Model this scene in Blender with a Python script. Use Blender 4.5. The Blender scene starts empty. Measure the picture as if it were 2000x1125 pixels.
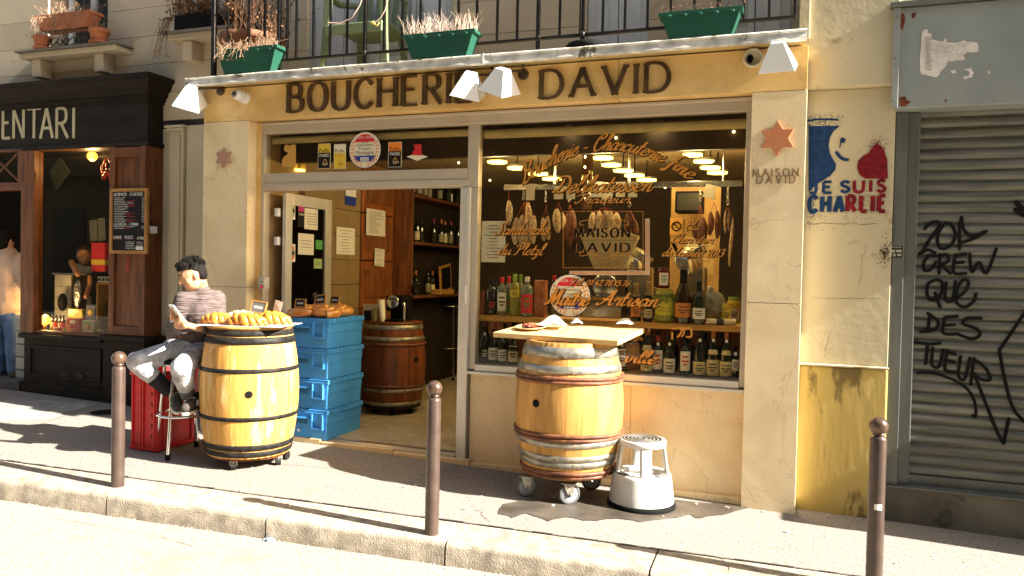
import bpy, bmesh, math, random
from mathutils import Vector, Matrix, Euler
random.seed(7)
S = bpy.context.scene
COL = S.collection
R = math.radians
# ---------------------------------------------------------------- camera
F = 1485.0
YAW, PITCH, ROLL = R(19.376), R(1.270), R(-1.212)
CAM = Vector((0, -5.43, 1.5))
fw = Vector((-math.sin(YAW)*math.cos(PITCH), math.cos(YAW)*math.cos(PITCH), -math.sin(PITCH)))
_r = fw.cross(Vector((0, 0, 1))).normalized()
_u = _r.cross(fw)
rt = _r*math.cos(ROLL) - _u*math.sin(ROLL)
up = _u*math.cos(ROLL) + _r*math.sin(ROLL)
cd = bpy.data.cameras.new('camera')
cam = bpy.data.objects.new('camera', cd)
COL.objects.link(cam)
cam.matrix_world = Matrix(((rt.x, up.x, -fw.x, CAM.x), (rt.y, up.y, -fw.y, CAM.y), (rt.z, up.z, -fw.z, CAM.z), (0, 0, 0, 1)))
cd.sensor_width = 36
cd.lens = F*36/2000
cd.clip_end = 500
cd.clip_start = 0.05
S.camera = cam
# ---------------------------------------------------------------- light
EL = 32.6
SUN = Vector((math.cos(R(EL)), -0.022*math.cos(R(EL)), math.sin(R(EL)))).normalized()
wd = bpy.data.worlds.new('World'); S.world = wd; wd.use_nodes = True
nt = wd.node_tree; bg = nt.nodes['Background']
sk = nt.nodes.new('ShaderNodeTexSky'); sk.sky_type = 'NISHITA'; sk.sun_disc = False
sk.sun_elevation = R(EL); sk.sun_rotation = R(91.3)
wm_ = nt.nodes.new('ShaderNodeMixRGB'); wm_.blend_type = 'MULTIPLY'; wm_.inputs[0].default_value = 1; wm_.inputs[2].default_value = (1.0, .90, .75, 1)  # the camera's warm white balance
nt.links.new(sk.outputs[0], wm_.inputs[1]); nt.links.new(wm_.outputs[0], bg.inputs[0]); bg.inputs[1].default_value = 0.08
sl = bpy.data.lights.new('sun', 'SUN'); sl.energy = 5.0; sl.angle = R(0.55); sl.color = (1, .945, .84)
so = bpy.data.objects.new('sun', sl); COL.objects.link(so)
so.rotation_euler = SUN.to_track_quat('Z', 'Y').to_euler(); so.location = (6, -8, 9)
S.view_settings.view_transform = 'Standard'; S.view_settings.look = 'None'
S.view_settings.exposure = 2.45; S.view_settings.gamma = 1

# ---------------------------------------------------------------- measuring helpers (world points on real planes)
SL = -0.027
def gz(x): return SL*(x+2.27)
def ray(px, py): return rt*((px-1000)/F) - up*((py-562.5)/F) + fw
def W(px, py, Y=0.0):
    d = ray(px, py); return CAM + d*((Y-CAM.y)/d.y)
def WX(px, py, X):
    d = ray(px, py); return CAM + d*((X-CAM.x)/d.x)
def WZ(px, py, Z):
    d = ray(px, py); return CAM + d*((Z-CAM.z)/d.z)
def G(px, py, off=0.0):
    d = ray(px, py); t = (SL*2.27+off-CAM.z)/(d.z-SL*d.x); return CAM + d*t
V = Vector

# ---------------------------------------------------------------- materials
MATS = {}
def srgb(h):
    h = h.lstrip('#'); o = []
    for i in (0, 2, 4):
        c = int(h[i:i+2], 16)/255; o.append(c/12.92 if c <= .04045 else ((c+.055)/1.055)**2.4)
    return tuple(o)
def M(name, col, rough=.6, metal=0, var=.12, sc=6, bump=.15, bsc=60, stretch=None, rnd=.08, col2=None, amt=.5, emit=0, spots=None, trans=0, coat=0, sat=None, bdist=.004):
    """plain procedural: base colour with noise variation, optional second colour patches, fine bump"""
    if name in MATS: return MATS[name]
    if isinstance(col, str): col = srgb(col)
    if isinstance(col2, str): col2 = srgb(col2)
    m = bpy.data.materials.new(name); m.use_nodes = True; MATS[name] = m
    t = m.node_tree; N = t.nodes; L = t.links; b = N['Principled BSDF']
    tc = N.new('ShaderNodeTexCoord'); mp = N.new('ShaderNodeMapping')
    oi = N.new('ShaderNodeObjectInfo')
    ad = N.new('ShaderNodeVectorMath'); ad.operation = 'ADD'
    ml = N.new('ShaderNodeMath'); ml.operation = 'MULTIPLY'; ml.inputs[1].default_value = 37.0
    L.new(oi.outputs['Random'], ml.inputs[0]); L.new(ml.outputs[0], ad.inputs[1]); L.new(tc.outputs['Object'], ad.inputs[0])
    L.new(ad.outputs[0], mp.inputs[0])
    if stretch: mp.inputs['Scale'].default_value = stretch
    n1 = N.new('ShaderNodeTexNoise'); n1.inputs['Scale'].default_value = sc; n1.inputs['Detail'].default_value = 6
    L.new(mp.outputs[0], n1.inputs['Vector'])
    cr = N.new('ShaderNodeValToRGB')
    a = [max(0, c*(1-var*1.6)) for c in col]; c2 = col2 if col2 else [min(1, c*(1+var)) for c in col]
    cr.color_ramp.elements[0].color = (*(a if not col2 else col), 1); cr.color_ramp.elements[0].position = .5-.5*amt*.5 if not col2 else .5-.25*amt
    cr.color_ramp.elements[1].color = (*c2, 1); cr.color_ramp.elements[1].position = .5+.25*amt if col2 else .72
    if not col2: cr.color_ramp.elements[0].position = .3
    L.new(n1.outputs[0], cr.inputs[0])
    last = cr.outputs[0]
    if spots:   # (colour, scale, threshold)
        n3 = N.new('ShaderNodeTexNoise'); n3.inputs['Scale'].default_value = spots[1]; n3.inputs['Detail'].default_value = 8; n3.inputs['Roughness'].default_value = .65
        L.new(mp.outputs[0], n3.inputs['Vector'])
        r3 = N.new('ShaderNodeValToRGB'); r3.color_ramp.elements[0].position = spots[2]; r3.color_ramp.elements[1].position = min(1, spots[2]+.05)
        r3.color_ramp.elements[0].color = (0, 0, 0, 1); r3.color_ramp.elements[1].color = (1, 1, 1, 1)
        L.new(n3.outputs[0], r3.inputs[0])
        mx = N.new('ShaderNodeMixRGB'); L.new(r3.outputs[0], mx.inputs[0]); L.new(last, mx.inputs[1])
        sc_ = srgb(spots[0]) if isinstance(spots[0], str) else spots[0]
        mx.inputs[2].default_value = (*sc_, 1); last = mx.outputs[0]
    if rnd:
        hs = N.new('ShaderNodeHueSaturation'); mr = N.new('ShaderNodeMapRange')
        L.new(oi.outputs['Random'], mr.inputs[0]); mr.inputs[3].default_value = 1-rnd; mr.inputs[4].default_value = 1+rnd
        L.new(mr.outputs[0], hs.inputs['Value']); L.new(last, hs.inputs['Color']); last = hs.outputs[0]
    L.new(last, b.inputs['Base Color'])
    b.inputs['Roughness'].default_value = rough; b.inputs['Metallic'].default_value = metal
    lum = sum(col)/3
    if not metal and not coat and not trans: b.inputs['Specular IOR Level'].default_value = .12 if lum < .035 else .32
    if trans: b.inputs['Transmission Weight'].default_value = trans
    if coat: b.inputs['Coat Weight'].default_value = coat
    if emit:
        L.new(last, b.inputs['Emission Color']); b.inputs['Emission Strength'].default_value = emit
    if bump:
        n2 = N.new('ShaderNodeTexNoise'); n2.inputs['Scale'].default_value = bsc; n2.inputs['Detail'].default_value = 4
        L.new(mp.outputs[0], n2.inputs['Vector'])
        bp = N.new('ShaderNodeBump'); bp.inputs['Strength'].default_value = bump; bp.inputs['Distance'].default_value = bdist
        L.new(n2.outputs[0], bp.inputs['Height']); L.new(bp.outputs[0], b.inputs['Normal'])
    return m

def marble(name, c1, c2, vein, vs=1.6, rough=.38, stain=None):
    m = bpy.data.materials.new(name); m.use_nodes = True; MATS[name] = m
    t = m.node_tree; N = t.nodes; L = t.links; b = N['Principled BSDF']
    g = N.new('ShaderNodeNewGeometry')
    n0 = N.new('ShaderNodeTexNoise'); n0.inputs['Scale'].default_value = 2.2; n0.inputs['Detail'].default_value = 9; n0.inputs['Roughness'].default_value = .6; n0.inputs['Distortion'].default_value = .8
    L.new(g.outputs['Position'], n0.inputs['Vector'])
    cr = N.new('ShaderNodeValToRGB'); cr.color_ramp.elements[0].position = .32; cr.color_ramp.elements[1].position = .68
    cr.color_ramp.elements[0].color = (*c1, 1); cr.color_ramp.elements[1].color = (*c2, 1); L.new(n0.outputs[0], cr.inputs[0])
    n1 = N.new('ShaderNodeTexNoise'); n1.inputs['Scale'].default_value = vs; n1.inputs['Detail'].default_value = 10; n1.inputs['Roughness'].default_value = .55; n1.inputs['Distortion'].default_value = .5
    L.new(g.outputs['Position'], n1.inputs['Vector'])
    s = N.new('ShaderNodeMath'); s.operation = 'SUBTRACT'; s.inputs[1].default_value = .5; L.new(n1.outputs[0], s.inputs[0])
    a = N.new('ShaderNodeMath'); a.operation = 'ABSOLUTE'; L.new(s.outputs[0], a.inputs[0])
    r = N.new('ShaderNodeMapRange'); r.inputs[1].default_value = 0; r.inputs[2].default_value = .006; r.inputs[3].default_value = .55; r.inputs[4].default_value = 0; L.new(a.outputs[0], r.inputs[0])
    n5 = N.new('ShaderNodeTexNoise'); n5.inputs['Scale'].default_value = 3; L.new(g.outputs['Position'], n5.inputs['Vector'])
    mm = N.new('ShaderNodeMath'); mm.operation = 'MULTIPLY'; L.new(r.outputs[0], mm.inputs[0]); L.new(n5.outputs[0], mm.inputs[1])
    mx = N.new('ShaderNodeMixRGB'); L.new(mm.outputs[0], mx.inputs[0]); L.new(cr.outputs[0], mx.inputs[1]); mx.inputs[2].default_value = (*vein, 1)
    n6 = N.new('ShaderNodeTexNoise'); n6.inputs['Scale'].default_value = 90; n6.inputs['Detail'].default_value = 3; L.new(g.outputs['Position'], n6.inputs['Vector'])
    r6 = N.new('ShaderNodeMapRange'); r6.inputs[3].default_value = .86; r6.inputs[4].default_value = 1.12; L.new(n6.outputs[0], r6.inputs[0])
    m6 = N.new('ShaderNodeMixRGB'); m6.blend_type = 'MULTIPLY'; m6.inputs[0].default_value = 1; L.new(mx.outputs[0], m6.inputs[1]); L.new(r6.outputs[0], m6.inputs[2])
    L.new(m6.outputs[0], b.inputs['Base Color']); b.inputs['Roughness'].default_value = rough
    bp = N.new('ShaderNodeBump'); bp.inputs['Strength'].default_value = .12; bp.inputs['Distance'].default_value = .003; L.new(n1.outputs[0], bp.inputs['Height']); L.new(bp.outputs[0], b.inputs['Normal'])
    return m

def glassmat(name, tint=(.9, .92, .9), base=.05, gl=(.95, .95, .95), rough=.0):
    m = bpy.data.materials.new(name); m.use_nodes = True; MATS[name] = m
    t = m.node_tree; N = t.nodes; L = t.links; N.remove(N['Principled BSDF'])
    tr = N.new('ShaderNodeBsdfTransparent'); tr.inputs[0].default_value = (*tint, 1)
    g = N.new('ShaderNodeBsdfGlossy'); g.inputs[0].default_value = (*gl, 1); g.inputs['Roughness'].default_value = rough
    lw = N.new('ShaderNodeLayerWeight'); lw.inputs[0].default_value = .5
    p = N.new('ShaderNodeMath'); p.operation = 'POWER'; p.inputs[1].default_value = 4.5; L.new(lw.outputs['Facing'], p.inputs[0])
    r = N.new('ShaderNodeMapRange'); r.inputs[3].default_value = base; r.inputs[4].default_value = .9; L.new(p.outputs[0], r.inputs[0])
    mx = N.new('ShaderNodeMixShader'); L.new(r.outputs[0], mx.inputs[0]); L.new(tr.outputs[0], mx.inputs[1]); L.new(g.outputs[0], mx.inputs[2])
    L.new(mx.outputs[0], N['Material Output'].inputs[0])
    return m

# ---------------------------------------------------------------- mesh builder
class MB:
    def __init__(s): s.v = []; s.f = []; s.sm = []
    def add(s, vs, fs, smooth=False):
        o = len(s.v); s.v += [tuple(v) for v in vs]; s.f += [tuple(i+o for i in f) for f in fs]; s.sm += [smooth]*len(fs); return s
    def box(s, a, b, rot=None, piv=None, taper=None):
        x0, y0, z0 = a; x1, y1, z1 = b
        vs = [V((x0, y0, z0)), V((x1, y0, z0)), V((x1, y1, z0)), V((x0, y1, z0)), V((x0, y0, z1)), V((x1, y0, z1)), V((x1, y1, z1)), V((x0, y1, z1))]
        if taper:
            cx, cy = (x0+x1)/2, (y0+y1)/2
            for i in range(4): vs[i].x = cx+(vs[i].x-cx)*taper; vs[i].y = cy+(vs[i].y-cy)*taper
        if rot:
            Q = rot.to_matrix() if not isinstance(rot, Matrix) else rot
            pv = V(piv) if piv is not None else V(((x0+x1)/2, (y0+y1)/2, (z0+z1)/2))
            vs = [Q @ (v-pv)+pv for v in vs]
        return s.add(vs, [(0, 3, 2, 1), (4, 5, 6, 7), (0, 1, 5, 4), (1, 2, 6, 5), (2, 3, 7, 6), (3, 0, 4, 7)])
    def tube(s, pts, rad, n=10, caps=True, smooth=True):
        pts = [V(p) for p in pts]; k = len(pts)
        if not isinstance(rad, (list, tuple)): rad = [rad]*k
        vs = []; prev = None
        for i, p in enumerate(pts):
            d = (pts[min(i+1, k-1)]-pts[max(i-1, 0)]).normalized()
            if prev is None:
                a = d.orthogonal().normalized()
            else:
                a = (prev - d*prev.dot(d)).normalized()
            prev = a; b = d.cross(a)
            for j in range(n):
                t = 2*math.pi*j/n; vs.append(p+(a*math.cos(t)+b*math.sin(t))*rad[i])
        fs = []
        for i in range(k-1):
            for j in range(n):
                fs.append((i*n+j, i*n+(j+1) % n, (i+1)*n+(j+1) % n, (i+1)*n+j))
        s.add(vs, fs, smooth)
        if caps:
            s.add([vs[j] for j in range(n)], [tuple(range(n-1, -1, -1))]); s.add([vs[(k-1)*n+j] for j in range(n)], [tuple(range(n))])
        return s
    def lathe(s, prof, c=(0, 0, 0), n=24, smooth=True, mat=None, sq=None):
        vs = []; c = V(c)
        for r, z in prof:
            for j in range(n):
                t = 2*math.pi*j/n; p = V((r*math.cos(t), r*math.sin(t), z))
                if mat: p = mat @ p
                vs.append(c+p)
        fs = []
        for i in range(len(prof)-1):
            for j in range(n):
                fs.append((i*n+j, i*n+(j+1) % n, (i+1)*n+(j+1) % n, (i+1)*n+j))
        s.add(vs, fs, smooth)
        if prof[0][0] > 1e-5: s.add(vs[:n], [tuple(range(n-1, -1, -1))])
        if prof[-1][0] > 1e-5: s.add(vs[-n:], [tuple(range(n))])
        return s
    def ell(s, c, r, n=14, m=9, rot=None):
        if not isinstance(r, (tuple, list)): r = (r, r, r)
        c = V(c); vs = []
        Q = rot.to_matrix() if rot else Matrix.Identity(3)
        for i in range(1, m):
            ph = math.pi*i/m
            for j in range(n):
                t = 2*math.pi*j/n
                vs.append(c+Q @ V((r[0]*math.sin(ph)*math.cos(t), r[1]*math.sin(ph)*math.sin(t), r[2]*math.cos(ph))))
        vs.append(c+Q @ V((0, 0, r[2]))); vs.append(c+Q @ V((0, 0, -r[2])))
        fs = []
        for i in range(m-2):
            for j in range(n): fs.append((i*n+j, (i+1)*n+j, (i+1)*n+(j+1) % n, i*n+(j+1) % n))
        T = (m-1)*n
        for j in range(n): fs.append((T, j, (j+1) % n)); fs.append((T+1, (m-2)*n+(j+1) % n, (m-2)*n+j))
        return s.add(vs, fs, True)
    def poly(s, pts, th, nrm=V((0, 1, 0))):
        """flat polygon outline extruded along nrm by th"""
        n = len(pts); pts = [V(p) for p in pts]; e = V(nrm)*th
        s.add(pts+[p+e for p in pts], [tuple(range(n)), tuple(range(2*n-1, n-1, -1))]+[(i, i+n, (i+1) % n+n, (i+1) % n) for i in range(n)])
        return s
    def mesh(s, name, org=(0, 0, 0)):
        me = bpy.data.meshes.new(name); o = V(org)
        me.from_pydata([(v[0]-o.x, v[1]-o.y, v[2]-o.z) for v in s.v], [], s.f)
        me.polygons.foreach_set('use_smooth', s.sm); me.update()
        bm = bmesh.new(); bm.from_mesh(me); bmesh.ops.recalc_face_normals(bm, faces=bm.faces); bm.to_mesh(me); bm.free()
        return me
    def build(s, name, mat, parent=None, bevel=0, seg=2, org=None):
        if not s.v: return None
        if parent is not None: o0 = worg(parent)
        elif org is not None: o0 = V(org)
        else: o0 = V((0, 0, 0))
        me = s.mesh(name, o0); o = bpy.data.objects.new(name, me); COL.objects.link(o)
        me.materials.append(mat)
        if parent is not None: o.parent = parent
        elif org is not None: o.location = o0
        if bevel:
            b = o.modifiers.new('bevel', 'BEVEL'); b.width = bevel; b.segments = seg; b.limit_method = 'ANGLE'; b.angle_limit = R(35)
        return o
def worg(o):
    p = V(o.location); q = o.parent
    while q is not None: p = p+V(q.location); q = q.parent
    return p
def tag(o, label=None, cat=None, group=None, kind=None):
    if label: o['label'] = label
    if cat: o['category'] = cat
    if group: o['group'] = group
    if kind: o['kind'] = kind
    return o
def empty(name, loc, label=None, cat=None, group=None, kind=None, parent=None):
    o = bpy.data.objects.new(name, None); COL.objects.link(o); o.location = loc; o.empty_display_size = .1
    if parent: o.parent = parent
    return tag(o, label, cat, group, kind)
def link(name, me, parent=None, loc=(0, 0, 0), rot=(0, 0, 0), sc=(1, 1, 1)):
    o = bpy.data.objects.new(name, me); COL.objects.link(o); o.location = loc; o.rotation_euler = rot; o.scale = sc
    if parent: o.parent = parent
    return o
def copy_tree(o, parent=None):
    c = o.copy(); COL.objects.link(c)
    if parent is not None: c.parent = parent
    for ch in [x for x in list(COL.objects) if x.parent == o]: copy_tree(ch, c)
    return c
def bx(name, a, b, mat, parent=None, bevel=0, **k):
    a2 = [min(p, q) for p, q in zip(a, b)]; b2 = [max(p, q) for p, q in zip(a, b)]
    return MB().box(a2, b2, **k).build(name, mat, parent, bevel)

# organic bodies: capsules and ellipsoids fused into one surface
def blob(name, items, mat, parent=None, voxel=.01, smooth=4):
    mb = MB()
    for it in items:
        if it[0] == 'c':
            _, p0, p1, r0, r1 = it; p0 = V(p0); p1 = V(p1)
            k = 5; pts = [p0.lerp(p1, i/k) for i in range(k+1)]
            mb.tube(pts, [r0+(r1-r0)*i/k for i in range(k+1)], n=12)
            mb.ell(p0, r0, 12, 8); mb.ell(p1, r1, 12, 8)
        else:
            mb.ell(it[1], it[2], 14, 10, rot=it[3] if len(it) > 3 else None)
    o = mb.build(name, mat, parent)
    r = o.modifiers.new('r', 'REMESH'); r.mode = 'VOXEL'; r.voxel_size = voxel; r.use_smooth_shade = True
    if smooth: q = o.modifiers.new('s', 'SMOOTH'); q.factor = .5; q.iterations = smooth
    dg = bpy.context.evaluated_depsgraph_get()
    me = bpy.data.meshes.new_from_object(o.evaluated_get(dg))
    o.modifiers.clear(); o.data = me; me.name = name
    return o

# ---------------------------------------------------------------- lettering: strokes drawn by a pen
CAPS = {
 'A': (.74, "0,0 .37,1|.37,1 .74,0|.14,.34 .6,.34"), 'B': (.62, "0,0 0,1|~0,1 .3,1 .5,.93 .54,.76 .48,.6 .28,.53 0,.53|~.1,.53 .36,.52 .56,.44 .62,.27 .55,.08 .34,0 0,0"),
 'C': (.68, "~.68,.82 .55,.96 .38,1.01 .18,.94 .04,.75 0,.5 .04,.25 .18,.06 .38,-.01 .56,.05 .68,.2"), 'D': (.7, "0,0 0,1|~0,1 .3,1 .52,.92 .66,.72 .7,.5 .66,.28 .52,.08 .3,0 0,0"),
 'E': (.56, "0,0 0,1|0,1 .54,1|0,.53 .44,.53|0,0 .56,0"), 'F': (.54, "0,0 0,1|0,1 .54,1|0,.53 .42,.53"),
 'G': (.7, "~.68,.82 .55,.96 .38,1.01 .18,.94 .04,.75 0,.5 .04,.25 .18,.06 .38,-.01 .56,.04 .68,.15|.68,.15 .68,.45|.68,.45 .42,.45"),
 'H': (.68, "0,0 0,1|.68,0 .68,1|0,.52 .68,.52"), 'I': (.0, "0,0 0,1"), 'J': (.4, "~.4,1 .4,.3 .34,.06 .18,-.01 0,.08"), 'K': (.62, "0,0 0,1|.58,1 0,.42|.2,.6 .62,0"),
 'L': (.5, "0,0 0,1|0,0 .5,0"), 'M': (.86, "0,0 .1,1|.1,1 .43,.15|.43,.15 .76,1|.76,1 .86,0"), 'N': (.7, "0,0 0,1|0,1 .7,0|.7,0 .7,1"),
 'O': (.76, "~.38,1.01 .17,.94 .04,.75 0,.5 .04,.25 .17,.06 .38,-.01 .59,.06 .72,.25 .76,.5 .72,.75 .59,.94 .38,1.01"), 'P': (.58, "0,0 0,1|~0,1 .3,1 .5,.93 .58,.73 .5,.54 .3,.47 0,.47"),
 'Q': (.76, "~.38,1.01 .17,.94 .04,.75 0,.5 .04,.25 .17,.06 .38,-.01 .59,.06 .72,.25 .76,.5 .72,.75 .59,.94 .38,1.01|.42,.25 .8,-.1"),
 'R': (.64, "0,0 0,1|~0,1 .3,1 .5,.93 .56,.75 .5,.57 .3,.5 0,.5|.26,.5 .66,0"), 'S': (.5, "~.48,.83 .38,.97 .22,1.01 .06,.92 .02,.75 .12,.6 .38,.44 .5,.27 .44,.08 .26,-.01 .08,.05 0,.2"),
 'T': (.62, ".31,0 .31,1|0,1 .62,1"), 'U': (.66, "~0,1 0,.35 .06,.1 .2,0 .33,-.02 .46,0 .6,.1 .66,.35 .66,1"), 'V': (.72, "0,1 .36,0|.36,0 .72,1"),
 'W': (1.0, "0,1 .25,0|.25,0 .5,.85|.5,.85 .75,0|.75,0 1,1"), 'X': (.66, "0,1 .66,0|0,0 .66,1"), 'Y': (.66, "0,1 .33,.5|.66,1 .33,.5|.33,.5 .33,0"), 'Z': (.6, "0,1 .6,1|.6,1 0,0|0,0 .6,0"),
 '-': (.35, "0,.45 .35,.45"), '.': (.04, "0,0 .04,.04"), "'": (.05, ".05,1 0,.8"), ' ': (.3, ""), '2': (.5, "~0,.78 .08,.95 .25,1 .45,.9 .46,.7 .3,.4 0,0|0,0 .52,0"),
}
SCRIPT = {  # x-height .45, ascender 1
 'a': (.42, "~.36,.4 .24,.46 .08,.36 .02,.16 .1,.0 .22,.05 .34,.22|~.38,.45 .33,.15 .38,.0 .5,.12"), 'b': (.38, "~0,.2 .18,.6 .24,.95 .14,1 .08,.6 .06,.1 .18,-.02 .32,.12 .32,.34 .24,.44 .42,.36"),
 'c': (.34, "~.32,.36 .24,.46 .08,.34 .02,.14 .12,.0 .26,.03 .42,.2"), 'd': (.44, "~.36,.4 .22,.46 .08,.34 .02,.14 .12,0 .26,.08 .36,.3|~.42,1 .36,.5 .33,.15 .38,0 .5,.12"),
 'e': (.34, "~.04,.2 .2,.24 .32,.36 .24,.46 .1,.36 .03,.16 .12,0 .26,.03 .42,.2"), 'f': (.3, "~.4,.92 .32,1 .24,.85 .18,.4 .1,-.25 0,-.35 -.06,-.25|.04,.42 .34,.44"),
 'h': (.42, "~0,.2 .18,.65 .24,.95 .15,1 .08,.6 .04,0|~.05,.15 .18,.4 .3,.44 .32,.25 .28,.04 .36,0 .48,.12"), 'i': (.2, "~0,.2 .14,.45 .1,.12 .16,0 .28,.12|.2,.62 .21,.66"),
 'k': (.4, "~0,.2 .18,.65 .24,.95 .15,1 .08,.6 .04,0|~.06,.2 .2,.36 .34,.44 .3,.28 .14,.24|~.14,.24 .3,.02 .46,.1"), 'l': (.22, "~0,.2 .18,.6 .24,.95 .14,1 .08,.6 .08,.1 .16,0 .28,.12"),
 'm': (.66, "~0,.3 .1,.45 .06,0|~.07,.15 .2,.42 .28,.44 .28,.2 .26,0|~.28,.15 .42,.42 .52,.44 .5,.1 .56,0 .68,.12"), 'n': (.44, "~0,.3 .1,.45 .06,0|~.07,.15 .2,.4 .32,.44 .3,.2 .3,.03 .38,0 .5,.12"),
 'o': (.36, "~.2,.46 .06,.34 .02,.14 .12,0 .26,.06 .32,.26 .24,.44 .2,.46|~.26,.4 .34,.34 .44,.38"), 'r': (.3, "~0,.25 .1,.48 .14,.38 .28,.42 .22,.1 .26,0 .38,.12"),
 's': (.3, "~0,.12 .12,.3 .18,.47 .24,.3 .26,.1 .14,-.01 .02,.05|~.24,.05 .38,.14"), 't': (.26, "~.2,.85 .12,.4 .08,.1 .14,0 .3,.12|.02,.5 .3,.52"),
 'u': (.44, "~0,.25 .1,.45 .06,.15 .12,0 .24,.06 .34,.3|~.38,.45 .34,.12 .4,0 .52,.12"), 'v': (.4, "~0,.35 .1,.45 .12,.1 .18,0 .3,.15 .34,.44 .44,.4"), 'w': (.6, "~0,.35 .1,.45 .08,.1 .16,0 .28,.2 .3,.44|~.3,.44 .28,.1 .36,0 .48,.15 .52,.44 .62,.4"),
 'z': (.34, "~0,.38 .1,.45 .26,.4 .1,.08 .02,.0|~.02,0 .2,.02 .2,-.2 .08,-.36 0,-.25|~.15,0 .3,.05 .4,.15"), 'é': (.34, "~.04,.2 .2,.24 .32,.36 .24,.46 .1,.36 .03,.16 .12,0 .26,.03 .42,.2|.2,.6 .3,.74"), 'î': (.2, "~0,.2 .14,.45 .1,.12 .16,0 .28,.12|.08,.58 .18,.7|.18,.7 .28,.58"),
 'y': (.4, "~0,.35 .1,.45 .08,.15 .16,.02 .3,.2 .36,.45|~.36,.45 .28,0 .14,-.3 .02,-.26"), 'g': (.4, "~.34,.4 .22,.46 .08,.34 .04,.14 .14,.02 .3,.2 .36,.45|~.36,.45 .28,-.1 .14,-.34 .02,-.26"), 'p': (.4, "~0,.3 .1,.45 .0,-.35|~.06,.2 .18,.44 .32,.4 .32,.14 .2,0 .08,.06"),
 'B': (.62, "~.16,.9 .22,.5 .12,.06 0,.02|~-.05,.7 .06,.92 .3,1.02 .52,.92 .48,.66 .24,.54|~.24,.54 .52,.46 .58,.2 .42,.0 .2,0 .06,.12"), 'C': (.6, "~.42,.72 .5,.9 .4,1.02 .18,.88 .04,.5 .06,.14 .24,-.02 .46,.1 .58,.3|~.4,.72 .3,.7 .26,.82"),
 'D': (.7, "~.3,.86 .26,.4 .14,.04 -.02,.06 .1,.14 .3,.02 .52,.1 .66,.42 .58,.82 .34,1 .08,.94 -.08,.74 .02,.62"), 'T': (.56, "~-.02,.72 .08,.94 .3,.9 .5,1 .62,.98|~.36,.9 .32,.4 .18,.02 .02,.04 .04,.18"),
 'S': (.5, "~.44,.74 .5,.92 .36,1.02 .2,.86 .26,.62 .36,.34 .24,.04 .02,.0 -.06,.16"), 'P': (.56, "~.2,.9 .22,.5 .1,.04 -.04,.04|~-.04,.68 .08,.94 .34,1.02 .54,.88 .5,.6 .3,.48 .2,.56"),
 'E': (.5, "~.44,.84 .36,1 .16,.92 .14,.68 .34,.56|~.34,.56 .08,.46 0,.2 .14,0 .36,.04 .5,.22"), 'M': (.86, "~-.06,.1 .04,0 .16,.2 .32,1|~.32,1 .34,.5 .38,.05|~.38,.05 .52,.5 .72,1|~.72,1 .68,.4 .72,.05 .86,.12"),
 'A': (.68, "~-.1,.12 .02,0 .2,.2 .58,1|~.58,1 .52,.5 .52,.1 .6,0 .72,.12|~.12,.42 .36,.34 .6,.4"),
 '0': (.4, "~.2,.8 .06,.6 .04,.2 .18,0 .34,.2 .34,.6 .2,.8"), '1': (.26, "~.06,.62 .18,.8|.18,.8 .14,0"), '2': (.4, "~.04,.6 .12,.78 .3,.76 .32,.56 .14,.2 0,0|~0,0 .16,.06 .3,-.02 .4,.08"), '3': (.38, "~.06,.7 .2,.8 .34,.68 .26,.46 .16,.42|~.16,.42 .36,.34 .3,.06 .14,0 0,.1"),
 '4': (.4, "~.26,.8 .02,.26|~.02,.26 .38,.28|.28,.5 .24,0"), '5': (.38, ".12,.8 .36,.8|.12,.8 .08,.46|~.08,.46 .28,.5 .34,.22 .2,0 0,.08"), '6': (.38, "~.34,.76 .16,.6 .04,.26 .14,0 .3,.08 .32,.32 .2,.42 .08,.28"), '7': (.38, ".04,.78 .38,.78|.38,.78 .12,0"), '8': (.38, "~.2,.42 .06,.58 .18,.8 .34,.66 .26,.46 .06,.26 .12,.02 .3,.06 .32,.28 .2,.42"),
 '.': (.12, ".04,0 .06,.03"), ':': (.12, ".04,.05 .06,.08|.06,.35 .08,.38"), '-': (.35, ".04,.28 .3,.28"), "'": (.1, ".08,1 .02,.8"), ' ': (.28, ""),
}
def catmull(P, k=5):
    o = []
    n = len(P)
    for i in range(n-1):
        p0 = P[max(i-1, 0)]; p1 = P[i]; p2 = P[i+1]; p3 = P[min(i+2, n-1)]
        for j in range(k):
            t = j/k
            o.append(tuple(.5*((2*p1[c])+(-p0[c]+p2[c])*t+(2*p0[c]-5*p1[c]+4*p2[c]-p3[c])*t*t+(-p0[c]+3*p1[c]-3*p2[c]+p3[c])*t**3) for c in (0, 1)))
    o.append(P[-1]); return o
def strokes(g):
    out = []
    for s in g.split('|'):
        if not s: continue
        sm = s[0] == '~'; P = [tuple(float(c) for c in q.split(',')) for q in s.lstrip('~').split()]
        out.append((catmull(P) if sm and len(P) > 2 else P, sm))
    return out
class Frame:
    """maps 2d lettering coordinates to a plane in the world"""
    def __init__(s, o, x, y, n): s.o = V(o); s.x = V(x).normalized(); s.y = V(y).normalized(); s.n = V(n).normalized()
    def p(s, a, b, d=0): return s.o+s.x*a+s.y*b+s.n*d
def FX(x, z, Y): return Frame((x, Y, z), (1, 0, 0), (0, 0, 1), (0, -1, 0))
KD = [0]
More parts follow.
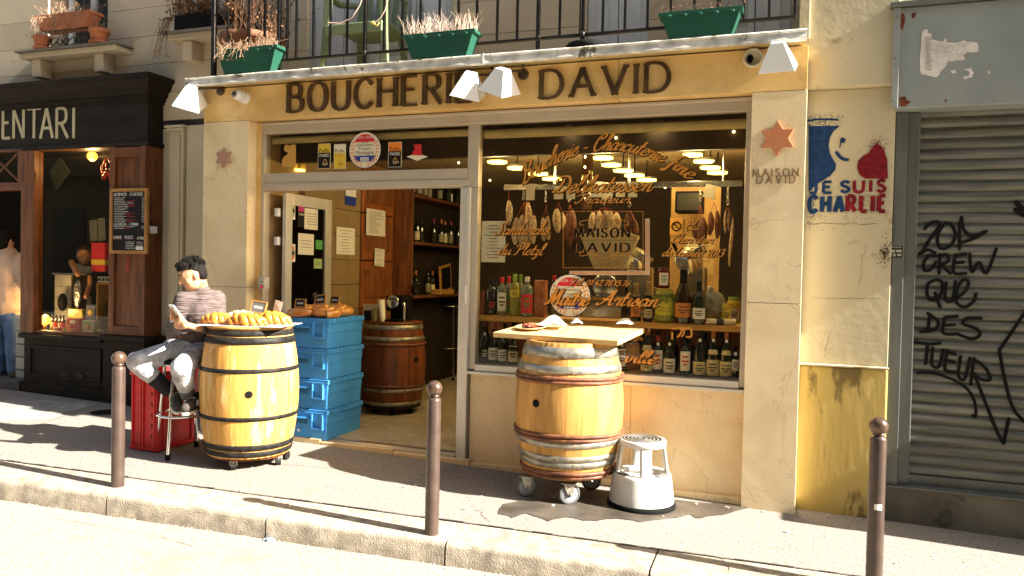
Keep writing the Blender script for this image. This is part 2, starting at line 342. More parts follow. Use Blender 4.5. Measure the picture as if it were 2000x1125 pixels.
def ribbon(mb, fr, P, thick, thin, nib, depth, rnd=False, warp=None):
    KD[0] += 1; dd = depth+(KD[0] % 17)*.00012
    Q = [P[0]]
    for p in P[1:]:
        if math.hypot(p[0]-Q[-1][0], p[1]-Q[-1][1]) > 1e-5: Q.append(p)
    if len(Q) < 2: return
    n = len(Q); A = []; B = []
    for i in range(n):
        a = Q[max(i-1, 0)]; b = Q[min(i+1, n-1)]; th = math.atan2(b[1]-a[1], b[0]-a[0])
        w = (thin+(thick-thin)*abs(math.sin(th-nib)))/2
        if nib is None: w = thick/2
        nx, ny = -math.sin(th)*w, math.cos(th)*w
        A.append((Q[i][0]+nx, Q[i][1]+ny)); B.append((Q[i][0]-nx, Q[i][1]-ny))
    if warp: A = [warp(*p) for p in A]; B = [warp(*p) for p in B]
    vs = [fr.p(*p, dd) for p in A]+[fr.p(*p, dd) for p in B]
    m = len(vs); vs += [fr.p(*p, 0) for p in A]+[fr.p(*p, 0) for p in B]
    fs = []
    for i in range(n-1):
        fs.append((i, i+1, n+i+1, n+i)); fs.append((i, m+i, m+i+1, i+1)); fs.append((n+i, n+i+1, m+n+i+1, m+n+i))
    fs.append((0, n, m+n, m)); fs.append((n-1, m+n-1, m+2*n-1, 2*n-1))
    mb.add(vs, fs)
    if rnd:
        for e in ((Q[0]), (Q[-1])):
            KD[0] += 1; d2 = depth+(KD[0] % 17)*.00012
            ring = [(e[0]+thick/2*math.cos(t*math.pi/5), e[1]+thick/2*math.sin(t*math.pi/5)) for t in range(10)]
            if warp: ring = [warp(*p) for p in ring]
            mb.add([fr.p(*p, d2) for p in ring]+[fr.p(*p, 0) for p in ring], [tuple(range(10))]+[(i, i+10, (i+1) % 10+10, (i+1) % 10) for i in range(10)])
def text(body, fr, h, width=None, thick=.15, thin=.06, nib=.25, depth=.004, font=CAPS, sp=.26, shear=0, serif=0, rnd=False, warp=None, sx=1.0, name='letter', mat=None, parent=None, split=False, jit=0):
    # layout
    adv = []; x = 0
    for ch in body:
        g = font.get(ch, font.get(' ')); adv.append(x); x += g[0]*sx+sp
    tot = x-sp
    k = h; kx = h if width is None else width/tot
    mb = MB(); res = []
    for ch, x0 in zip(body, adv):
        g = font.get(ch)
        if g is None or not g[1]: continue
        if split: mb = MB()
        jy = random.uniform(-jit, jit)
        for P, sm in strokes(g[1]):
            P2 = [((x0+px*sx+shear*py)*kx, (py+jy)*k) for px, py in P]
            if nib is None: ribbon(mb, fr, P2, thick*h, thick*h, 0 if False else None, depth, rnd, warp) if False else ribbon_u(mb, fr, P2, thick*h, depth, rnd, warp)
            else:
                ribbon(mb, fr, P2, thick*h, thin*h, nib, depth, rnd, warp)
                if serif and not sm:
                    for e in (P[0], P[-1]):
                        if (abs(e[1]) < .02 or abs(e[1]-1) < .02) and abs(P[0][1]-P[-1][1]) > .5:
                            ex = (x0+e[0]*sx)*kx; ey = e[1]*k
                            oy = thin*h*.5 if e[1] < .5 else -thin*h*.5
                            ribbon(mb, fr, [(ex-serif*h, ey+oy), (ex+serif*h, ey+oy)], thin*h, thin*h, 0, depth, False, warp)
        if split and mb.v: res.append(mb.build(name, mat, parent, org=None))
    if split: return res
    return mb.build(name, mat, parent)
def ribbon_u(mb, fr, P, w, depth, rnd, warp):
    ribbon(mb, fr, P, w, w, 0, depth, rnd, warp)
def ftext(body, fr, size, mat, name='lettering', parent=None, align='LEFT', depth=.0006, sx=1.0):
    c = bpy.data.curves.new('t', 'FONT'); c.body = body; c.size = size; c.align_x = align; c.extrude = depth/2; c.resolution_u = 2
    o = bpy.data.objects.new('t', c); COL.objects.link(o)
    dg = bpy.context.evaluated_depsgraph_get(); me = bpy.data.meshes.new_from_object(o.evaluated_get(dg))
    bpy.data.objects.remove(o); bpy.data.curves.remove(c)
    po = worg(parent) if parent else V((0, 0, 0))
    for v in me.vertices: v.co = fr.p(v.co.x*sx, v.co.y, v.co.z+depth/2)-po
    me.materials.clear(); me.materials.append(mat)
    o = bpy.data.objects.new(name, me); COL.objects.link(o)
    if parent: o.parent = parent
    return o
# ================================================================ materials used in many places
m_asph = M('asphalt', (.25, .22, .19), .85, var=.26, sc=75, bump=1, bsc=130, bdist=.006, spots=((.19, .165, .14), 2.1, .70), rnd=0)
m_wet = M('wet_asphalt', (.085, .07, .055), .35, var=.3, sc=5, bump=.6, bsc=150, rnd=0)
m_road = M('road_asphalt', (.29, .26, .21), .85, var=.2, sc=55, bump=1, bsc=110, bdist=.007, rnd=0, spots=((.235, .205, .165), 2.2, .58))
m_kerb = M('granite_kerb', (.34, .29, .225), .8, var=.25, sc=14, bump=.8, bsc=120, bdist=.006, rnd=.05)
m_slab = M('stone_paving', (.30, .28, .25), .8, var=.2, sc=9, bump=.5, bsc=70, rnd=.08)
m_mort = M('dark_joint', (.05, .045, .04), .95, rnd=0)
m_mar1 = marble('cream_marble', (.64, .50, .29), (.80, .67, .43), (.26, .15, .07), 1.3)
m_mar2 = marble('golden_marble', (.60, .37, .11), (.78, .55, .24), (.26, .14, .06), 1.5)
m_mar3 = marble('kick_marble', (.68, .49, .24), (.80, .62, .36), (.28, .16, .07), 1.0)
m_alu = M('beige_aluminium', (.50, .43, .33), .38, metal=.25, var=.05, rnd=.02, bump=.03)
m_aluw = M('pale_aluminium', (.62, .58, .50), .35, metal=.3, var=.05, rnd=.02, bump=.03)
m_zinc = M('zinc', (.62, .60, .54), .6, metal=.1, var=.3, sc=9, bump=.3, rnd=.05, spots=((.10, .09, .05), 7, .60))
m_wall = M('cream_render', (.56, .47, .34), .85, var=.10, sc=1.2, bump=.25, bsc=40, rnd=.035, spots=((.48, .38, .24), 3, .62))
m_wall2 = M('pale_render', (.52, .45, .32), .85, var=.10, sc=1.5, bump=.3, bsc=30, rnd=.03, spots=((.20, .15, .08), 2.6, .67))
m_yel = M('yellowed_render', (.43, .375, .25), .8, var=.10, sc=1.8, bump=.5, bsc=18, rnd=.02, col2=(.49, .43, .29), amt=.6, spots=((.27, .21, .11), 2.4, .60))
m_ochre = M('ochre_render', (.34, .245, .065), .75, var=.10, sc=1.6, bump=.6, bsc=12, rnd=.02, col2=(.50, .38, .13), amt=1, spots=((.16, .11, .035), 2.6, .555), stretch=(1.6, 1, .5))
m_stain = M('dark_stain', (.07, .05, .03), .9, rnd=0)
m_blk = M('black_paint', (.006, .006, .006), .8, var=.2, rnd=0)
m_iron = M('black_iron', (.018, .015, .013), .45, metal=.3, var=.4, sc=20, bump=.4, spots=((.09, .035, .015), 18, .62))
m_white = M('white_paint', (.72, .72, .70), .45, var=.05, bump=.05)
m_door_w = M('french_door_paint', (.60, .62, .64), .5, var=.08, sc=4, bump=.15, spots=((.40, .36, .30), 9, .68))
m_glass = glassmat('window_glass', (.90, .88, .80), .012)
m_gclear = glassmat('clear_glass', (.86, .88, .84), .10)
m_dark = M('dark_interior', (.035, .024, .016), .8, rnd=.1)
m_steel = M('steel', (.55, .54, .52), .25, metal=1, var=.08, bump=.05)
m_chrome = M('chrome', (.75, .74, .72), .12, metal=1, var=.05, bump=0)
m_galv = M('galvanised_hoop', (.36, .34, .28), .45, metal=.7, var=.35, sc=14, bump=.3, spots=((.15, .11, .06), 14, .6))
m_paper = M('paper', (.70, .67, .58), .8, var=.05, bump=.05)
m_ink = M('ink', (.06, .055, .05), .8, bump=0, rnd=0)
m_gold = M('gold_lettering', (.58, .25, .035), .4, metal=.1, var=.15, sc=20, bump=0, rnd=0)
m_goldsh = M('lettering_shadow', (.03, .012, .005), .6, bump=0, rnd=0)
m_bronze = M('bronze_letters', (.13, .075, .035), .42, metal=.55, var=.3, sc=14, bump=.15, rnd=.1)

# ================================================================ ground
XL, XR = -30.0, 24.0
def jy(x): return -1.12+.088*(x+.258)           # inner kerb line
kf = G(0, 936); kf2 = G(700, 1034)
ks = (kf2.y-kf.y)/(kf2.x-kf.x)
def ky(x): return kf.y+ks*(x-kf.x)              # outer top edge of the kerb
RD = -.135
def sheet(name, y0, y1, off, mat, nx=60, ny=1, kind='structure', x0=XL, x1=XR):
    mb = MB(); vs = []; fs = []
    for i in range(nx+1):
        x = x0+(x1-x0)*i/nx
        for j in range(ny+1):
            a, b = y0(x), y1(x); vs.append((x, a+(b-a)*j/ny, gz(x)+off))
    for i in range(nx):
        for j in range(ny): fs.append((i*(ny+1)+j, (i+1)*(ny+1)+j, (i+1)*(ny+1)+j+1, i*(ny+1)+j+1))
    mb.add(vs, fs); return tag(mb.build(name, mat), kind=kind)
sheet('ground', lambda x: -40, lambda x: 40, RD-.25, m_dark)
road = sheet('road', lambda x: -7.6, lambda x: ky(x)+.06, RD, m_road)
tag(road, 'pale sunlit asphalt road along the kerb')
pav = sheet('pavement', lambda x: jy(x)+.006, lambda x: .9, 0, m_asph)
tag(pav, 'asphalt pavement between the shop fronts and the kerb')
# kerb of granite blocks
kerb = empty('kerb', (0, 0, 0), 'rounded granite kerb of long blocks along the road', kind='structure')
xj = [G(162, 980).x, G(495, 1020).x]; st = xj[1]-xj[0]
x = xj[0]-3*st
while x < 4:
    x0 = x+.006; x1 = x+st-.006; mb = MB(); nseg = 14; prof = []
    for i in range(nseg+1):
        xx = x0+(x1-x0)*i/nseg; yi = jy(xx)-.004; yo = ky(xx); g = gz(xx); e = .004*math.sin(xx*23)
        prof.append([(xx, yi, g-.2), (xx, yi, g-.004), (xx, yi-.012, g+.003), (xx, yo+.045, g+.002), (xx, yo+.02+e, g-.004), (xx, yo+.006+e, g-.014), (xx, yo+e, g-.032), (xx, yo-.003+e, g-.15), (xx, yo-.003, g-.3)])
    vs = [p for r in prof for p in r]; k = len(prof[0])
    mb.add(vs, [(i*k+j, i*k+j+1, (i+1)*k+j+1, (i+1)*k+j) for i in range(nseg) for j in range(k-1)], True)
    mb.add(prof[0], [tuple(range(k))]); mb.add(prof[-1], [tuple(range(k))])
    mb.build('kerb_stone', m_kerb, kerb)
    x += st
# dark rough gap between the kerb and the asphalt
mb = MB(); x = -8
while x < 2.6:
    w = random.uniform(.05, .16); a = jy(x)+random.uniform(-.004, .002); t = random.uniform(.006, .017)
    mb.add([(x, a, gz(x)+.0045), (x+w, a+w*.088, gz(x+w)+.0045), (x+w, a+t+w*.088, gz(x+w)+.0045), (x, a+t, gz(x)+.0045)], [(0, 1, 2, 3)]); x += w*.97
tag(mb.build('pavement_joint', m_mort), kind='structure')
# old stone paving slabs in front of the café
pavl = empty('stone_paving', (0, 0, 0), 'worn stone paving strip before the dark café front', kind='structure')
a0 = G(-120, 772); a1 = G(196, 788); b0 = G(-120, 826); b1 = G(92, 817)
for i in range(5):
    for j in range(2):
        t0, t1 = i/5+.003, (i+1)/5-.003; s0, s1 = j/2+.006, (j+1)/2-.006
        P = []
        for t, s_ in ((t0, s0), (t1, s0), (t1, s1), (t0, s1)):
            q = a0.lerp(a1, t).lerp(b0.lerp(b1, t), s_); P.append((q.x, q.y, gz(q.x)-.02))
        MB().poly(P, .026, V((0, 0, 1))).build('paving_slab', m_slab, pavl, bevel=.003)
# joint lines in the asphalt
mb = MB()
for p, q in ((G(0, 760), G(240, 776)), (G(196, 788), G(60, 836)), (G(520, 905), G(905, 935))):
    d = (q-p).normalized()*.004; n_ = V((-d.y, d.x, 0))
    mb.add([(p.x, p.y, gz(p.x)+.004), (q.x, q.y, gz(q.x)+.004), (q.x+n_.x, q.y+n_.y, gz(q.x)+.004), (p.x+n_.x, p.y+n_.y, gz(p.x)+.004)], [(0, 1, 2, 3)])
tag(mb.build('asphalt_seam', m_mort), kind='structure')
mb = MB()
def gcrack(pts, off=.0042, w=.003, o2=0):
    P = []
    for (a, b), (c, d) in zip(pts, pts[1:]):
        for i in range(8): P.append((a+(c-a)*i/8+random.uniform(-3, 3), b+(d-b)*i/8+random.uniform(-1, 1)))
    for p_, q_ in zip(P, P[1:]):
        u = G(p_[0], p_[1], o2); v = G(q_[0], q_[1], o2); n_ = V((-(v-u).y, (v-u).x, 0)).normalized()*w*random.uniform(.3, 1)
        mb.add([(u.x+n_.x, u.y+n_.y, gz(u.x)+o2+off), (v.x+n_.x, v.y+n_.y, gz(v.x)+o2+off), (v.x-n_.x, v.y-n_.y, gz(v.x)+o2+off), (u.x-n_.x, u.y-n_.y, gz(u.x)+o2+off)], [(0, 1, 2, 3)])
gcrack([(940, 1000), (945, 1012), (958, 1020)]); gcrack([(1400, 1088), (1412, 1095), (1425, 1118)]); gcrack([(100, 868), (180, 878), (230, 880)], w=.002); gcrack([(600, 940), (700, 962)], w=.0015)
gcrack([(90, 1010), (300, 1045), (420, 1080)], o2=RD, w=.002)
tag(mb.build('asphalt_crack', m_mort), kind='structure')
# manhole lid
q = G(205, 806); mh = empty('manhole_cover', (q.x, q.y, gz(q.x)), 'small round iron cover set in the pavement behind the left bollard', 'manhole cover')
MB().lathe([(.13, .0), (.13, .008), (.115, .008), (.115, .004), (0, .004)], q, 28).build('rim', m_iron, mh)
mb = MB()
for i in range(-3, 4): mb.box((q.x-.09, q.y+i*.028-.005, q.z+.004), (q.x+.09, q.y+i*.028+.005, q.z+.009))
mb.build('tread', m_iron, mh)
# wet patch at the stool
pts = [(970, 1003), (985, 985), (1040, 975), (1150, 972), (1330, 978), (1420, 985), (1462, 990), (1440, 1000), (1400, 1008), (1360, 1012), (1345, 1006), (1310, 1014), (1250, 1020), (1205, 1014), (1150, 1018), (1110, 1012), (1070, 1018), (1030, 1004), (1000, 1012)]
mb = MB(); P = []
for i, p in enumerate(pts):
    p2 = pts[(i+1) % len(pts)]
    for t in (0, .33, .66):
        g_ = G(p[0]+(p2[0]-p[0])*t+random.uniform(-4, 4), p[1]+(p2[1]-p[1])*t+random.uniform(-1.5, 1.5)); P.append((g_.x, g_.y, gz(g_.x)+.004))
mb.add(P, [tuple(range(len(P)))])
tag(mb.build('water_stain', m_wet), 'dark wet patch under the barrel and step stool', kind='structure')
# litter and leaves
m_lit = M('litter', (.55, .5, .42), .8)
mb = MB()
for px, py in ((1080, 988), (1490, 1000), (1618, 1010), (1640, 985), (1535, 1040), (905, 995), (936, 998), (812, 948), (790, 953), (1360, 985), (1380, 978), (410, 1076), (60, 1020), (1420, 992), (1700, 1060), (470, 960), (1400, 978)):
    g_ = G(px, py); a = random.random()*3
    if py > 1010 and px < 700: continue
    mb.box((g_.x-.014, g_.y-.005, gz(g_.x)+.002), (g_.x+.014, g_.y+.005, gz(g_.x)+.007), rot=Euler((0, 0, a)))
for i in range(420):
    x = random.uniform(-7, 1.2); yy = ky(x)-random.random()**2*.12-.004 if i % 3 else random.uniform(jy(x)+.05, -.1); zz0_ = gz(x)+(RD if i % 3 else 0); r_ = random.uniform(.002, .006)
    mb.box((x-r_, yy-r_*.6, zz0_+.001), (x+r_, yy+r_*.6, zz0_+r_*.7+.002), rot=Euler((0, 0, random.random()*3)))
tag(mb.build('litter_scraps', m_lit), 'tiny pale scraps of litter scattered over the pavement', 'litter', kind='stuff')
w_ = G(525, 1056, RD)
cw = MB().box((w_.x-.03, w_.y-.01, w_.z+.002), (w_.x+.035, w_.y+.012, w_.z+.010), rot=Euler((0, 0, .3))).box((w_.x-.01, w_.y-.02, w_.z+.010), (w_.x+.02, w_.y+.014, w_.z+.014), rot=Euler((0, 0, -.5)))
tag(cw.build('candy_wrapper', M('wrapper', (.35, .5, .75), .4)), 'small blue and white wrapper lying in the road by the kerb', 'wrapper')
# house front across the street (behind the camera; the windows mirror it)
ob = empty('opposite_building', (0, -8.6, 0), 'plain cream house front across the street seen only as reflection', 'building')
m_opp = M('opposite_render', (.20, .165, .12), .9, rnd=0); m_opw = M('opposite_window', (.04, .04, .045), .15, rnd=0)
bx('wall', (XL, -9.2, -1), (XR-4, -8.6, 11), m_opp, ob)
mb = MB()
for zz in (1.0, 4.4, 7.6):
    for i in range(22):
        mb.box((XL+1+i*2.2, -8.6, zz), (XL+2.1+i*2.2, -8.56, zz+1.9))
tag(mb.build('window', m_opw, ob), kind='stuff')
mb = MB()
for zz in (3.7, 7.0, 10.6): mb.box((XL, -8.6, zz), (XR-4, -8.45, zz+.14))
mb.build('ledge', m_opp, ob)

# ================================================================ butcher's shop front
FY = -.11; UY = .58
shop = empty('butcher_shop', (-2.3, 0, 0), 'marble-clad butcher shop front with wide window and open door', 'shop')
xa = W(398, 240, FY).x; xb = W(484, 300, FY).x; xc = W(1469, 190, FY).x; xd = W(1577, 180, FY).x
zl = W(1000, 206, FY).z                       # lintel underside
zt = W(1000, 120, -.25).z                     # underside of the balcony slab
# pillars
zj = W(440, 560, FY).z
bx('pillar_panel', (xa, FY, gz(xa)-.02), (xb, .3, zj-.0015), m_mar1, shop, .003)
bx('pillar_panel', (xa, FY, zj+.0015), (xb, .3, zl-.003), m_mar1, shop, .003)
zj2 = W(1500, 592, FY).z
bx('pillar_panel', (xc, FY, gz(xd)-.03), (xd, .3, zj2-.0015), m_mar1, shop, .003)
bx('pillar_panel', (xc, FY, zj2+.0015), (xd, .3, zl-.003), m_mar1, shop, .003)
js = [xa, W(634, 190, FY).x, W(901, 180, FY).x, W(1208, 150, FY).x, xd]
for i in range(4): bx('lintel_panel', (js[i]+.0015, FY-.002, zl), (js[i+1]-.0015, .3, zt-.002), m_mar2, shop, .002)
# recessed reveals
fz1 = zl-.004
FYB = 0.0
xf0 = W(511, 300, FYB).x; xm0 = W(912, 500, FYB).x; xw0 = W(933, 400, FYB).x; xw1 = W(1456, 300, FYB).x; xt1 = W(914, 290, FYB).x
zg = W(1200, 229, FYB).z          # top of glass
zs = W(1000, 715, FYB).z          # sill
zs = (W(931, 710, FYB).z+W(1441, 747, FYB).z)/2
ztr = W(700, 334, FYB).z; zdo = W(700, 369.5, FYB).z
bx('reveal_strip', (xb, .0, gz(xb)), (xf0-.001, .3, fz1), m_mar2, shop)
fr = empty('window_frame', (-2.3, 0, 0), parent=None)
bpy.data.objects.remove(fr)
def fbar(name, a, b, m=m_alu): return bx(name, a, b, m, shop, .004)
fbar('frame_bar', (xf0, -.0, zg), (xc-.001, .08, fz1))
fbar('frame_bar', (xf0+.001, -.018, zg+.07), (xc-.002, .0, fz1-.004))
fbar('frame_bar', (xf0, 0, .07), (W(517, 300, 0).x, .08, zg-.001))
fbar('frame_bar', (W(914, 290, 0).x, 0, zdo), (xw0, .08, zg-.001))
fbar('frame_bar', (W(517, 300, 0).x+.001, .0, zdo+.002), (W(914, 290, 0).x-.001, .08, ztr))
fbar('frame_bar', (W(517, 300, 0).x+.001, -.012, zdo+.012), (W(914, 290, 0).x+.02, -.001, zdo+.06))
fbar('door_jamb', (W(896, 600, 0).x, -.01, .04), (W(911, 600, 0).x, .08, zdo-.001), m_aluw)
fbar('door_jamb', (W(911, 600, 0).x+.001, -.03, .03), (W(917, 600, 0).x, .06, zdo-.001), m_aluw)
fbar('frame_bar', (W(917, 600, 0).x+.001, .002, zs-.04), (xw0, .08, zdo-.001))
fbar('frame_bar', (xw1, .0, zs-.04), (xc-.001, .08, zg-.001))
fbar('frame_bar', (xw0+.001, -.004, zs-.05), (xw1-.001, .08, zs), m_aluw)
fbar('window_ledge', (xm0+.02, -.03, zs-.075), (xc-.001, .06, zs-.052), m_aluw)
# hinge plate on the jamb
hq = W(910, 575, -.03)
MB().box((hq.x-.009, -.04, hq.z-.02), (hq.x+.012, -.031, hq.z+.02)).box((hq.x-.003, -.045, hq.z-.07), (hq.x+.006, -.031, hq.z+.07)).build('hinge', m_white, shop)
# kick panels of marble
xk = W(1230, 850, 0).x
bx('kick_panel', (W(917, 800, 0).x+.001, .004, gz(-1)-.04), (xk-.001, .3, zs-.076), m_mar3, shop, .002)
bx('kick_panel', (xk+.001, .004, gz(-1)-.06), (xc-.001, .3, zs-.076), m_mar3, shop, .002)
mb = MB(); 
for i in range(6):
    x0 = xf0+(xc-xf0)*i/6; x1 = xf0+(xc-xf0)*(i+1)/6-.004
    mb = MB().box((x0, -.055, gz(x1)-.04), (x1, .003, gz((x0+x1)/2)+.035)); mb.build('plinth_stone', m_mar3, shop, .006)
# threshold
xdo0 = W(527, 600, 0).x; xdo1 = W(896, 600, 0).x
bx('threshold', (xf0, -.03, .0), (xdo1, .10, .062), m_alu, shop, .005)
bx('threshold_rail', (xf0, .02, .062), (xdo1, .05, .072), m_chrome, shop)
# panes
bx('transom_pane', (W(517, 300, 0).x+.002, .03, ztr+.001), (W(914, 290, 0).x-.002, .036, zg-.002), m_glass, shop)
tp = [o for o in COL.objects if o.name.startswith('transom_pane')][0]
wp = bx('window_pane', (xw0+.002, .03, zs+.001), (xw1-.002, .036, zg-.002), m_glass, shop)
# roller awning box behind the glass top
rb = MB().tube([(xw0, .12, W(1200, 252, .12).z), (xw1, .12, W(1200, 252, .12).z)], .035, 14)
rb.build('blind_roll', M('blind_cloth', (.45, .36, .18), .7), shop)
MB().tube([(W(517, 300, 0).x, .12, W(700, 268, .12).z), (W(914, 300, 0).x, .12, W(700, 268, .12).z)], .03, 14).build('blind_roll', MATS['blind_cloth'], shop)
# sign letters: bronze, serif
def bframe(px, py, Y): 
    q = W(px, py, Y); return q
q0 = W(566, 217, FY); q1 = W(936, 200, FY); hh = W(566, 162, FY).z-q0.z
text('BOUCHERIE', FX(q0.x, (q0.z+q1.z)/2-.004, FY-.004), hh*.97, q1.x-q0.x-.06, .155, .06, .12, .024, serif=.11, mat=m_bronze, parent=shop, split=True, sp=.32)
q0 = W(1058, 193, FY); q1 = W(1312, 178, FY); hh = W(1058, 139, FY).z-q0.z
text('DAVID', FX(q0.x, (q0.z+q1.z)/2-.003, FY-.004), hh*1.0, q1.x-q0.x-.02, .155, .06, .12, .024, serif=.11, mat=m_bronze, parent=shop, split=True, sp=.32)
for body, px0, px1, py in (('MAISON', 1470, 1562, 345), ('DAVID', 1478, 1556, 358)):
    q0 = W(px0, py, FY); q1 = W(px1, py-4, FY)
    text(body, FX(q0.x, q0.z-.003, FY-.002), .05, q1.x-q0.x-.01, .15, .07, .12, .006, serif=.1, mat=M('engraved_bronze', (.24, .15, .07), .5), parent=shop, split=True, sp=.5)
# small lamp flat details: stars
def star(cx, cz, r, mat, lab):
    P = []
    for k in range(12):
        rr = r if k % 2 == 0 else r*.577; a = math.pi/2+k*math.pi/6; P.append((cx+rr*math.cos(a), FY-.001, cz+rr*math.sin(a)))
    o = MB().poly(P, .014, V((0, -1, 0))).build('star_plaque', mat, shop, .002); o['label'] = lab
m_red_mar = marble('red_marble', (.42, .14, .06), (.52, .22, .10), (.2, .05, .02), 4)
m_pk_mar = marble('pink_marble', (.36, .19, .13), (.45, .26, .18), (.2, .08, .05), 4)
c = W(1518, 271, FY); star(c.x, c.z, .118, m_red_mar, 'orange red marble six-pointed star on the right pillar')
c = W(438, 309, FY); star(c.x, c.z, .092, m_pk_mar, 'dusty pink marble star on the left pillar')
# key switch box with red button on the left reveal
q = W(505, 553, FY)
kb = empty('switch_box', (q.x, FYB, q.z), 'small grey switch box with red button on the door frame', 'switch')
bx('case', (q.x-.035, -.075, q.z-.05), (q.x+.03, -.002, q.z+.05), M('box_grey', (.45, .43, .38), .5), kb, .005)
MB().lathe([(.012, 0), (.012, .012), (0, .014)], (q.x+.008, -.075, q.z-.03), 12, mat=Matrix.Rotation(R(90), 3, 'X')).build('button', M('red_plastic', (.6, .03, .03), .4), kb)
bx('sticker', (q.x-.002, -.077, q.z-.008), (q.x+.024, -.0752, q.z+.042), m_paper, kb)
MB().lathe([(.007, 0), (.007, .01), (0, .01)], (q.x+.012, -.077, q.z+.012), 10, mat=Matrix.Rotation(R(90), 3, 'X')).build('keyhole', m_ink, kb)

# ---- balcony slab
sx0 = W(362, 160, -.27).x; sx1 = W(1577, 70, -.27).x; zz1 = W(1200, 88, -.27).z; zz0 = W(1200, 104, -.27).z
slab = empty('balcony', (-2.3, 0, zz0), 'shallow balcony slab edged with zinc above the butcher sign', 'balcony')
bx('slab', (sx0+.02, -.25, zz0+.012), (sx1-.01, .58, zz1-.01), M('slab_underside', (.50, .36, .14), .8), slab)
L2 = (sx1-sx0)
for i in range(3):
    mb = MB(); x0 = sx0+L2*i/3; x1 = sx0+L2*(i+1)/3-.002; n = 24
    pr = [(-.262, zz0-.012), (-.275, zz0-.008), (-.28, zz0), (-.272, zz1-.012), (-.282, zz1), (-.27, zz1+.01), (-.2, zz1+.006), (-.2, zz1), (-.262, zz1-.004)]
    vs = []
    for j in range(n+1):
        xx = x0+(x1-x0)*j/n; w = .0025*math.sin(xx*9)+.0015*math.sin(xx*31)
        vs += [(xx, y+w, z+w*.5) for y, z in pr]
    k = len(pr); mb.add(vs, [(j*k+a, j*k+(a+1) % k, (j+1)*k+(a+1) % k, (j+1)*k+a) for j in range(n) for a in range(k)])
    mb.add(vs[:k], [tuple(range(k))]); mb.add(vs[-k:], [tuple(range(k))])
    mb.build('zinc_edge', m_zinc, slab)
for px in (942, ):
    q = W(px, 116, -.285); bx('seam_clip', (q.x-.008, -.288, zz0-.01), (q.x+.008, -.27, zz1+.012), m_zinc, slab)
bx('core', (xa+.02, .301, 2.77), (xd-.02, UY-.002, zz0+.010), m_dark, slab); bx('side_sun_block', (xa+.01, .301, .2), (xf0-.12, UY-.002, 2.769), m_dark, shop)  # hidden fill added to keep sun from passing through the shop body
# moss on the left end
mb = MB()
for i in range(420):
    x = sx0+random.random()**1.6*2.3; y = random.uniform(-.27, -.18); r = random.uniform(.004, .013)
    mb.ell((x, y, zz1+.008), (r*1.6, r, r*.7), 5, 4)
o = mb.build('moss', M('moss', (.10, .10, .02), .95, var=.5, sc=30), slab); o['kind'] = 'stuff'

# ================================================================ residential wall above and behind
UY = .58
up_ = empty('apartment_house', (-3, UY, 3), 'cream stone apartment house wall above the shops', 'building')
course = .285
ztop = 5.2
# openings (x0,x1,z0,z1)
def opx(px0, px1, py): return W(px0, py, UY).x, W(px1, py, UY).x
o1 = opx(94, 210, 60); zsill1 = W(130, 86, UY).z
o2 = opx(352, 470, 30); zsill2 = W(380, 58, UY).z
o3 = opx(600, 884, 40); o4 = opx(1145, 1268, 40); o5 = opx(1405, 1545, 40)
ops = [(o1[0], o1[1], zsill1), (o2[0], o2[1], zsill2), (o3[0], o3[1], zz1), (o4[0], o4[1], zz1), (o5[0], o5[1], zz1)]
ops.sort()
z = 2.3; zoff = W(0, 101, UY).z
z = zoff - course*math.ceil((zoff-2.0)/course)
xend = W(1748, 100, UY).x
while z < ztop:
    if z < 2.78: z += course; continue
    z0, z1 = z+.002, z+course-.002
    segs = []; xcur = -14.0
    for a, b, zs_ in ops:
        if z1 > zs_+.02:
            segs.append((xcur, a)); xcur = b
    segs.append((xcur, xend))
    for a, b in segs: bx('stone_course', (a, UY, z0), (b, UY+.3, z1), m_wall, up_, .0025)
    z += course
bx('backing_wall', (-14, UY+.012, 0), (xend, UY+.3, zz1-.3), m_wall2, up_) if False else None
for a, b, zs_ in ops: bx('window_recess', (a, UY+.31, zs_), (b, UY+.34, ztop), m_dark, up_)
bx('joint_core', (-14, UY+.012, 2.79), (xend, UY+.02, zz1), m_mort, up_)
bx('parapet', (-14, UY, ztop+.003), (xend, UY+.35, 8.5), m_wall, up_)
# lower wall strip between café and shop
xg0 = W(330, 400, UY).x
bx('lower_wall', (xg0-.6, UY-.0, gz(-5)-.05), (xa+.3, UY+.29, 2.84), m_wall2, up_)
# moulding (small pilaster)
p0 = W(338, 260, UY); p1 = W(366, 260, UY); p2 = W(398, 260, UY)
zb_ = gz(p0.x)-.03; zcap = W(350, 252, UY).z
mb = MB().box((p0.x, UY-.05, zb_), (p1.x, UY-.001, zcap-.03)).box((p0.x-.015, UY-.075, zcap-.03), (p1.x+.015, UY-.001, zcap)).box((p0.x-.03, UY-.09, zcap+.001), (p1.x+.03, UY-.001, zcap+.025))
mb.build('pilaster', m_wall2, up_, .006)
MB().box((p0.x+.035, UY-.062, .4), (p1.x-.035, UY-.052, zcap-.07)).build('pilaster_panel', m_wall2, up_, .004)
bx('wall_patch', (p1.x+.01, UY-.02, zb_), (xa+.25, UY-.001, 2.86), m_wall2, up_)

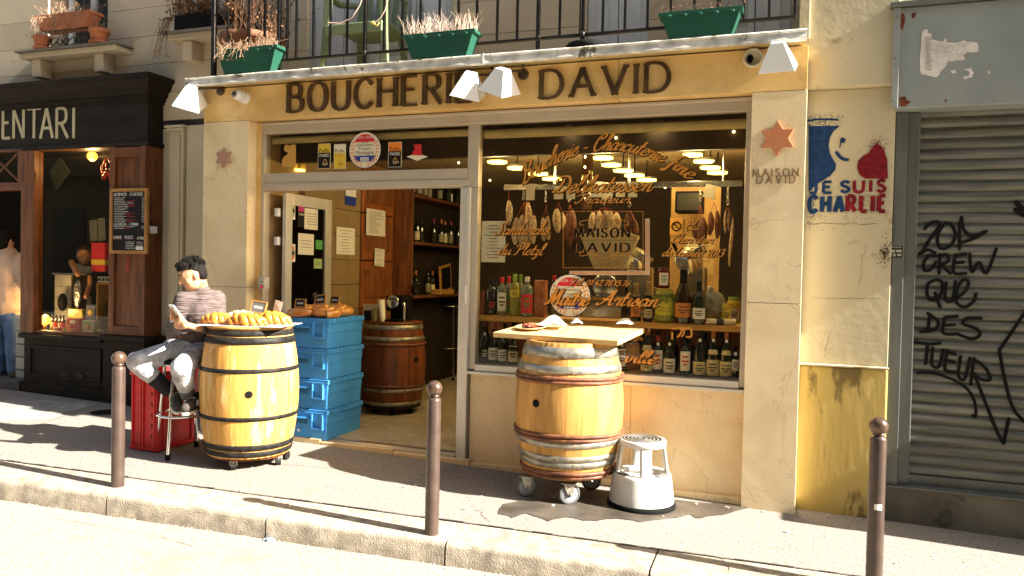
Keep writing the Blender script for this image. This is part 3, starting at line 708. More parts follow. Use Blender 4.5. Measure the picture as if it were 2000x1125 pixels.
def sill(px0, px1, py, corb):
    a = W(px0, py, UY-.22); b = W(px1, py, UY-.22); zt_ = a.z
    s = empty('window_sill', (a.x, UY, zt_)); return s
def stone_sill(x0, x1, zt_, corbs, parent):
    MB().box((x0, UY-.20, zt_-.075), (x1, UY-.001, zt_-.02)).build('sill', m_wall, parent, .008)
    MB().box((x0-.03, UY-.24, zt_-.019), (x1+.03, UY-.001, zt_)).build('sill_slab', M('sill_lead', (.20, .18, .16), .6), parent, .003)
    for c_ in corbs: MB().box((c_-.06, UY-.15, zt_-.26), (c_+.06, UY-.002, zt_-.076), ).build('corbel', m_wall, parent, .012)
zS1 = W(130, 90, UY-.22).z
stone_sill(W(38, 90, UY-.2).x, W(226, 82, UY-.2).x, zS1, (W(70, 110, UY-.15).x, W(192, 110, UY-.15).x), up_)
zS2 = W(345, 60, UY-.22).z
stone_sill(W(324, 60, UY-.2).x, W(470, 60, UY-.2).x, zS2, (W(365, 90, UY-.15).x,), up_)
# casement of left window
def casement(a, b, z0, z1, mat=m_white, py=.14, name='casement', mull=True):
    t = empty(name, (a, UY+py, z0), parent=None); t.parent = up_; t.location = V((a, UY+py, z0))-worg(up_)
    n_ = .05
    for aa, bb in (((a, z0), (a+n_, z1)), ((b-n_, z0), (b, z1)), ((a+n_, z0), (b-n_, z0+n_)), (((a+b)/2-.03, z0+n_), ((a+b)/2+.03, z1))):
        bx('frame', (aa[0], UY+py, aa[1]), (bb[0], UY+py+.05, bb[1]), mat, t, .004)
    bx('pane', (a+n_, UY+py+.02, z0+n_), (b-n_, UY+py+.026, z1), m_gclear, t)
    return t
casement(o1[0]+.12, o1[1]-.02, zS1, 4.6)
casement(o2[0], o2[1], zS2, 4.6)
# french doors behind balcony: white panels
def french(a, b, n, gl, mid=True):
    t = empty('french_door', (a, UY+.06, zz1)); t.parent = up_; t.location = V((a, UY+.06, zz1))-worg(up_)
    w = (b-a)/n
    for i in range(n):
        x0 = a+i*w+.004; x1 = a+(i+1)*w-.004; zq = zz1+.01
        if i in gl:
            for aa in ((x0, x0+.05), (x1-.05, x1)): bx('stile', (aa[0], UY+.05, zq), (aa[1], UY+.1, 4.6), m_door_w, t, .004)
            bx('bottom_rail', (x0+.051, UY+.05, zq), (x1-.051, UY+.1, zq+.32), m_door_w, t, .004)
            bx('pane', (x0+.05, UY+.07, zq+.32), (x1-.05, UY+.076, 4.6), M('net_curtain', (.5, .5, .46), .3), t)
        else:
            bx('door_panel', (x0, UY+.04, zq), (x1, UY+.09, 4.6), m_door_w, t, .004)
            bx('panel_moulding', (x0+.07, UY+.03, zq+.1), (x1-.07, UY+.04, zq+.75), m_door_w, t, .006)
    return t
french(o3[0], o3[1], 4, (2,)); french(o4[0], o4[1], 2, ()); french(o5[0], o5[1], 2, (0,))

# ================================================================ right party wall
PY = .07
pw = empty('party_wall', (W(1650, 900, PY).x, PY, gz(0)), 'yellowed render party wall with ochre lower block', 'wall')
px0 = W(1555, 990, PY).x-.05; px1 = W(1728, 900, PY).x; zo = W(1640, 715, PY).z
bx('render_face', (px0, PY, zo+.012), (px1, PY+.4, 2.75), m_yel, pw, .004)
bx('render_face', (px0-.02, PY-.06, 2.752), (px1, PY+.4, 8.5), m_yel, pw, .01)
bx('lower_block', (px0, PY-.03, gz(px1)-.05), (px1, PY+.4, zo-.004), m_ochre, pw, .012)
bx('block_ledge', (px0, PY-.05, zo-.002), (px1+.002, PY, zo+.011), m_yel, pw, .004)
bx('top_return', (xd+.005, -.02, zz1+.02), (px0-.021, UY, 8.5), m_yel, pw, .004)
# fine cracks and chips
mb = MB()
def crack(pts, Y, w=.003):
    for a, b in zip(pts, pts[1:]):
        pa = W(*a, Y); pb = W(*b, Y); d = (pb-pa); n_ = V((-d.z, 0, d.x)).normalized()*w*random.uniform(.4, 1)
        mb.add([pa+n_, pb+n_*.6, pb-n_*.6, pa-n_], [(0, 1, 2, 3)])
def rcrack(a, b, n, amp, Y, w=.002):
    P = []
    for i in range(n+1): P.append((a[0]+(b[0]-a[0])*i/n+random.uniform(-amp, amp), a[1]+(b[1]-a[1])*i/n+random.uniform(-amp, amp)))
    crack(P, Y, w)
rcrack((1575, 436), (1712, 437), 9, 2, PY-.003); rcrack((1583, 712), (1722, 722), 8, 1, PY-.004, .002); rcrack((1585, 582), (1722, 584), 5, .5, PY-.003, .0015)
rcrack((1690, 480), (1680, 560), 7, 3, PY-.003, .0015); rcrack((1622, 640), (1610, 700), 6, 3, PY-.003, .0012); rcrack((1700, 930), (1695, 1000), 6, 3, PY-.034, .002)
rcrack((1600, 780), (1610, 900), 8, 3, PY-.034, .0012)
mb.build('crack', m_stain, pw)
o = MB(); 
c = W(1727, 495, PY)
for i in range(150):
    r = abs(random.gauss(0, .045)); a = random.random()*6.28; s_ = random.uniform(.001, .004)
    x = c.x+r*math.cos(a)*.6; z = c.z+r*math.sin(a)*1.6
    if x < px1-.005: o.add([(x-s_, PY-.004, z-s_), (x+s_, PY-.004, z-s_), (x+s_, PY-.004, z+s_), (x-s_, PY-.004, z+s_)], [(0, 1, 2, 3)])
o = o.build('soot_speckle', m_stain, pw); o['kind'] = 'stuff'

# graffiti stencil on the wall
m_gb = M('blue_spray', (.006, .032, .11), .95, var=.3, sc=30, bump=.1, rnd=0); m_gr = M('red_spray', (.17, .005, .012), .95, var=.3, sc=30, bump=.1, rnd=0)
gq = W(1655, 330, PY-.004)
gf = empty('stencil_graffiti', (gq.x, PY, gq.z), 'blue white and red stencil of a smiling profile reading JE SUIS CHARLIE', 'graffiti')
def wpoly(mb, pts, Y, th=.001, dens=1):
    mb.poly([W(px, py, Y) for px, py in pts], th, V((0, -1, 0)))
mb = MB()
arc = [(1640, 246), (1628, 256), (1621, 268), (1618, 284), (1621, 300), (1628, 313), (1633, 321), (1631, 332), (1622, 343), (1605, 354)]
wpoly(mb, [(1579, 246)]+arc+[(1592, 362), (1584, 372), (1579, 372)], PY-.003)
mb.build('blue_field', m_gb, gf)
mb = MB()
mb.add([W(1646+5.5*math.cos(t*.524), 274+5.5*math.sin(t*.524), PY-.003) for t in range(12)], [tuple(range(12))])
fr_ = FX(0, 0, PY-.002)
def wstroke(mb, pts, Y, w, sm=True, rnd=True, depth=.0012):
    P = [(W(px, py, Y).x, W(px, py, Y).z) for px, py in pts]
    if sm: P = catmull(P)
    ribbon(mb, FX(0, 0, Y), P, w, w, 0, depth, rnd)
wstroke(mb, [(1634, 298), (1640, 306), (1648, 311), (1655, 312)], PY-.002, .02)
wstroke(mb, [(1642, 276), (1640, 288)], PY-.002, .006)
mb.build('face_marks', m_gb, gf)
mb = MB(); wpoly(mb, [(1705, 286), (1712, 281), (1720, 284), (1727, 294), (1733, 312), (1734, 349), (1690, 349), (1678, 341), (1674, 328), (1676, 314), (1686, 304), (1697, 299)], PY-.003)
mb.build('red_field', m_gr, gf)
mb = MB()
wstroke(mb, [(1578, 236), (1600, 233), (1636, 234)], PY-.002, .012)
mb.build('overspray', m_gb, gf)
for body, a, b, y0, y1, m_ in (('JE', 1582, 1624, 377, 356, m_gb), ('S', 1643, 1658, 375, 355, m_gb), ('UIS', 1668, 1728, 375, 353, m_gr), ('CHA', 1580, 1646, 414, 384, m_gb), ('RLIE', 1655, 1729, 413, 383, m_gr)):
    q0 = W(a, y0, PY); q1 = W(b, y0, PY); h_ = W(a, y1, PY).z-q0.z
    t = text(body, FX(q0.x, q0.z, PY-.002), h_, q1.x-q0.x, .28, .26, .2, .0012, sp=.52, name='stencil_letters', mat=m_gb if m_ is m_gb else m_gr, parent=gf)
# overspray specks
for m_, cx, cy, sxx, syy, n in ((m_gb, 1600, 236, 22, 7, 260), (m_gb, 1584, 400, 5, 20, 200), (m_gb, 1610, 395, 34, 22, 260), (m_gr, 1712, 282, 12, 8, 220), (m_gr, 1700, 385, 26, 24, 240)):
    mb = MB()
    for i in range(n):
        q = W(random.gauss(cx, sxx), random.gauss(cy, syy), PY-.0025); s_ = random.uniform(.0008, .0028)
        if px0+.01 < q.x < px1-.005: mb.add([q+V((-s_, 0, -s_)), q+V((s_, 0, -s_)), q+V((s_, 0, s_)), q+V((-s_, 0, s_))], [(0, 1, 2, 3)])
    o = mb.build('spray_specks', m_, gf); o['kind'] = 'stuff'

# ================================================================ steel shutter on the right
SY = .16
m_shut = M('shutter_steel', (.135, .133, .108), .6, metal=.1, var=.3, sc=7, stretch=(.35, 1, 6), bump=.15, rnd=.14, spots=((.09, .06, .035), 6, .62))
m_steelg = M('grey_steel', (.11, .115, .10), .5, metal=.2, var=.2, sc=3, stretch=(3, 3, .6), bump=.1, rnd=.03, spots=((.22, .22, .2), 4, .72))
m_boxg = M('shutter_box_paint', (.25, .275, .26), .5, metal=.1, var=.12, sc=2.5, bump=.08, rnd=0, spots=((.13, .06, .03), 3.2, .74))
sh = empty('roller_shutter', (W(1900, 900, SY).x, SY, gz(1)), 'closed grey roller shutter tagged with black graffiti', 'shutter')
sx_0 = px1+.004; sx_1 = 2.45
g1 = W(1789, 500, SY-.05).x; g2 = W(1775, 700, SY).x
zb1 = W(1900, 951, SY).z; ztb = W(1850, 208, -.02).z
bx('guide_post', (sx_0, SY-.08, gz(1)+.1), (W(1766, 500, SY-.08).x, SY+.2, ztb-.002), m_steelg, sh, .004)
bx('guide_rail', (W(1766, 500, SY-.08).x+.002, SY-.05, gz(1)+.1), (g1, SY+.1, ztb-.004), m_steelg, sh, .004)
bx('guide_lip', (g1-.012, SY-.03, gz(1)+.12), (g1+.006, SY-.008, ztb-.006), m_shut, sh, .003)
pitch = (W(1850, 780, SY).z-W(1850, 800, SY).z)/20*20.6
# slat profile shared
def slatmesh():
    mb = MB(); pr = [(0.0, 0), (-.012, pitch*.12), (-.016, pitch*.35), (-.014, pitch*.62), (-.004, pitch*.8), (.003, pitch*.86), (.003, pitch*.97)]
    vs = []
    for x in (g1+.001, sx_1): vs += [(x-g1, y, z) for y, z in pr]
    k = len(pr); mb.add(vs, [(i, i+1, k+i+1, k+i) for i in range(k-1)], True); return mb.mesh('slat')
sm_ = slatmesh(); sm_.materials.append(m_shut)
n_sl = int((ztb-zb1)/pitch)+2
for i in range(n_sl):
    o = link('slat', sm_, sh, V((g1, SY, zb1+.05+i*pitch))-V(sh.location))
bx('bottom_bar', (g1+.002, SY-.025, zb1-.012), (sx_1, SY+.02, zb1+.048), m_steelg, sh, .004)
bx('shutter_backing', (g1, SY+.012, zb1), (sx_1, SY+.03, ztb+.3), m_blk, sh)
bt = W(1850, 8, -.02).z
hb = empty('shutter_box', (W(1850, 100, 0).x, -.02, ztb), 'grey painted steel shutter housing with torn paper remnants', 'shutter box')
bx('front_panel', (W(1755, 100, -.02).x, -.02, ztb), (sx_1, .5, bt), m_boxg, hb, .006)
bx('side_angle', (W(1743, 110, -.02).x, -.035, ztb+.002), (W(1756, 110, -.02).x, -.021, bt), m_boxg, hb, .003)
bx('top_flashing', (W(1743, 110, -.02).x-.02, -.05, bt+.003), (sx_1, .5, bt+.035), m_steelg, hb, .003)
bx('upper_wall', (W(1748, 110, .1).x, .1, bt+.04), (sx_1, .6, 8.5), m_yel, hb)
for zz in (ztb+.05, (ztb+bt)/2, bt-.06): MB().ell((W(1749, 110, -.036).x, -.036, zz), (.006, .004, .006), 8, 6).build('rivet', m_steelg, hb)
# torn paper
m_torn = M('torn_paper', (.62, .58, .54), .9, var=.12, sc=12, bump=.3, rnd=0)
for pts in ([(1801, 62), (1806, 57), (1813, 58), (1812, 64), (1820, 66), (1820, 77), (1842, 81), (1848, 74), (1849, 82), (1875, 82), (1884, 78), (1888, 82), (1906, 83), (1911, 90), (1910, 101), (1888, 102), (1881, 107), (1885, 117), (1868, 118), (1851, 120), (1844, 133), (1833, 148), (1824, 151), (1812, 148), (1800, 146), (1797, 130), (1799, 90)],
            [(1856, 138), (1866, 136), (1868, 142), (1860, 144)], [(1882, 136), (1897, 133), (1902, 142), (1899, 151), (1884, 156), (1880, 150), (1892, 148), (1894, 141)], [(1929, 137), (1935, 141), (1932, 145)]):
    mb = MB(); P = []
    for i, p in enumerate(pts):
        p2 = pts[(i+1) % len(pts)]; P.append(p)
        if abs(p[0]-p2[0])+abs(p[1]-p2[1]) > 10: P.append(((p[0]+p2[0])/2+random.uniform(-2, 2), (p[1]+p2[1])/2+random.uniform(-2, 2)))
    mb.poly([W(a, b, -.021) for a, b in P], .0012, V((0, -1, 0))); mb.build('torn_poster', m_torn, hb)
mb = MB()
for i in range(16):
    for j in range(2):
        q = W(1806+i*0+j*2, 74+i*4.2, -.023); mb.box((q.x, -.0228, q.z), (q.x+random.uniform(.02, .05), -.0224, q.z+.004))
for i in range(70):
    q = W(random.uniform(1822, 1890), random.choice([86, 90, 94, 98, 102, 106, 110]), -.023); mb.box((q.x, -.0228, q.z), (q.x+.01, -.0224, q.z+.003))
mb.build('poster_print', M('faded_print', (.40, .37, .36), .9), hb)
m_rust = M('rust', (.16, .045, .015), .9, var=.4, sc=20, rnd=0)
for pts in ([(1757, 28), (1766, 26), (1768, 40), (1763, 60), (1757, 52)], [(1780, 26), (1790, 24), (1787, 34), (1781, 36)], [(1757, 190), (1768, 188), (1772, 197), (1780, 198), (1768, 208), (1757, 207)], [(1843, 196), (1850, 194), (1848, 200)]):
    mb = MB(); mb.poly([W(a, b, -.0205) for a, b in pts], .0008, V((0, -1, 0))); mb.build('rust_patch', m_rust, hb)
# plinth under the shutter
pl = empty('shutter_plinth', (1.5, SY, gz(1.5)), 'stained concrete plinth under the grey shutter', 'plinth')
bx('concrete', (sx_0, SY-.10, gz(2.4)-.06), (sx_1, SY+.3, zb1-.02), M('stained_concrete', (.15, .135, .10), .85, var=.3, sc=3, bump=.4, bsc=20, spots=((.06, .05, .035), 4, .60)), pl, .012)
bx('edge_angle', (sx_0, SY-.115, zb1-.03), (sx_1, SY-.03, zb1-.018), m_steelg, pl, .002)
# little warning plate
q = W(1749, 492, SY-.082); wpn = empty('warning_sticker', (q.x, SY-.08, q.z), 'small black warning sticker on the steel shutter post', 'sticker')
bx('plate', (q.x-.042, SY-.0825, q.z-.038), (q.x+.04, SY-.0805, q.z+.038), M('sticker_black', (.03, .028, .022), .5), wpn)
mb = MB()
for i in range(6): mb.box((q.x-.036+i*.012, SY-.0835, q.z+.026), (q.x-.029+i*.012, SY-.0826, q.z+.033))
for (a, b, c_, d) in ((-.034, -.004, -.004, .014), (.002, -.002, .034, .014), (-.034, -.024, -.02, -.01), (-.012, -.03, .0, -.012), (.01, -.026, .034, -.012)): mb.box((q.x+a, SY-.0835, q.z+b), (q.x+c_, SY-.0826, q.z+d))
mb.build('print', M('sticker_print', (.35, .33, .26), .5), wpn)
# tags
tg = empty('shutter_tag', (W(1870, 600, SY).x, SY-.02, 1), 'black spray tag in five scrawled lines on the shutter reading ZOP CREW QUE DES TUEUR', 'graffiti')
mb = MB(); YT = SY-.0185
def tw(pts, w=.02, sm=True): wstroke(mb, pts, YT, w, sm, True)
# ZOP
tw([(1806, 447), (1818, 436), (1832, 434), (1834, 442), (1820, 462), (1806, 484), (1800, 495)]); tw([(1796, 496), (1812, 488), (1826, 494)]); tw([(1842, 440), (1832, 458), (1832, 478), (1842, 486), (1858, 478), (1866, 458), (1858, 440), (1846, 436)]); tw([(1878, 424), (1874, 448), (1874, 486)]); tw([(1878, 424), (1882, 448), (1900, 462), (1926, 452)]); tw([(1926, 452), (1902, 466), (1878, 474)])
# CREW
tw([(1826, 500), (1814, 500), (1804, 514), (1806, 528), (1818, 526), (1828, 512)]); tw([(1836, 498), (1834, 534)]); tw([(1836, 500), (1850, 498), (1852, 510), (1838, 516)]); tw([(1838, 516), (1856, 534)]); tw([(1866, 498), (1862, 532), (1886, 534)]); tw([(1866, 500), (1886, 496)]); tw([(1864, 514), (1882, 512)]); tw([(1894, 496), (1898, 532), (1912, 512), (1926, 534), (1946, 486)])
# QUE
tw([(1828, 546), (1812, 556), (1812, 580), (1824, 586), (1838, 574), (1840, 552), (1828, 546)]); tw([(1826, 572), (1836, 600)]); tw([(1848, 552), (1846, 584), (1860, 586), (1866, 550)]); tw([(1866, 584), (1884, 570), (1892, 552), (1882, 546), (1870, 564), (1868, 590), (1884, 600), (1902, 588), (1906, 574)])
# DES
tw([(1816, 616), (1812, 648)]); tw([(1812, 612), (1832, 628), (1826, 644), (1798, 648)]); tw([(1846, 620), (1842, 650), (1872, 652)]); tw([(1846, 620), (1870, 618)]); tw([(1844, 636), (1864, 634)]); tw([(1916, 622), (1890, 622), (1880, 632), (1906, 642), (1914, 654), (1898, 662), (1874, 654)])
# TUEUR
tw([(1786, 668), (1816, 672), (1836, 670)]); tw([(1812, 672), (1808, 710)]); tw([(1822, 680), (1820, 712), (1834, 716), (1842, 684)]); tw([(1850, 686), (1846, 722), (1866, 728)]); tw([(1850, 688), (1866, 692)]); tw([(1848, 704), (1864, 708)]); tw([(1876, 696), (1872, 734), (1884, 740), (1894, 700)]); tw([(1902, 700), (1896, 750)]); tw([(1902, 702), (1924, 718), (1934, 740), (1920, 742), (1900, 730)])
tw([(1906, 738), (1926, 790), (1946, 840), (1960, 866)]); tw([(1960, 866), (1966, 838), (1970, 818)])
tw([(1792, 728), (1830, 730), (1880, 752), (1902, 780), (1906, 812), (1900, 812)], .018)
mb.build('scrawl', m_blk, tg)
tg2 = empty('arrow_tag', (W(1985, 700, SY).x, SY-.02, 1), 'large black angular spray line at the right edge of the shutter', 'graffiti')
mb = MB()
tw([(2010, 598), (1975, 650), (1952, 684)], .02); mb.build('scrawl', m_blk, tg2); mb = MB(); tw([(1952, 684), (1962, 740), (1980, 800), (2010, 830)], .02); mb.build('scrawl', m_blk, tg2); mb = MB(); tw([(1986, 396), (1998, 408), (2016, 398)], .03); tw([(1984, 410), (2000, 420)], .03)
mb.build('scrawl', m_blk, tg2)
# next shop front off to the right: unseen block added to cast the pavement's shade strip
nb = empty('added_neighbour_front', (2.6, -.2, gz(2.6)), 'stone shopfront with low parapet next to the shutter just outside the view', 'shop')
bx('parapet', (2.47, -.30, gz(3)-.1), (2.8, .5, 1.42), m_wall2, nb, .01)  # invented block, height set so its shadow ends at the right pillar
bx('shade_block_cap', (2.45, -.32, 1.422), (2.82, .5, 1.48), m_wall2, nb, .01)
bx('entablature', (2.46, .05, 3.102), (6.0, .5, 3.5), m_wall2, nb, .01)
bx('window_wall', (2.801, .1, gz(3)-.2), (6.0, .5, 3.1), m_dark, nb)
# ================================================================ butcher's interior
XLW = xdo0-.03
FZ = .062
room = empty('shop_interior', (-2, 1.5, FZ), kind='structure'); room['label'] = 'dim interior of the butcher shop behind the glass'
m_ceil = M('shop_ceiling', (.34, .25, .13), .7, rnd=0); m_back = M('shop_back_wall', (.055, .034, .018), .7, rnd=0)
m_tanw = M('tan_board', (.33, .20, .08), .6, rnd=.05)
m_tile = M('beige_wall_tile', (.27, .185, .085), .3, var=.06, rnd=.05, bump=.02)
m_ftile = M('floor_tile', (.46, .385, .27), .35, var=.12, rnd=.09, bump=.03, spots=((.35, .28, .18), 5, .62))
m_wood = M('red_brown_wood', (.20, .07, .022), .45, var=.35, sc=5, stretch=(6, 6, .7), bump=.1, rnd=.12)
m_pine = M('honey_wood', (.50, .26, .06), .45, var=.2, sc=5, stretch=(.8, 8, 8), bump=.08, rnd=.08)
YB = 4.2
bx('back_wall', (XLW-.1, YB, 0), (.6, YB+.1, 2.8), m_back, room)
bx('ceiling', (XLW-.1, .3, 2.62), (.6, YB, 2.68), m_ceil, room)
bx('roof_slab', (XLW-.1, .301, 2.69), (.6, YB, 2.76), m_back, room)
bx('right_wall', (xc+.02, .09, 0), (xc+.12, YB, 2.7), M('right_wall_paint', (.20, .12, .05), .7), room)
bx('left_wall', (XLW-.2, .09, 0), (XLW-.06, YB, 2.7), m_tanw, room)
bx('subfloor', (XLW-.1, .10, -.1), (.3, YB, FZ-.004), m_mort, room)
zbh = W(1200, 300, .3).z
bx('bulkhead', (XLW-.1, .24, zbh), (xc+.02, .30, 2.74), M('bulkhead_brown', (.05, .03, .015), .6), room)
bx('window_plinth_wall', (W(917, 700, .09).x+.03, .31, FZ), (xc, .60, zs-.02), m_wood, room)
# floor tiles (running bond)
mb = MB().box((0, 0, 0), (.197, .097, .012)); tm = mb.mesh('tile'); tm.materials.append(m_ftile)
for j in range(24):
    for i in range(10):
        x = xdo1+.35-(i+1)*.2-(j % 2)*.1; y = .102+j*.1
        if x < XLW+.0: continue
        link('tile', tm, room, V((x, y, FZ-.004))-V(room.location), sc=(.985, .965, 1))
bx('far_floor', (XLW, 2.51, FZ-.006), (.3, YB, FZ+.005), m_ftile, room)
bx('near_floor', (xdo1+.36, .10, FZ-.006), (.3, 2.5, FZ+.005), m_ftile, room)
# left wall: tiles, wood panel
def YX(px, X): return WX(px, 500, X).y
y0 = YX(653, XLW); y1 = YX(703, XLW); y2 = YX(764, XLW); y3 = YX(890, XLW)+.5
zz = FZ+.02; k = 0
while zz < 2.55:
    t = zz+.245
    for a, b in ((y0-.5, y0-.002), (y0+.002, (y0+y1)/2-.002), ((y0+y1)/2+.002, y1-.004)):
        bx('wall_tile', (XLW-.06, a, zz), (XLW-.0, b, t), m_tile, room, .002)
    zz += .25
for i in range(5):
    za = FZ+.02+i*.5
    bx('wood_panel', (XLW-.06, y1, za), (XLW+.02, y2, za+.49), M('orange_wood', (.27, .085, .02), .4, var=.25, sc=4, stretch=(5, 5, 1)), room, .008)
    bx('wood_field', (XLW+.02, y1+.08, za+.1), (XLW+.032, y2-.08, za+.40), MATS['red_brown_wood'], room, .008)
# wine shelving
wr = empty('wine_shelf', (XLW, (y2+y3)/2, FZ), 'dark wood wine shelving along the left shop wall', 'shelf')
shz = [WX(830, 474, XLW+.25).z, WX(800, 578, XLW+.25).z, WX(830, 384, XLW+.25).z]
for z_ in shz: bx('shelf_board', (XLW-.02, y2+.03, z_-.03), (XLW+.28, y3, z_), M('shelf_wood', (.16, .055, .02), .4, var=.2), wr, .003)
bx('side_board', (XLW-.02, y2, FZ), (XLW+.26, y2+.028, 2.6), m_wood, wr, .003)
bx('back_board', (XLW-.05, y2+.03, FZ), (XLW-.022, y3, 2.6), m_dark, wr)
# paper notices
def notice(name, pts_plane, w, h, label, lines=8, col=None, parent=None, X=None, tilt=0, ink=None, header=0):
    """pts_plane = centre point on plane X (facing +x) or Y (facing -y)"""
    c = pts_plane; m_ = col or m_paper; ik = ink or m_ink
    t = empty(name, c, label, 'notice')
    ax = V((0, 1, 0)) if X else V((1, 0, 0)); nn = V((1, 0, 0)) if X else V((0, -1, 0)); uu = V((0, 0, 1))
    ca, sa = math.cos(tilt), math.sin(tilt); ax2 = ax*ca+uu*sa; up2 = uu*ca-ax*sa
    f = Frame(c-ax2*w/2-up2*h/2, ax2, up2, nn)
    P = [f.p(0, 0, .001), f.p(w, 0, .004), f.p(w, h, .001), f.p(0, h, .001)]
    MB().poly(P, .0012, nn).build('sheet', m_, t)
    mb = MB()
    for i in range(lines):
        v = h*(.88-.78*i/max(1, lines-1)); wd_ = w*random.uniform(.3, .75); u0 = (w-wd_)/2 if header else w*.12
        mb.add([f.p(u0, v, .0062), f.p(u0+wd_, v, .0062), f.p(u0+wd_, v+h*.014, .0062), f.p(u0, v+h*.014, .0062)], [(0, 1, 2, 3)])
    if mb.v: mb.build('print', ik, t)
    return t
def nX(px, py, X, w, h, label, **k): return notice('paper_notice', WX(px, py, X), w, h, label, X=True, **k)
nX(675, 471, XLW+.008, .34, .27, 'white printed sheet taped to beige tiles inside the doorway', header=1)
nX(734, 435, XLW+.04, .40, .28, 'two-column white menu sheet on orange wood panel inside', lines=14)
nX(741, 503, XLW+.04, .21, .19, 'small tilted white notice below the menu sheet on the wood panel', lines=4, tilt=-.06)
# door leaf (opened inward against the left wall)
dl = empty('door_leaf', (XLW+.05, .12, FZ), 'open glazed aluminium door leaf covered with stickers', 'door')
dy0 = .13; DX = XLW+.07
dyE = WX(644, 480, DX).y; dzT = WX(644, 387, DX).z-.02
def lf(n, a, b, m=m_aluw): return bx(n, (DX-.02, a[0], a[1]), (DX+.02, b[0], b[1]), m, dl, .004)
lf('stile', (dy0, FZ+.01), (dy0+.09, dzT)); lf('stile', (dyE-.10, FZ+.01), (dyE, dzT)); lf('top_rail', (dy0+.091, dzT-.10), (dyE-.101, dzT)); lf('bottom_rail', (dy0+.091, FZ+.01), (dyE-.101, FZ+.15))
bx('pane', (DX-.004, dy0+.09, FZ+.15), (DX+.004, dyE-.10, dzT-.10), glassmat('door_glass', (.18, .17, .15), .10), dl)
for py in (413, 470): 
    q = WX(531, py, XLW+.03); bx('hinge', (XLW+.0, .085, q.z-.035), (XLW+.035, .125, q.z+.035), m_white, dl, .002)
def sX(px, py, w, h, mat, name='sticker', dx=.006):
    c = WX(px, py, DX+.006); return MB().box((DX+dx, c.y-w/2, c.z-h/2), (DX+dx+.001, c.y+w/2, c.z+h/2)).build(name, mat, dl), c
def disc(c, r, d, mat, name, par, axis='X', sy=1):
    mb = MB(); n = 24
    if axis == 'X': P = [c+V((0, r*math.cos(t*2*math.pi/n), r*sy*math.sin(t*2*math.pi/n))) for t in range(n)]; nn = V((1, 0, 0))
    else: P = [c+V((r*math.cos(t*2*math.pi/n), 0, r*sy*math.sin(t*2*math.pi/n))) for t in range(n)]; nn = V((0, -1, 0))
    return mb.poly([p+nn*d for p in P], .0008, nn).build(name, mat, par)
m_s = {k: M('print_'+k, c, .5, var=.03, bump=0, rnd=0) for k, c in dict(magenta=(.45, .03, .18), green=(.10, .36, .10), ltgreen=(.40, .50, .22), teal=(.03, .25, .35), orange=(.70, .20, .02), yellow=(.65, .46, .03), blue=(.015, .04, .25), red=(.55, .02, .03), black=(.015, .012, .012), cream=(.68, .62, .45), white=(.72, .70, .65), gold=(.50, .27, .06), brown=(.12, .05, .02), grey=(.2, .2, .2)).items()}
for (py, ring1, ring2) in ((411, 'teal', 'yellow'), (494, 'red', 'orange')):
    o, c = sX(569, py, .11, .155, m_s['white'])
    c.x = DX+.008; disc(c, .045, .0, m_s[ring1], 'emblem', dl, sy=1.5); disc(c, .036, .001, m_s[ring2], 'emblem', dl, sy=1.5); disc(c, .026, .002, m_s['green'], 'emblem', dl, sy=1.5)
    MB().box((c.x+.003, c.y-.04, c.z-.014), (c.x+.0045, c.y+.04, c.z+.014)).build('emblem_band', m_s['black'], dl)
o, c = sX(588, 420, .09, .22, m_s['black']); o['label'] = 'black and magenta PARIS guide sticker'
MB().box((DX+.0075, c.y-.045, c.z+.03), (DX+.0085, c.y+.045, c.z+.11)).build('sticker_band', m_s['magenta'], dl)
ftext('PARIS', Frame((DX+.009, c.y-.04, c.z-.005), (0, 1, 0), (0, 0, 1), (1, 0, 0)), .032, m_s['cream'], parent=dl)
o, c = sX(608, 428, .21, .19, m_paper, 'paper_sheet', .0045)
mb = MB()
for i in range(5): mb.box((DX+.0056, c.y-.06, c.z-.05+i*.024), (DX+.0062, c.y+.09, c.z-.046+i*.024))
mb.build('print', m_ink, dl)
o, c = sX(598, 477, .24, .19, m_paper, 'paper_sheet', .0045)
mb = MB()
for i in range(3): mb.box((DX+.0056, c.y-.08, c.z-.03+i*.03), (DX+.0062, c.y+.08, c.z-.026+i*.03))
mb.build('print', m_ink, dl)
o, c = sX(623, 478, .11, .085, m_s['green']); o['label'] = 'green rounded sticker'
o, c = sX(621, 515, .13, .09, m_s['ltgreen']); o['label'] = 'pale green sticker reading 2016'
ftext('2016', Frame((DX+.009, c.y-.045, c.z-.01), (0, 1, 0), (0, 0, 1), (1, 0, 0)), .038, m_s['green'], parent=dl)
sX(565, 516, .07, .035, m_s['white'])
q = WX(685, 378, XLW+.008); 
t = empty('door_notice', q, 'white and blue pictogram notice near the door head on the tiles', 'notice')
MB().box((q.x, q.y-.1, q.z-.03), (q.x+.002, q.y+.1, q.z+.12)).build('sheet', m_s['white'], t); MB().box((q.x, q.y-.1, q.z-.12), (q.x+.002, q.y+.1, q.z-.032)).build('sheet_band', m_s['blue'], t)
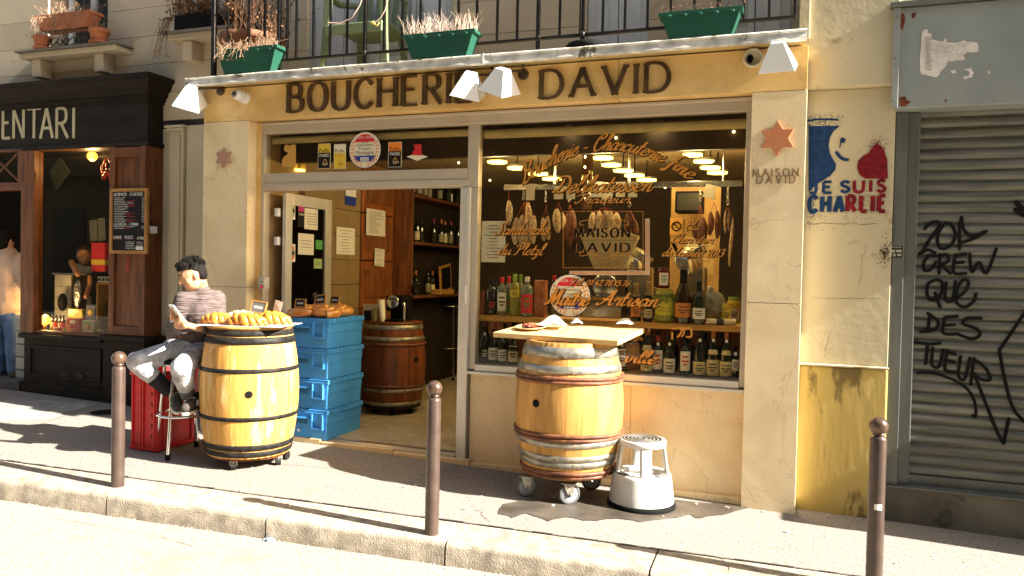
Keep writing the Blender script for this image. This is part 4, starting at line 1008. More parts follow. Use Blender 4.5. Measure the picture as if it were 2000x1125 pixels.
# lamps on the ceiling
m_lampY = M('lamp_glow', (1.0, .78, .12), .5, emit=2.2, bump=0, rnd=0, var=.02)
m_lampW = M('lamp_white_glow', (1.0, .93, .72), .5, emit=3.0, bump=0, rnd=0, var=.02)
def lampd(px, py, z_, r, m_, lab, pw=0):
    q = WZ(px, py, z_); t = empty('ceiling_lamp', q, lab, 'ceiling lamp', 'flat round lamps under the shop ceiling')
    MB().lathe([(r, 0), (r, .012), (0, .012)], q, 20).build('diffuser', m_, t)
    MB().lathe([(r*1.08, .0125), (r*1.05, .035), (0, .04)], q, 20).build('lamp_shade', m_galv, t)
    MB().tube([(q.x, q.y, z_+.04), (q.x, q.y, 2.62)], .006, 6).build('stem', m_blk, t)
    if pw:
        l = bpy.data.lights.new('lamp_light', 'POINT'); l.energy = pw; l.color = (1, .75, .38); l.shadow_soft_size = .08
        lo = bpy.data.objects.new('lamp_light', l); COL.objects.link(lo); lo.parent = t; lo.location = (0, 0, -.07)
zl_ = 2.42
rows = [((971, 318), 'leftmost'), ((1010, 330), 'second from the left'), ((1051, 341), 'third from the left'), ((1078, 351), 'fourth from the left'), ((1178, 310), 'nearest of the middle row'), ((1194, 324), 'second of the middle row'), ((1217, 335), 'third of the middle row'), ((1239, 344), 'fourth of the middle row'), ((1263, 353), 'farthest of the middle row'), ((1353, 304), 'nearest of the right row'), ((1374, 317), 'second of the right row'), ((1387, 329), 'third of the right row'), ((1401, 339), 'farthest of the right row')]
for i, ((px, py), w_) in enumerate(rows):
    q = WZ(px, py, zl_)
    if q.y > YB-.15: q = None
    pw = 4 if i in (0, 2, 4, 7, 9, 11) else 0
    zz_ = zl_
    while WZ(px, py, zz_).y > YB-.3: zz_ -= .03
    d = (WZ(px, py, zz_)-CAM).dot(fw)
    lampd(px, py, zz_, 19*d/F, m_lampY, 'glowing yellow disc lamp inside the window, '+w_, pw)
lampd(1284, 250, zbh+.02+.0, .085, m_lampW, 'bright white oval lamp near the top right of the big window', 0) if False else None
for px, py, r, lab in ((1284, 250, .075, 'bright white spot lamp near the top of the big window, right one'), (1111, 258, .05, 'bright white spot lamp near the top of the big window, left one')):
    q = W(px, py, .18); t = empty('spot_lamp', q, lab, 'spot lamp')
    MB().lathe([(r, 0), (r, .01), (0, .012)], q, 20).build('diffuser', m_lampW, t); MB().lathe([(r*1.1, .0105), (r*.6, .05), (0, .055)], q, 16).build('lamp_shade', m_galv, t)
q = WX(584, 335, -3.4) if False else W(584, 334, .5); t = empty('pendant_lamp', q, 'yellow disc lamp glowing behind the transom pane', 'pendant lamp')
MB().lathe([(.055, 0), (.055, .012), (0, .012)], q, 20).build('diffuser', m_lampY, t); MB().tube([q, q+V((0, 0, .3))], .005, 6).build('stem', m_blk, t)

# ---- barrels
m_oak1 = M('pale_oak', (.54, .28, .065), .62, var=.22, sc=3.5, stretch=(4, 4, .6), bump=.25, bsc=30, rnd=.10, spots=((.60, .41, .18), 3.0, .54))
m_oak2 = M('golden_oak', (.48, .25, .065), .62, var=.25, sc=3.5, stretch=(4, 4, .6), bump=.25, bsc=30, rnd=.14)
m_oak3 = M('dark_red_oak', (.17, .05, .016), .4, var=.3, sc=3.5, stretch=(4, 4, .6), bump=.2, bsc=30, rnd=.12)
m_hoopb = M('black_hoop', (.02, .018, .016), .5, var=.4, sc=20, bump=.25, spots=((.45, .42, .36), 16, .70), rnd=.1)
m_hoopw = M('chestnut_hoop', (.20, .075, .035), .55, var=.4, sc=14, bump=.5, bsc=35, spots=((.45, .36, .26), 14, .66), rnd=.1)
def barrel(loc, H, Rb, Rt, hoops, oak, label, n=20, zb=0, bung=None, rotz=0, group=None):
    t = empty('wine_barrel', loc, label, 'barrel', group)
    def rad(z): u = (z/H-.5)*2; return Rb-(Rb-Rt)*abs(u)**1.9
    w = 2*math.pi/n; mb = MB(); prof = [i/12*H for i in range(13)]; vs = []
    for z in prof:
        for s_, rr in ((-.492, 0), (-.33, 0), (-.16, 0), (0, 0), (.16, 0), (.33, 0), (.492, 0)):
            a = s_*w; r = rad(z)+rr; vs.append((r*math.cos(a), r*math.sin(a), z))
    for z in prof:
        for s_ in (-.5, .5): a = s_*w; r = rad(z)-.026; vs.append((r*math.cos(a), r*math.sin(a), z))
    fs = [(i*7+j, i*7+j+1, (i+1)*7+j+1, (i+1)*7+j) for i in range(12) for j in range(6)]
    B = 13*7; fs += [(B+i*2+1, B+i*2, B+i*2+2, B+i*2+3) for i in range(12)]
    for i in (0, 12): fs.append((i*7, i*7+3, i*7+6, B+i*2+1, B+i*2))
    mb.add(vs, fs, True); me = mb.mesh('stave'); me.materials.append(oak)
    for i in range(n):
        o = link('stave', me, t, (0, 0, 0), (0, 0, i*w+rotz))
    for (z0, z1, kind) in hoops:
        mb = MB()
        if kind == 'w':
            k = 3; 
            zc = (z0+z1)/2; r = (z1-z0)/2
            pts = [((rad(zc)+r*.45+.0015*math.sin(a*.9))*math.cos(a*.1745), (rad(zc)+r*.45)*math.sin(a*.1745), zc+.003*math.sin(a*.5)) for a in range(37)]
            mb.tube([V(p)+V(loc) for p in pts], r, 8, caps=False)
            mb.build('hoop', m_hoopw, t)
        else:
            mb.lathe([(rad(z0)+.0015, z0), (rad(z0)+.006, z0+.002), (rad((z0+z1)/2)+.007, (z0+z1)/2), (rad(z1)+.006, z1-.002), (rad(z1)+.0015, z1)], loc, 48)
            # rivets
            for a_ in (-1.45, -1.33):
                for zq in (z0+(z1-z0)*.3, z0+(z1-z0)*.7):
                    r = rad(zq)+.007; mb.ell(V(loc)+V((r*math.cos(a_+rotz), r*math.sin(a_+rotz), zq)), .005, 6, 5)
            mb.build('hoop', m_hoopb if kind == 'b' else m_galv, t)
    for z in (H-.03, .03):
        for k in range(5):
            x0 = -Rt+2*Rt*k/5+.002; x1 = -Rt+2*Rt*(k+1)/5-.002; pts = []
            rr = Rt-.02
            for q_ in range(9):
                x = x0+(x1-x0)*q_/8; pts.append((x, math.sqrt(max(0, rr*rr-x*x))))
            P = [V(loc)+V((x, -y, z)) for x, y in pts]+[V(loc)+V((x, y, z)) for x, y in reversed(pts)]
            MB().poly(P, -.02, V((0, 0, 1))).build('head_board', oak, t)
    if bung:
        a, z = bung; r = rad(z); d = V((math.cos(a), math.sin(a), 0))
        MB().tube([V(loc)+d*(r-.01)+V((0, 0, z)), V(loc)+d*(r+.0025)+V((0, 0, z))], .026, 16, smooth=False).build('bung_hole', m_blk, t)
    return t
def camang(x, y): return math.atan2(CAM.y-y, CAM.x-x)
# left barrel
lb = V((-3.70, -.745, .125)); HB = .92
la = camang(lb.x, lb.y)
BL = barrel(lb, HB, .352, .295, [(.815, .865, 'b'), (.873, .915, 'b'), (.615, .645, 'b'), (.275, .305, 'b'), (.01, .05, 'b'), (.058, .10, 'b')], m_oak1, 'pale oak barrel with black hoops carrying the tray of braided loaves', bung=(la-.02, .47), rotz=la+.07)
# dolly
dol = BL
for (px, py) in ((455, 918), (543, 908)):
    g_ = G(px, py); g_.z = gz(g_.x)
    c_ = V((g_.x, g_.y+.0, g_.z+.03))
    fk = bx('caster_fork', (c_.x-.018, c_.y-.02, c_.z), (c_.x+.018, c_.y+.03, lb.z-.004), m_galv, BL, .004)
    MB().tube([c_-V((.012, .012, 0)), c_+V((.012, .012, 0))], .03, 16).build('caster_wheel', m_hoopb, BL)
for dx, dy in ((.2, .18), (-.18, .2)):
    MB().tube([V((lb.x+dx-.012, lb.y+dy, lb.z-.06)), V((lb.x+dx+.012, lb.y+dy, lb.z-.06))], .03, 14).box((lb.x+dx-.015, lb.y+dy-.015, lb.z-.06), (lb.x+dx+.015, lb.y+dy+.015, lb.z-.002)).build('caster_wheel', m_hoopb, BL)
MB().lathe([(.27, -.02), (.27, -.001), (0, -.001)], lb, 32).build('dolly_board', m_oak3, BL)
# right barrel
rb_ = V((-1.345, -.37, .142)); HR = .895
ra = camang(rb_.x, rb_.y)
BR = barrel(rb_, HR, .372, .30, [(.80, .868, 'g'), (.70, .75, 'g'), (.655, .682, 'w'), (.632, .655, 'w'), (.285, .31, 'w'), (.26, .284, 'w'), (.22, .258, 'g'), (.125, .165, 'g'), (.08, .122, 'g'), (.03, .06, 'w'), (.005, .03, 'w')], m_oak2, 'golden oak barrel on four grey casters under the wooden board', bung=(ra-.62, .50), rotz=ra+.1, n=22)
for (px, py), lab in zip(((1028, 970), (1111, 985), (1154, 957)), 'abc'):
    g_ = G(px, py); z0 = gz(g_.x); rr = .072 if px < 1150 else .07
    c_ = V((g_.x, g_.y, z0+rr)); ax_ = V((.55, -.83, 0)).normalized() if px != 1154 else V((.35, -.93, 0)).normalized()
    Q = ax_.to_track_quat('Z', 'Y').to_matrix()
    MB().lathe([(rr-.012, -.016), (rr, -.011), (rr, .011), (rr-.012, .016), (rr-.016, .012), (.02, .012), (.018, .018), (0, .018)], c_, 28, mat=Q).build('caster_wheel', M('caster_rubber', (.10, .10, .105), .5), BR)
    MB().lathe([(rr-.016, .0125), (rr-.02, .0145), (.03, .0145), (.0, .0145)], c_, 28, mat=Q).build('wheel_hub', M('caster_grey', (.26, .27, .29), .4), BR)
    mb = MB(); tq = V((-ax_.y, ax_.x, 0))
    P = [c_+ax_*.024+tq*(-.014)+V((0, 0, -.01)), c_+ax_*.024+tq*.014+V((0, 0, -.01)), c_+ax_*.024+tq*.035+V((0, 0, .068)), c_+ax_*.024+tq*(-.045)+V((0, 0, .068))]
    mb.poly(P, .004, ax_); mb.poly([p-ax_*.05 for p in P], .004, ax_)
    a = c_+V((0, 0, .073)); mb.box((a.x-.045, a.y-.04, a.z-.006), (a.x+.045, a.y+.04, a.z))
    mb.ell(c_+ax_*.03, .01, 8, 6); mb.build('caster_fork', m_galv, BR)
MB().lathe([(.068, -.014), (.068, .014), (0, .014)], V((rb_.x-.12, rb_.y+.3, .05)), 20, mat=Matrix.Rotation(R(90), 3, 'X')).build('caster_wheel', MATS['caster_rubber'], BR)
# indoor barrel
g_ = G(766, 806); gi = V((g_.x, 0, 0)); qi = WZ(766, 800, FZ+.07); 
v_ = (qi-CAM); v_.z = 0; v_.normalize(); ib = V((qi.x, qi.y, FZ+.07))+v_*.27
dI = (ib-CAM).dot(fw); Ri = 63*dI/F
HI = (W(766, 632, ib.y-.2).z-FZ-.07)
ia = camang(ib.x, ib.y)
BI = barrel(ib, HI, Ri, Ri*.86, [(.93*HI, .985*HI, 'g'), (.80*HI, .845*HI, 'g'), (.74*HI, .77*HI, 'w'), (.26*HI, .28*HI, 'w'), (.20*HI, .235*HI, 'g'), (.04*HI, .08*HI, 'g'), (0, .035*HI, 'b')], m_oak3, 'dark red oak barrel standing on the tiles inside the doorway', bung=(ia+.75, .58*HI), rotz=ia)
mb = MB()
for a in (ia-.9, ia, ia+.9): MB().tube([ib+V((.22*math.cos(a), .22*math.sin(a), -.065)), ib+V((.22*math.cos(a), .22*math.sin(a), .0))], .02, 8).build('foot', m_blk, BI)
ibt = ib.z+HI
MB().lathe([(Ri*.9, 0), (Ri*.9, .012), (0, .012)], (ib.x, ib.y, ibt-.001), 32).build('top_board', m_oak3, BI)
# coffee machine
def onI(dpx, dd=0): # point on indoor barrel top seen at px
    q = WZ(dpx, 620, ibt+.011); return V((q.x, ib.y+dd, ibt+.011))
sI = dI/F
c0 = W(770, 615, ib.y-.05); cm = empty('coffee_machine', (c0.x, ib.y-.05, ibt+.011), 'black coffee capsule machine with silver front on the indoor barrel', 'coffee machine')
u = sI; zb0 = ibt+.011; cx = c0.x; cy = ib.y-.05
bx('body', (cx-17*u, cy-.02, zb0+20*u), (cx+20*u, cy+.2, zb0+50*u), m_blk, cm, .012)
bx('column', (cx-17*u, cy+.08, zb0+4*u), (cx+20*u, cy+.2, zb0+20*u), m_blk, cm, .006)
bx('drip_tray', (cx-18*u, cy-.08, zb0), (cx+19*u, cy+.2, zb0+4*u), m_blk, cm, .004)
MB().lathe([(13*u, 0), (13*u, .01), (12*u, .014), (0, .014)], (cx-1*u, cy-.02, zb0+38*u), 24, mat=Matrix.Rotation(R(90), 3, 'X')).build('front_disc', m_steel, cm)
mb = MB()
for k in range(4): a = R(40+k*33); mb.ell((cx-1*u+7*u*math.cos(a), cy-.035, zb0+38*u+7*u*math.sin(a)), (1.6*u, .003, 1.6*u), 8, 6)
mb.build('buttons', m_blk, cm)
MB().tube([(cx+22*u, cy-.02, zb0+36*u), (cx+25*u, cy-.03, zb0+26*u), (cx+24*u, cy-.02, zb0+3*u)], 3*u, 10).build('lever', m_steel, cm)
# cups beside it
for k, (px, r0, r1, h, mt, lab) in enumerate(((748, 5, 7, 42, m_paper, 'tall stack of white paper cups beside the coffee machine'), (733, 5, 6, 24, M('cup_olive', (.25, .22, .1), .5), 'olive cup stack on the indoor barrel'), (718, 6, 7, 20, m_blk, 'dark pot at the left of the indoor barrel top'))):
    q = W(px, 620, ib.y-.12); t = empty('cup_stack', (q.x, ib.y-.12, ibt+.011), lab, 'cups')
    mb = MB(); n_ = 8; pr = []
    for i in range(n_): pr += [(r0*u+(r1-r0)*u*i/n_, h*u*i/n_), (r0*u+(r1-r0)*u*(i+.9)/n_+.002, h*u*(i+.9)/n_)]
    pr.append((0, h*u)); mb.lathe(pr, (q.x, ib.y-.12, ibt+.011), 14, mat=Matrix.Rotation(-.12 if k == 0 else 0, 3, 'Y')); mb.build('cups', mt, t)
q = W(728, 597, ib.y+.12); t = notice('price_sheet', V((q.x, ib.y+.12, ibt+.10)), .22, .13, 'white sheet standing behind the cups on the indoor barrel', lines=2)
# bar stools inside
def stool(loc, H, r, label, splay=.10, leg=m_chrome, seatm=m_blk, ring=.3, rl=.011, nleg=4, rot=.78, group=None, ticks=0):
    t = empty('bar_stool', loc, label, 'stool', group); L_ = V(loc)
    MB().lathe([(r-.01, H-.035), (r, H-.025), (r, H-.008), (r-.02, H), (0, H+.002)], L_, 32).build('seat', seatm, t)
    MB().lathe([(r-.02, H-.055), (r-.005, H-.05), (r-.005, H-.036), (0, H-.036)], L_, 32).build('seat_ring', leg, t)
    for k in range(nleg):
        a = rot+k*2*math.pi/nleg; d = V((math.cos(a), math.sin(a), 0))
        p1_ = L_+d*(r-.03)+V((0, 0, H-.05)); p0_ = L_+d*(r-.03+splay)+V((0, 0, .03))
        MB().tube([p0_, p1_], rl, 10).build('leg', leg, t)
        MB().tube([p0_-V((0, 0, .03)), p0_+V((0, 0, .012))], rl*1.45, 10).build('rubber_foot', m_blk, t)
    rr = r-.03+splay*(1-ring/H)
    MB().tube([L_+V((rr*math.cos(a*math.pi/18), rr*math.sin(a*math.pi/18), ring)) for a in range(37)], rl*.9, 8, caps=False).build('foot_ring', leg, t)
    return t
q = WZ(868, 742, FZ); stool((q.x, q.y+.1, FZ), (W(868, 590, q.y+.1).z-FZ), .19, 'nearer chrome bar stool with black seat inside the doorway', .04, ring=.42)
q = WZ(880, 700, FZ); stool((q.x+.1, q.y+.25, FZ), .78, .18, 'farther chrome bar stool with black seat at the back of the doorway', .04, ring=.4)

# ================================================================ bottles
BM = {}
m_bot = M('dark_green_glass', (.008, .012, .005), .06, var=.02, bump=0, rnd=0, coat=.5)
m_botbr = M('brown_glass', (.03, .010, .003), .06, var=.02, bump=0, rnd=0, coat=.5)
m_botcl = M('pale_glass', (.50, .55, .45), .04, var=.02, bump=0, rnd=.05, trans=.75)
m_boty = M('yellow_spirit', (.55, .50, .08), .05, var=.02, bump=0, rnd=0, trans=.6)
PR = {
 'bordeaux': [(.0, 0), (.95, 0), (1, .02), (1, .60), (.93, .66), (.55, .73), (.37, .78), (.36, .97), (.40, .975), (.40, 1.0), (0, 1.0)],
 'burgundy': [(.0, 0), (.95, 0), (1, .02), (1, .46), (.95, .52), (.72, .64), (.45, .76), (.34, .86), (.33, .97), (.38, .975), (.38, 1.0), (0, 1.0)],
 'champagne': [(.0, 0), (.95, 0), (1, .02), (1, .44), (.93, .52), (.7, .63), (.45, .74), (.36, .82), (.40, .97), (.42, 1.0), (0, 1.0)],
 'spirit': [(.0, 0), (.95, 0), (1, .02), (1, .66), (.92, .73), (.5, .80), (.38, .83), (.38, .98), (.38, 1.0), (0, 1.0)],
 'jar': [(.0, 0), (.92, 0), (1, .03), (1, .80), (.93, .87), (.82, .90), (.82, 1.0), (0, 1.0)],
}
def bmesh_(kind, H, r): return [(a*r, b*H) for a, b in PR[kind]]
def bottle(loc, H, r, kind, glass, label, capm=None, labs=(), group=None, capf=.16, name='bottle', cat='bottle', face=0):
    """labs: (z0, z1, half-angle deg, material, [mark material])"""
    key = (kind, round(H, 3), round(r, 4)); t = empty(name, loc, label, cat, group)
    if key not in BM: BM[key] = MB().lathe(bmesh_(*key), (0, 0, 0), 18).mesh('glass')
    me = BM[key]
    k2 = key+(glass.name,)
    if k2 not in BM: m2 = me.copy(); m2.materials.append(glass); BM[k2] = m2
    link('glass', BM[k2], t)
    def rz(z): # radius
        P = bmesh_(kind, H, r)[1:-1]
        for (r0, z0), (r1, z1) in zip(P, P[1:]):
            if z0 <= z <= z1 and z1 > z0: return r0+(r1-r0)*(z-z0)/(z1-z0)
        return P[-1][0]
    if capm:
        z0 = H*(1-capf); mb = MB(); zs2 = [z0+(H-z0)*i/4 for i in range(5)]
        mb.lathe([(rz(z)+.0015, z) for z in zs2]+[(0, H+.0015)], loc, 14); mb.build('foil_cap' if capf < .35 else 'cap', capm, t)
    for lb_ in labs:
        z0, z1, ha, m_ = lb_[:4]; z0 *= H; z1 *= H; mb = MB(); n = 8; base = math.atan2(CAM.y-loc[1], CAM.x-loc[0])+face
        vs = []
        for i in range(n+1):
            a = base+R(-ha+2*ha*i/n)
            for z in (z0, (z0+z1)/2, z1): vs.append((loc[0]+(rz(z)+.0012)*math.cos(a), loc[1]+(rz(z)+.0012)*math.sin(a), loc[2]+z))
        mb.add(vs, [(i*3+j, (i+1)*3+j, (i+1)*3+j+1, i*3+j+1) for i in range(n) for j in (0, 1)], True); mb.build('label', m_, t)
        if len(lb_) > 4:
            mb = MB(); 
            for zf, hw in ((.68, .5), (.45, .62), (.28, .35)):
                vs = []
                for i in range(5):
                    a = base+R(-ha*hw+2*ha*hw*i/4)
                    for z in (z0+(z1-z0)*zf, z0+(z1-z0)*(zf+.09)): vs.append((loc[0]+(rz(z)+.002)*math.cos(a), loc[1]+(rz(z)+.002)*math.sin(a), loc[2]+z))
                mb.add(vs, [(i*2, (i+1)*2, (i+1)*2+1, i*2+1) for i in range(4)])
            mb.build('label_print', lb_[4], t)
    return t
lw = M('label_white', (.72, .70, .64), .6, var=.03, bump=0); lc = M('label_cream', (.62, .54, .32), .6, var=.05, bump=0); lo_ = M('label_orange', (.62, .22, .04), .5, var=.1, bump=0)
lr = M('label_red', (.55, .03, .04), .5, bump=0); lg = M('label_green', (.05, .26, .07), .5, bump=0); ld = M('label_dark', (.03, .025, .02), .5, bump=0)
fo = M('foil_orange', (.38, .12, .03), .4, metal=.3, bump=0); fg = M('foil_gold', (.42, .30, .12), .35, metal=.6, bump=0); fbk = M('foil_black', (.01, .01, .01), .3, bump=0); fr2 = M('foil_red', (.25, .02, .02), .4, bump=0); frd = M('cap_red', (.6, .02, .02), .4, bump=0); fgr = M('cap_green', (.22, .36, .05), .4, bump=0); fwh = M('cap_white', (.75, .74, .7), .4, bump=0)
tagw = M('price_tag_white', (.8, .8, .76), .5, bump=0)
# display shelf in the window
zsh = (W(975, 613, .2).z+W(1330, 634, .2).z)/2
ds = empty('display_shelf', ((xw0+xw1)/2, .25, zsh-.045), 'honey wooden shelf board across the inside of the shop window', 'shelf')
bx('board', (xw0-.05, .10, zsh-.042), (xw1+.03, .42, zsh), m_pine, ds, .003)
for x_ in (xw0+.2, (xw0+xw1)/2, xw1-.1): bx('bracket', (x_-.01, .3, zsh-.16), (x_+.01, .42, zsh-.043), m_blk, ds)
bx('deck', (xw0-.02, .085, zs-.03), (xw1+.02, .60, zs+.002), M('deck_wood', (.20, .12, .05), .5), ds, .002)
def at(px, Y): return W(px, 640, Y).x
def hpx(n, Y, px): q = W(px, 620, Y); return n*((q-CAM).dot(fw))/F
S2 = [ # px, half width px, height px, kind, glass, cap, labels, label text, Y
 (959, 11, 73, 'bordeaux', m_bot, fbk, [(.12, .42, 60, ld, lr)], 'dark liqueur bottle with black label at the left end of the shelf', .2, .2),
 (979, 9.5, 75, 'spirit', m_botcl, frd, [(.12, .6, 60, lw, m_ink)], 'clear bottle with red cap and white script label on the shelf', .2, .16),
 (992, 8, 76, 'spirit', m_botcl, frd, [(.1, .5, 60, lg, lr)], 'clear bottle with red cap and green label behind its neighbour', .28, .16),
 (1004, 10, 82, 'spirit', m_boty, fgr, [(.45, .62, 60, M('label_yellow', (.6, .5, .05), .5), m_ink)], 'yellow tinted bottle with lime green cap on the shelf', .2, .16),
 (1015, 8, 80, 'spirit', m_botcl, fgr, [(.1, .4, 50, lw, m_ink)], 'clear bottle with lime green cap half hidden in the back row', .3, .16),
 (1028, 12, 78, 'spirit', m_botcl, fwh, [(.10, .56, 65, lr, lg)], 'clear bottle with white cap and red green sunburst label', .18, .12),
 (1081, 9, 80, 'spirit', m_botcl, frd, [(.3, .5, 50, lw)], 'red-capped bottle standing behind the round window plaque', .34, .12),
 (1241, 11, 74, 'champagne', m_bot, fg, [(.12, .38, 55, lo_, m_ink)], 'sparkling wine with gold foil and orange label on the shelf', .2, .34),
 (1265, 10, 78, 'champagne', m_bot, fg, [(.1, .32, 55, lc, m_ink)], 'sparkling wine with gold foil and cream label beside the pickle jar', .2, .34),
 (1333, 17, 106, 'champagne', m_botbr, fbk, [(.12, .38, 58, lo_, m_ink)], 'large dark champagne bottle with wide orange label', .16, .26),
 (1364, 14, 84, 'bordeaux', m_bot, fbk, [(.13, .38, 55, lw, m_ink)], 'black wine bottle with small white label at the right of the shelf', .14, .24)]
for px, hw, hp, kd, gm, cm_, labs, lab, Y, cf in S2:
    bottle(V((at(px, Y), Y, zsh)), hpx(hp, Y, px), hpx(hw, Y, px), kd, gm, lab, cm_, labs, capf=cf)
# second row of dim bottles
for i, px in enumerate((966, 1046, 1058, 1222, 1283, 1405)):
    bottle(V((at(px, .38), .37, zsh)), .25, .034, 'bordeaux', m_bot, 'dark bottle in the back row of the window shelf, '+'first second third fourth fifth sixth'.split()[i]+' from the left', fbk, [(.15, .4, 50, ld)], group='dark bottles in the back row of the window shelf')
# boxes
for px, w_, h_, mt, lab, Y in ((1052, .085, .285, M('copper_box', (.55, .20, .09), .35, metal=.3, var=.3, sc=9), 'copper orange bottle box with faceted pattern on the shelf', .2), (941, .035, .19, M('dark_red_box', (.16, .05, .03), .5), 'narrow dark red box at the left end of the shelf', .16)):
    x_ = at(px, Y); t = empty('bottle_box', (x_, Y, zsh), lab, 'box')
    bx('carton', (x_-w_/2, Y, zsh), (x_+w_/2, Y+w_, zsh+h_), mt, t, .002)
    if w_ > .05:
        mb = MB()
        for a, b in (((-.5, .2), (.1, .32)), ((.1, .32), (.5, .22)), ((.1, .32), (.2, .5)), ((-.5, .62), (.2, .5)), ((.2, .5), (.5, .60)), ((.2, .5), (.05, .8)), ((-.5, .85), (.05, .8)), ((.05, .8), (.5, .95))):
            pa = V((x_+a[0]*w_, Y-.001, zsh+a[1]*h_)); pb = V((x_+b[0]*w_, Y-.001, zsh+b[1]*h_)); d = (pb-pa).normalized(); n_ = V((-d.z, 0, d.x))*.0014
            mb.add([pa+n_, pb+n_, pb-n_, pa-n_], [(0, 1, 2, 3)])
        mb.build('facet_line', m_s['brown'], t)
# pickle jar, jam jar on top
px = 1297; Y = .2; pj = bottle(V((at(px, Y), Y, zsh)), hpx(66, Y, px), hpx(20, Y, px), 'jar', M('pickle_brine', (.20, .22, .03), .08, rnd=0, coat=.4), 'large jar of green pickle slices with yellow label', M('yellow_lid', (.5, .42, .06), .4), [(.22, .62, 62, M('pickle_label', (.62, .55, .06), .5))], capf=.12, name='pickle_jar', cat='jar')
jx = at(px, Y); jr = hpx(20, Y, px)
fa = math.atan2(CAM.y-Y, CAM.x-jx)
mb = MB()
for i in range(60):
    a = fa+random.uniform(-1.2, 1.2); z = zsh+random.choice([random.uniform(.02, .045), random.uniform(.14, .19)]); mb.ell((jx+jr*math.cos(a), Y+jr*math.sin(a), z), (.009, .009, .009), 7, 5)
o = mb.build('pickle_slices', M('pickle', (.32, .34, .06), .3), pj); o['kind'] = 'stuff'
nx_ = V((-math.sin(fa), math.cos(fa), 0)); on = V((math.cos(fa), math.sin(fa), 0))
for i, s_ in enumerate(('Kosher Dill', 'Pickle Chips')): ftext(s_, Frame(V((jx, Y, zsh+.105-.022*i))+on*(jr+.004)-nx_*.0, nx_, (0, 0, 1), on), .020, m_ink, parent=pj, align='CENTER')
jz = zsh+hpx(66, Y, px)+.002
bottle(V((at(1294, .2), .2, jz)), hpx(40, .2, 1294), hpx(12, .2, 1294), 'jar', M('jam', (.16, .012, .015), .08, rnd=0), 'dark red jam jar with white and blue label on the pickle jar', M('dark_lid', (.08, .02, .02), .4), [(.15, .75, 45, lw, m_s['teal'])], capf=.16, name='jam_jar', cat='jar')
q = V((at(1418, .25), .25, zsh)); bottle(q, .15, .032, 'jar', M('mustard', (.55, .42, .04), .3), 'yellow mustard jar at the right end of the shelf', M('mustard_lid', (.4, .3, .03), .4), [(.2, .7, 60, M('mustard_label', (.6, .5, .12), .5), m_ink)], capf=.2, name='mustard_jar', cat='jar')
x_ = at(1408, .14); t = empty('paper_roll', (x_, .14, zsh), 'rolled cream paper lying at the right end of the shelf', 'paper roll')
MB().tube([(x_-.10, .14, zsh+.022), (x_+.10, .15, zsh+.024)], .022, 14).build('roll', m_s['cream'], t); MB().tube([(x_-.03, .1395, zsh+.0222), (x_+.02, .1415, zsh+.0232)], .0225, 14, caps=False).build('roll_print', m_ink, t)
x_ = at(1394, .28); t = empty('plastic_bag', (x_, .3, zsh), 'crumpled clear plastic bag slumped on the shelf', 'bag')
o = MB().ell((x_, .3, zsh+.12), (.09, .05, .11), 14, 10).ell((x_-.03, .3, zsh+.22), (.03, .03, .05), 10, 8).build('bag', M('clear_plastic', (.42, .42, .36), .2, trans=.3, var=.3, sc=20), t); d_ = o.modifiers.new('d', 'DISPLACE'); tx = bpy.data.textures.new('cr', 'CLOUDS'); tx.noise_scale = .05; d_.texture = tx; d_.strength = .04
# napkin heap / clips on shelf
# lower row: wine bottles on the deck
S3 = [(947, 10, 70, 'burgundy', fbk, [(.1, .42, 60, ld, lw)], 'dark labelled wine bottle at the left end of the lower row'),
 (964, 10.5, 66, 'burgundy', fbk, [(.1, .46, 60, lw, m_ink)], 'wine bottle with round-topped white label, second in the lower row'),
 (982, 10, 66, 'bordeaux', fbk, [(.08, .42, 58, lw, m_ink)], 'wine bottle with square white label left of the barrel'),
 (1003, 11, 66, 'burgundy', fbk, [(.08, .55, 58, lc, m_ink)], 'wine bottle with tall cream label just left of the barrel'),
 (1216, 9, 66, 'bordeaux', fbk, [(.15, .66, 55, lw, m_ink)], 'wine bottle with tall white label right behind the barrel'),
 (1265, 13.5, 88, 'burgundy', fo, [(.05, .33, 58, lc, m_ink), (.50, .62, 45, lc)], 'wine bottle with orange foil and cream label under the word ville'),
 (1286, 11, 74, 'bordeaux', fr2, [(.12, .62, 58, lw, lr)], 'wine bottle with red and white label, left of the white square one'),
 (1309, 13, 74, 'burgundy', fbk, [(.05, .42, 58, lw, m_ink)], 'wine bottle with large plain white label and small figure'),
 (1340, 11.5, 76, 'bordeaux', fbk, [(.12, .62, 55, lw, lr)], 'wine bottle with white label and red blot in the middle of the row'),
 (1368, 14, 88, 'burgundy', fbk, [(.05, .33, 60, lc, m_ink)], 'slope-shouldered bottle with plain cream label, third from right'),
 (1394, 13.5, 90, 'burgundy', fo, [(.05, .38, 60, lc, m_ink), (.50, .60, 45, lc)], 'orange-foiled bottle with cream label, second from right'),
 (1420, 13.5, 90, 'burgundy', fo, [(.05, .36, 60, lc, m_ink), (.50, .60, 45, lc)], 'orange-foiled bottle with cream label nearest the right corner'),
 (1438, 8, 62, 'bordeaux', fbk, [(.25, .6, 50, lw, m_ink)], 'bottle half cut off by the right window frame')]
zd = zs+.003
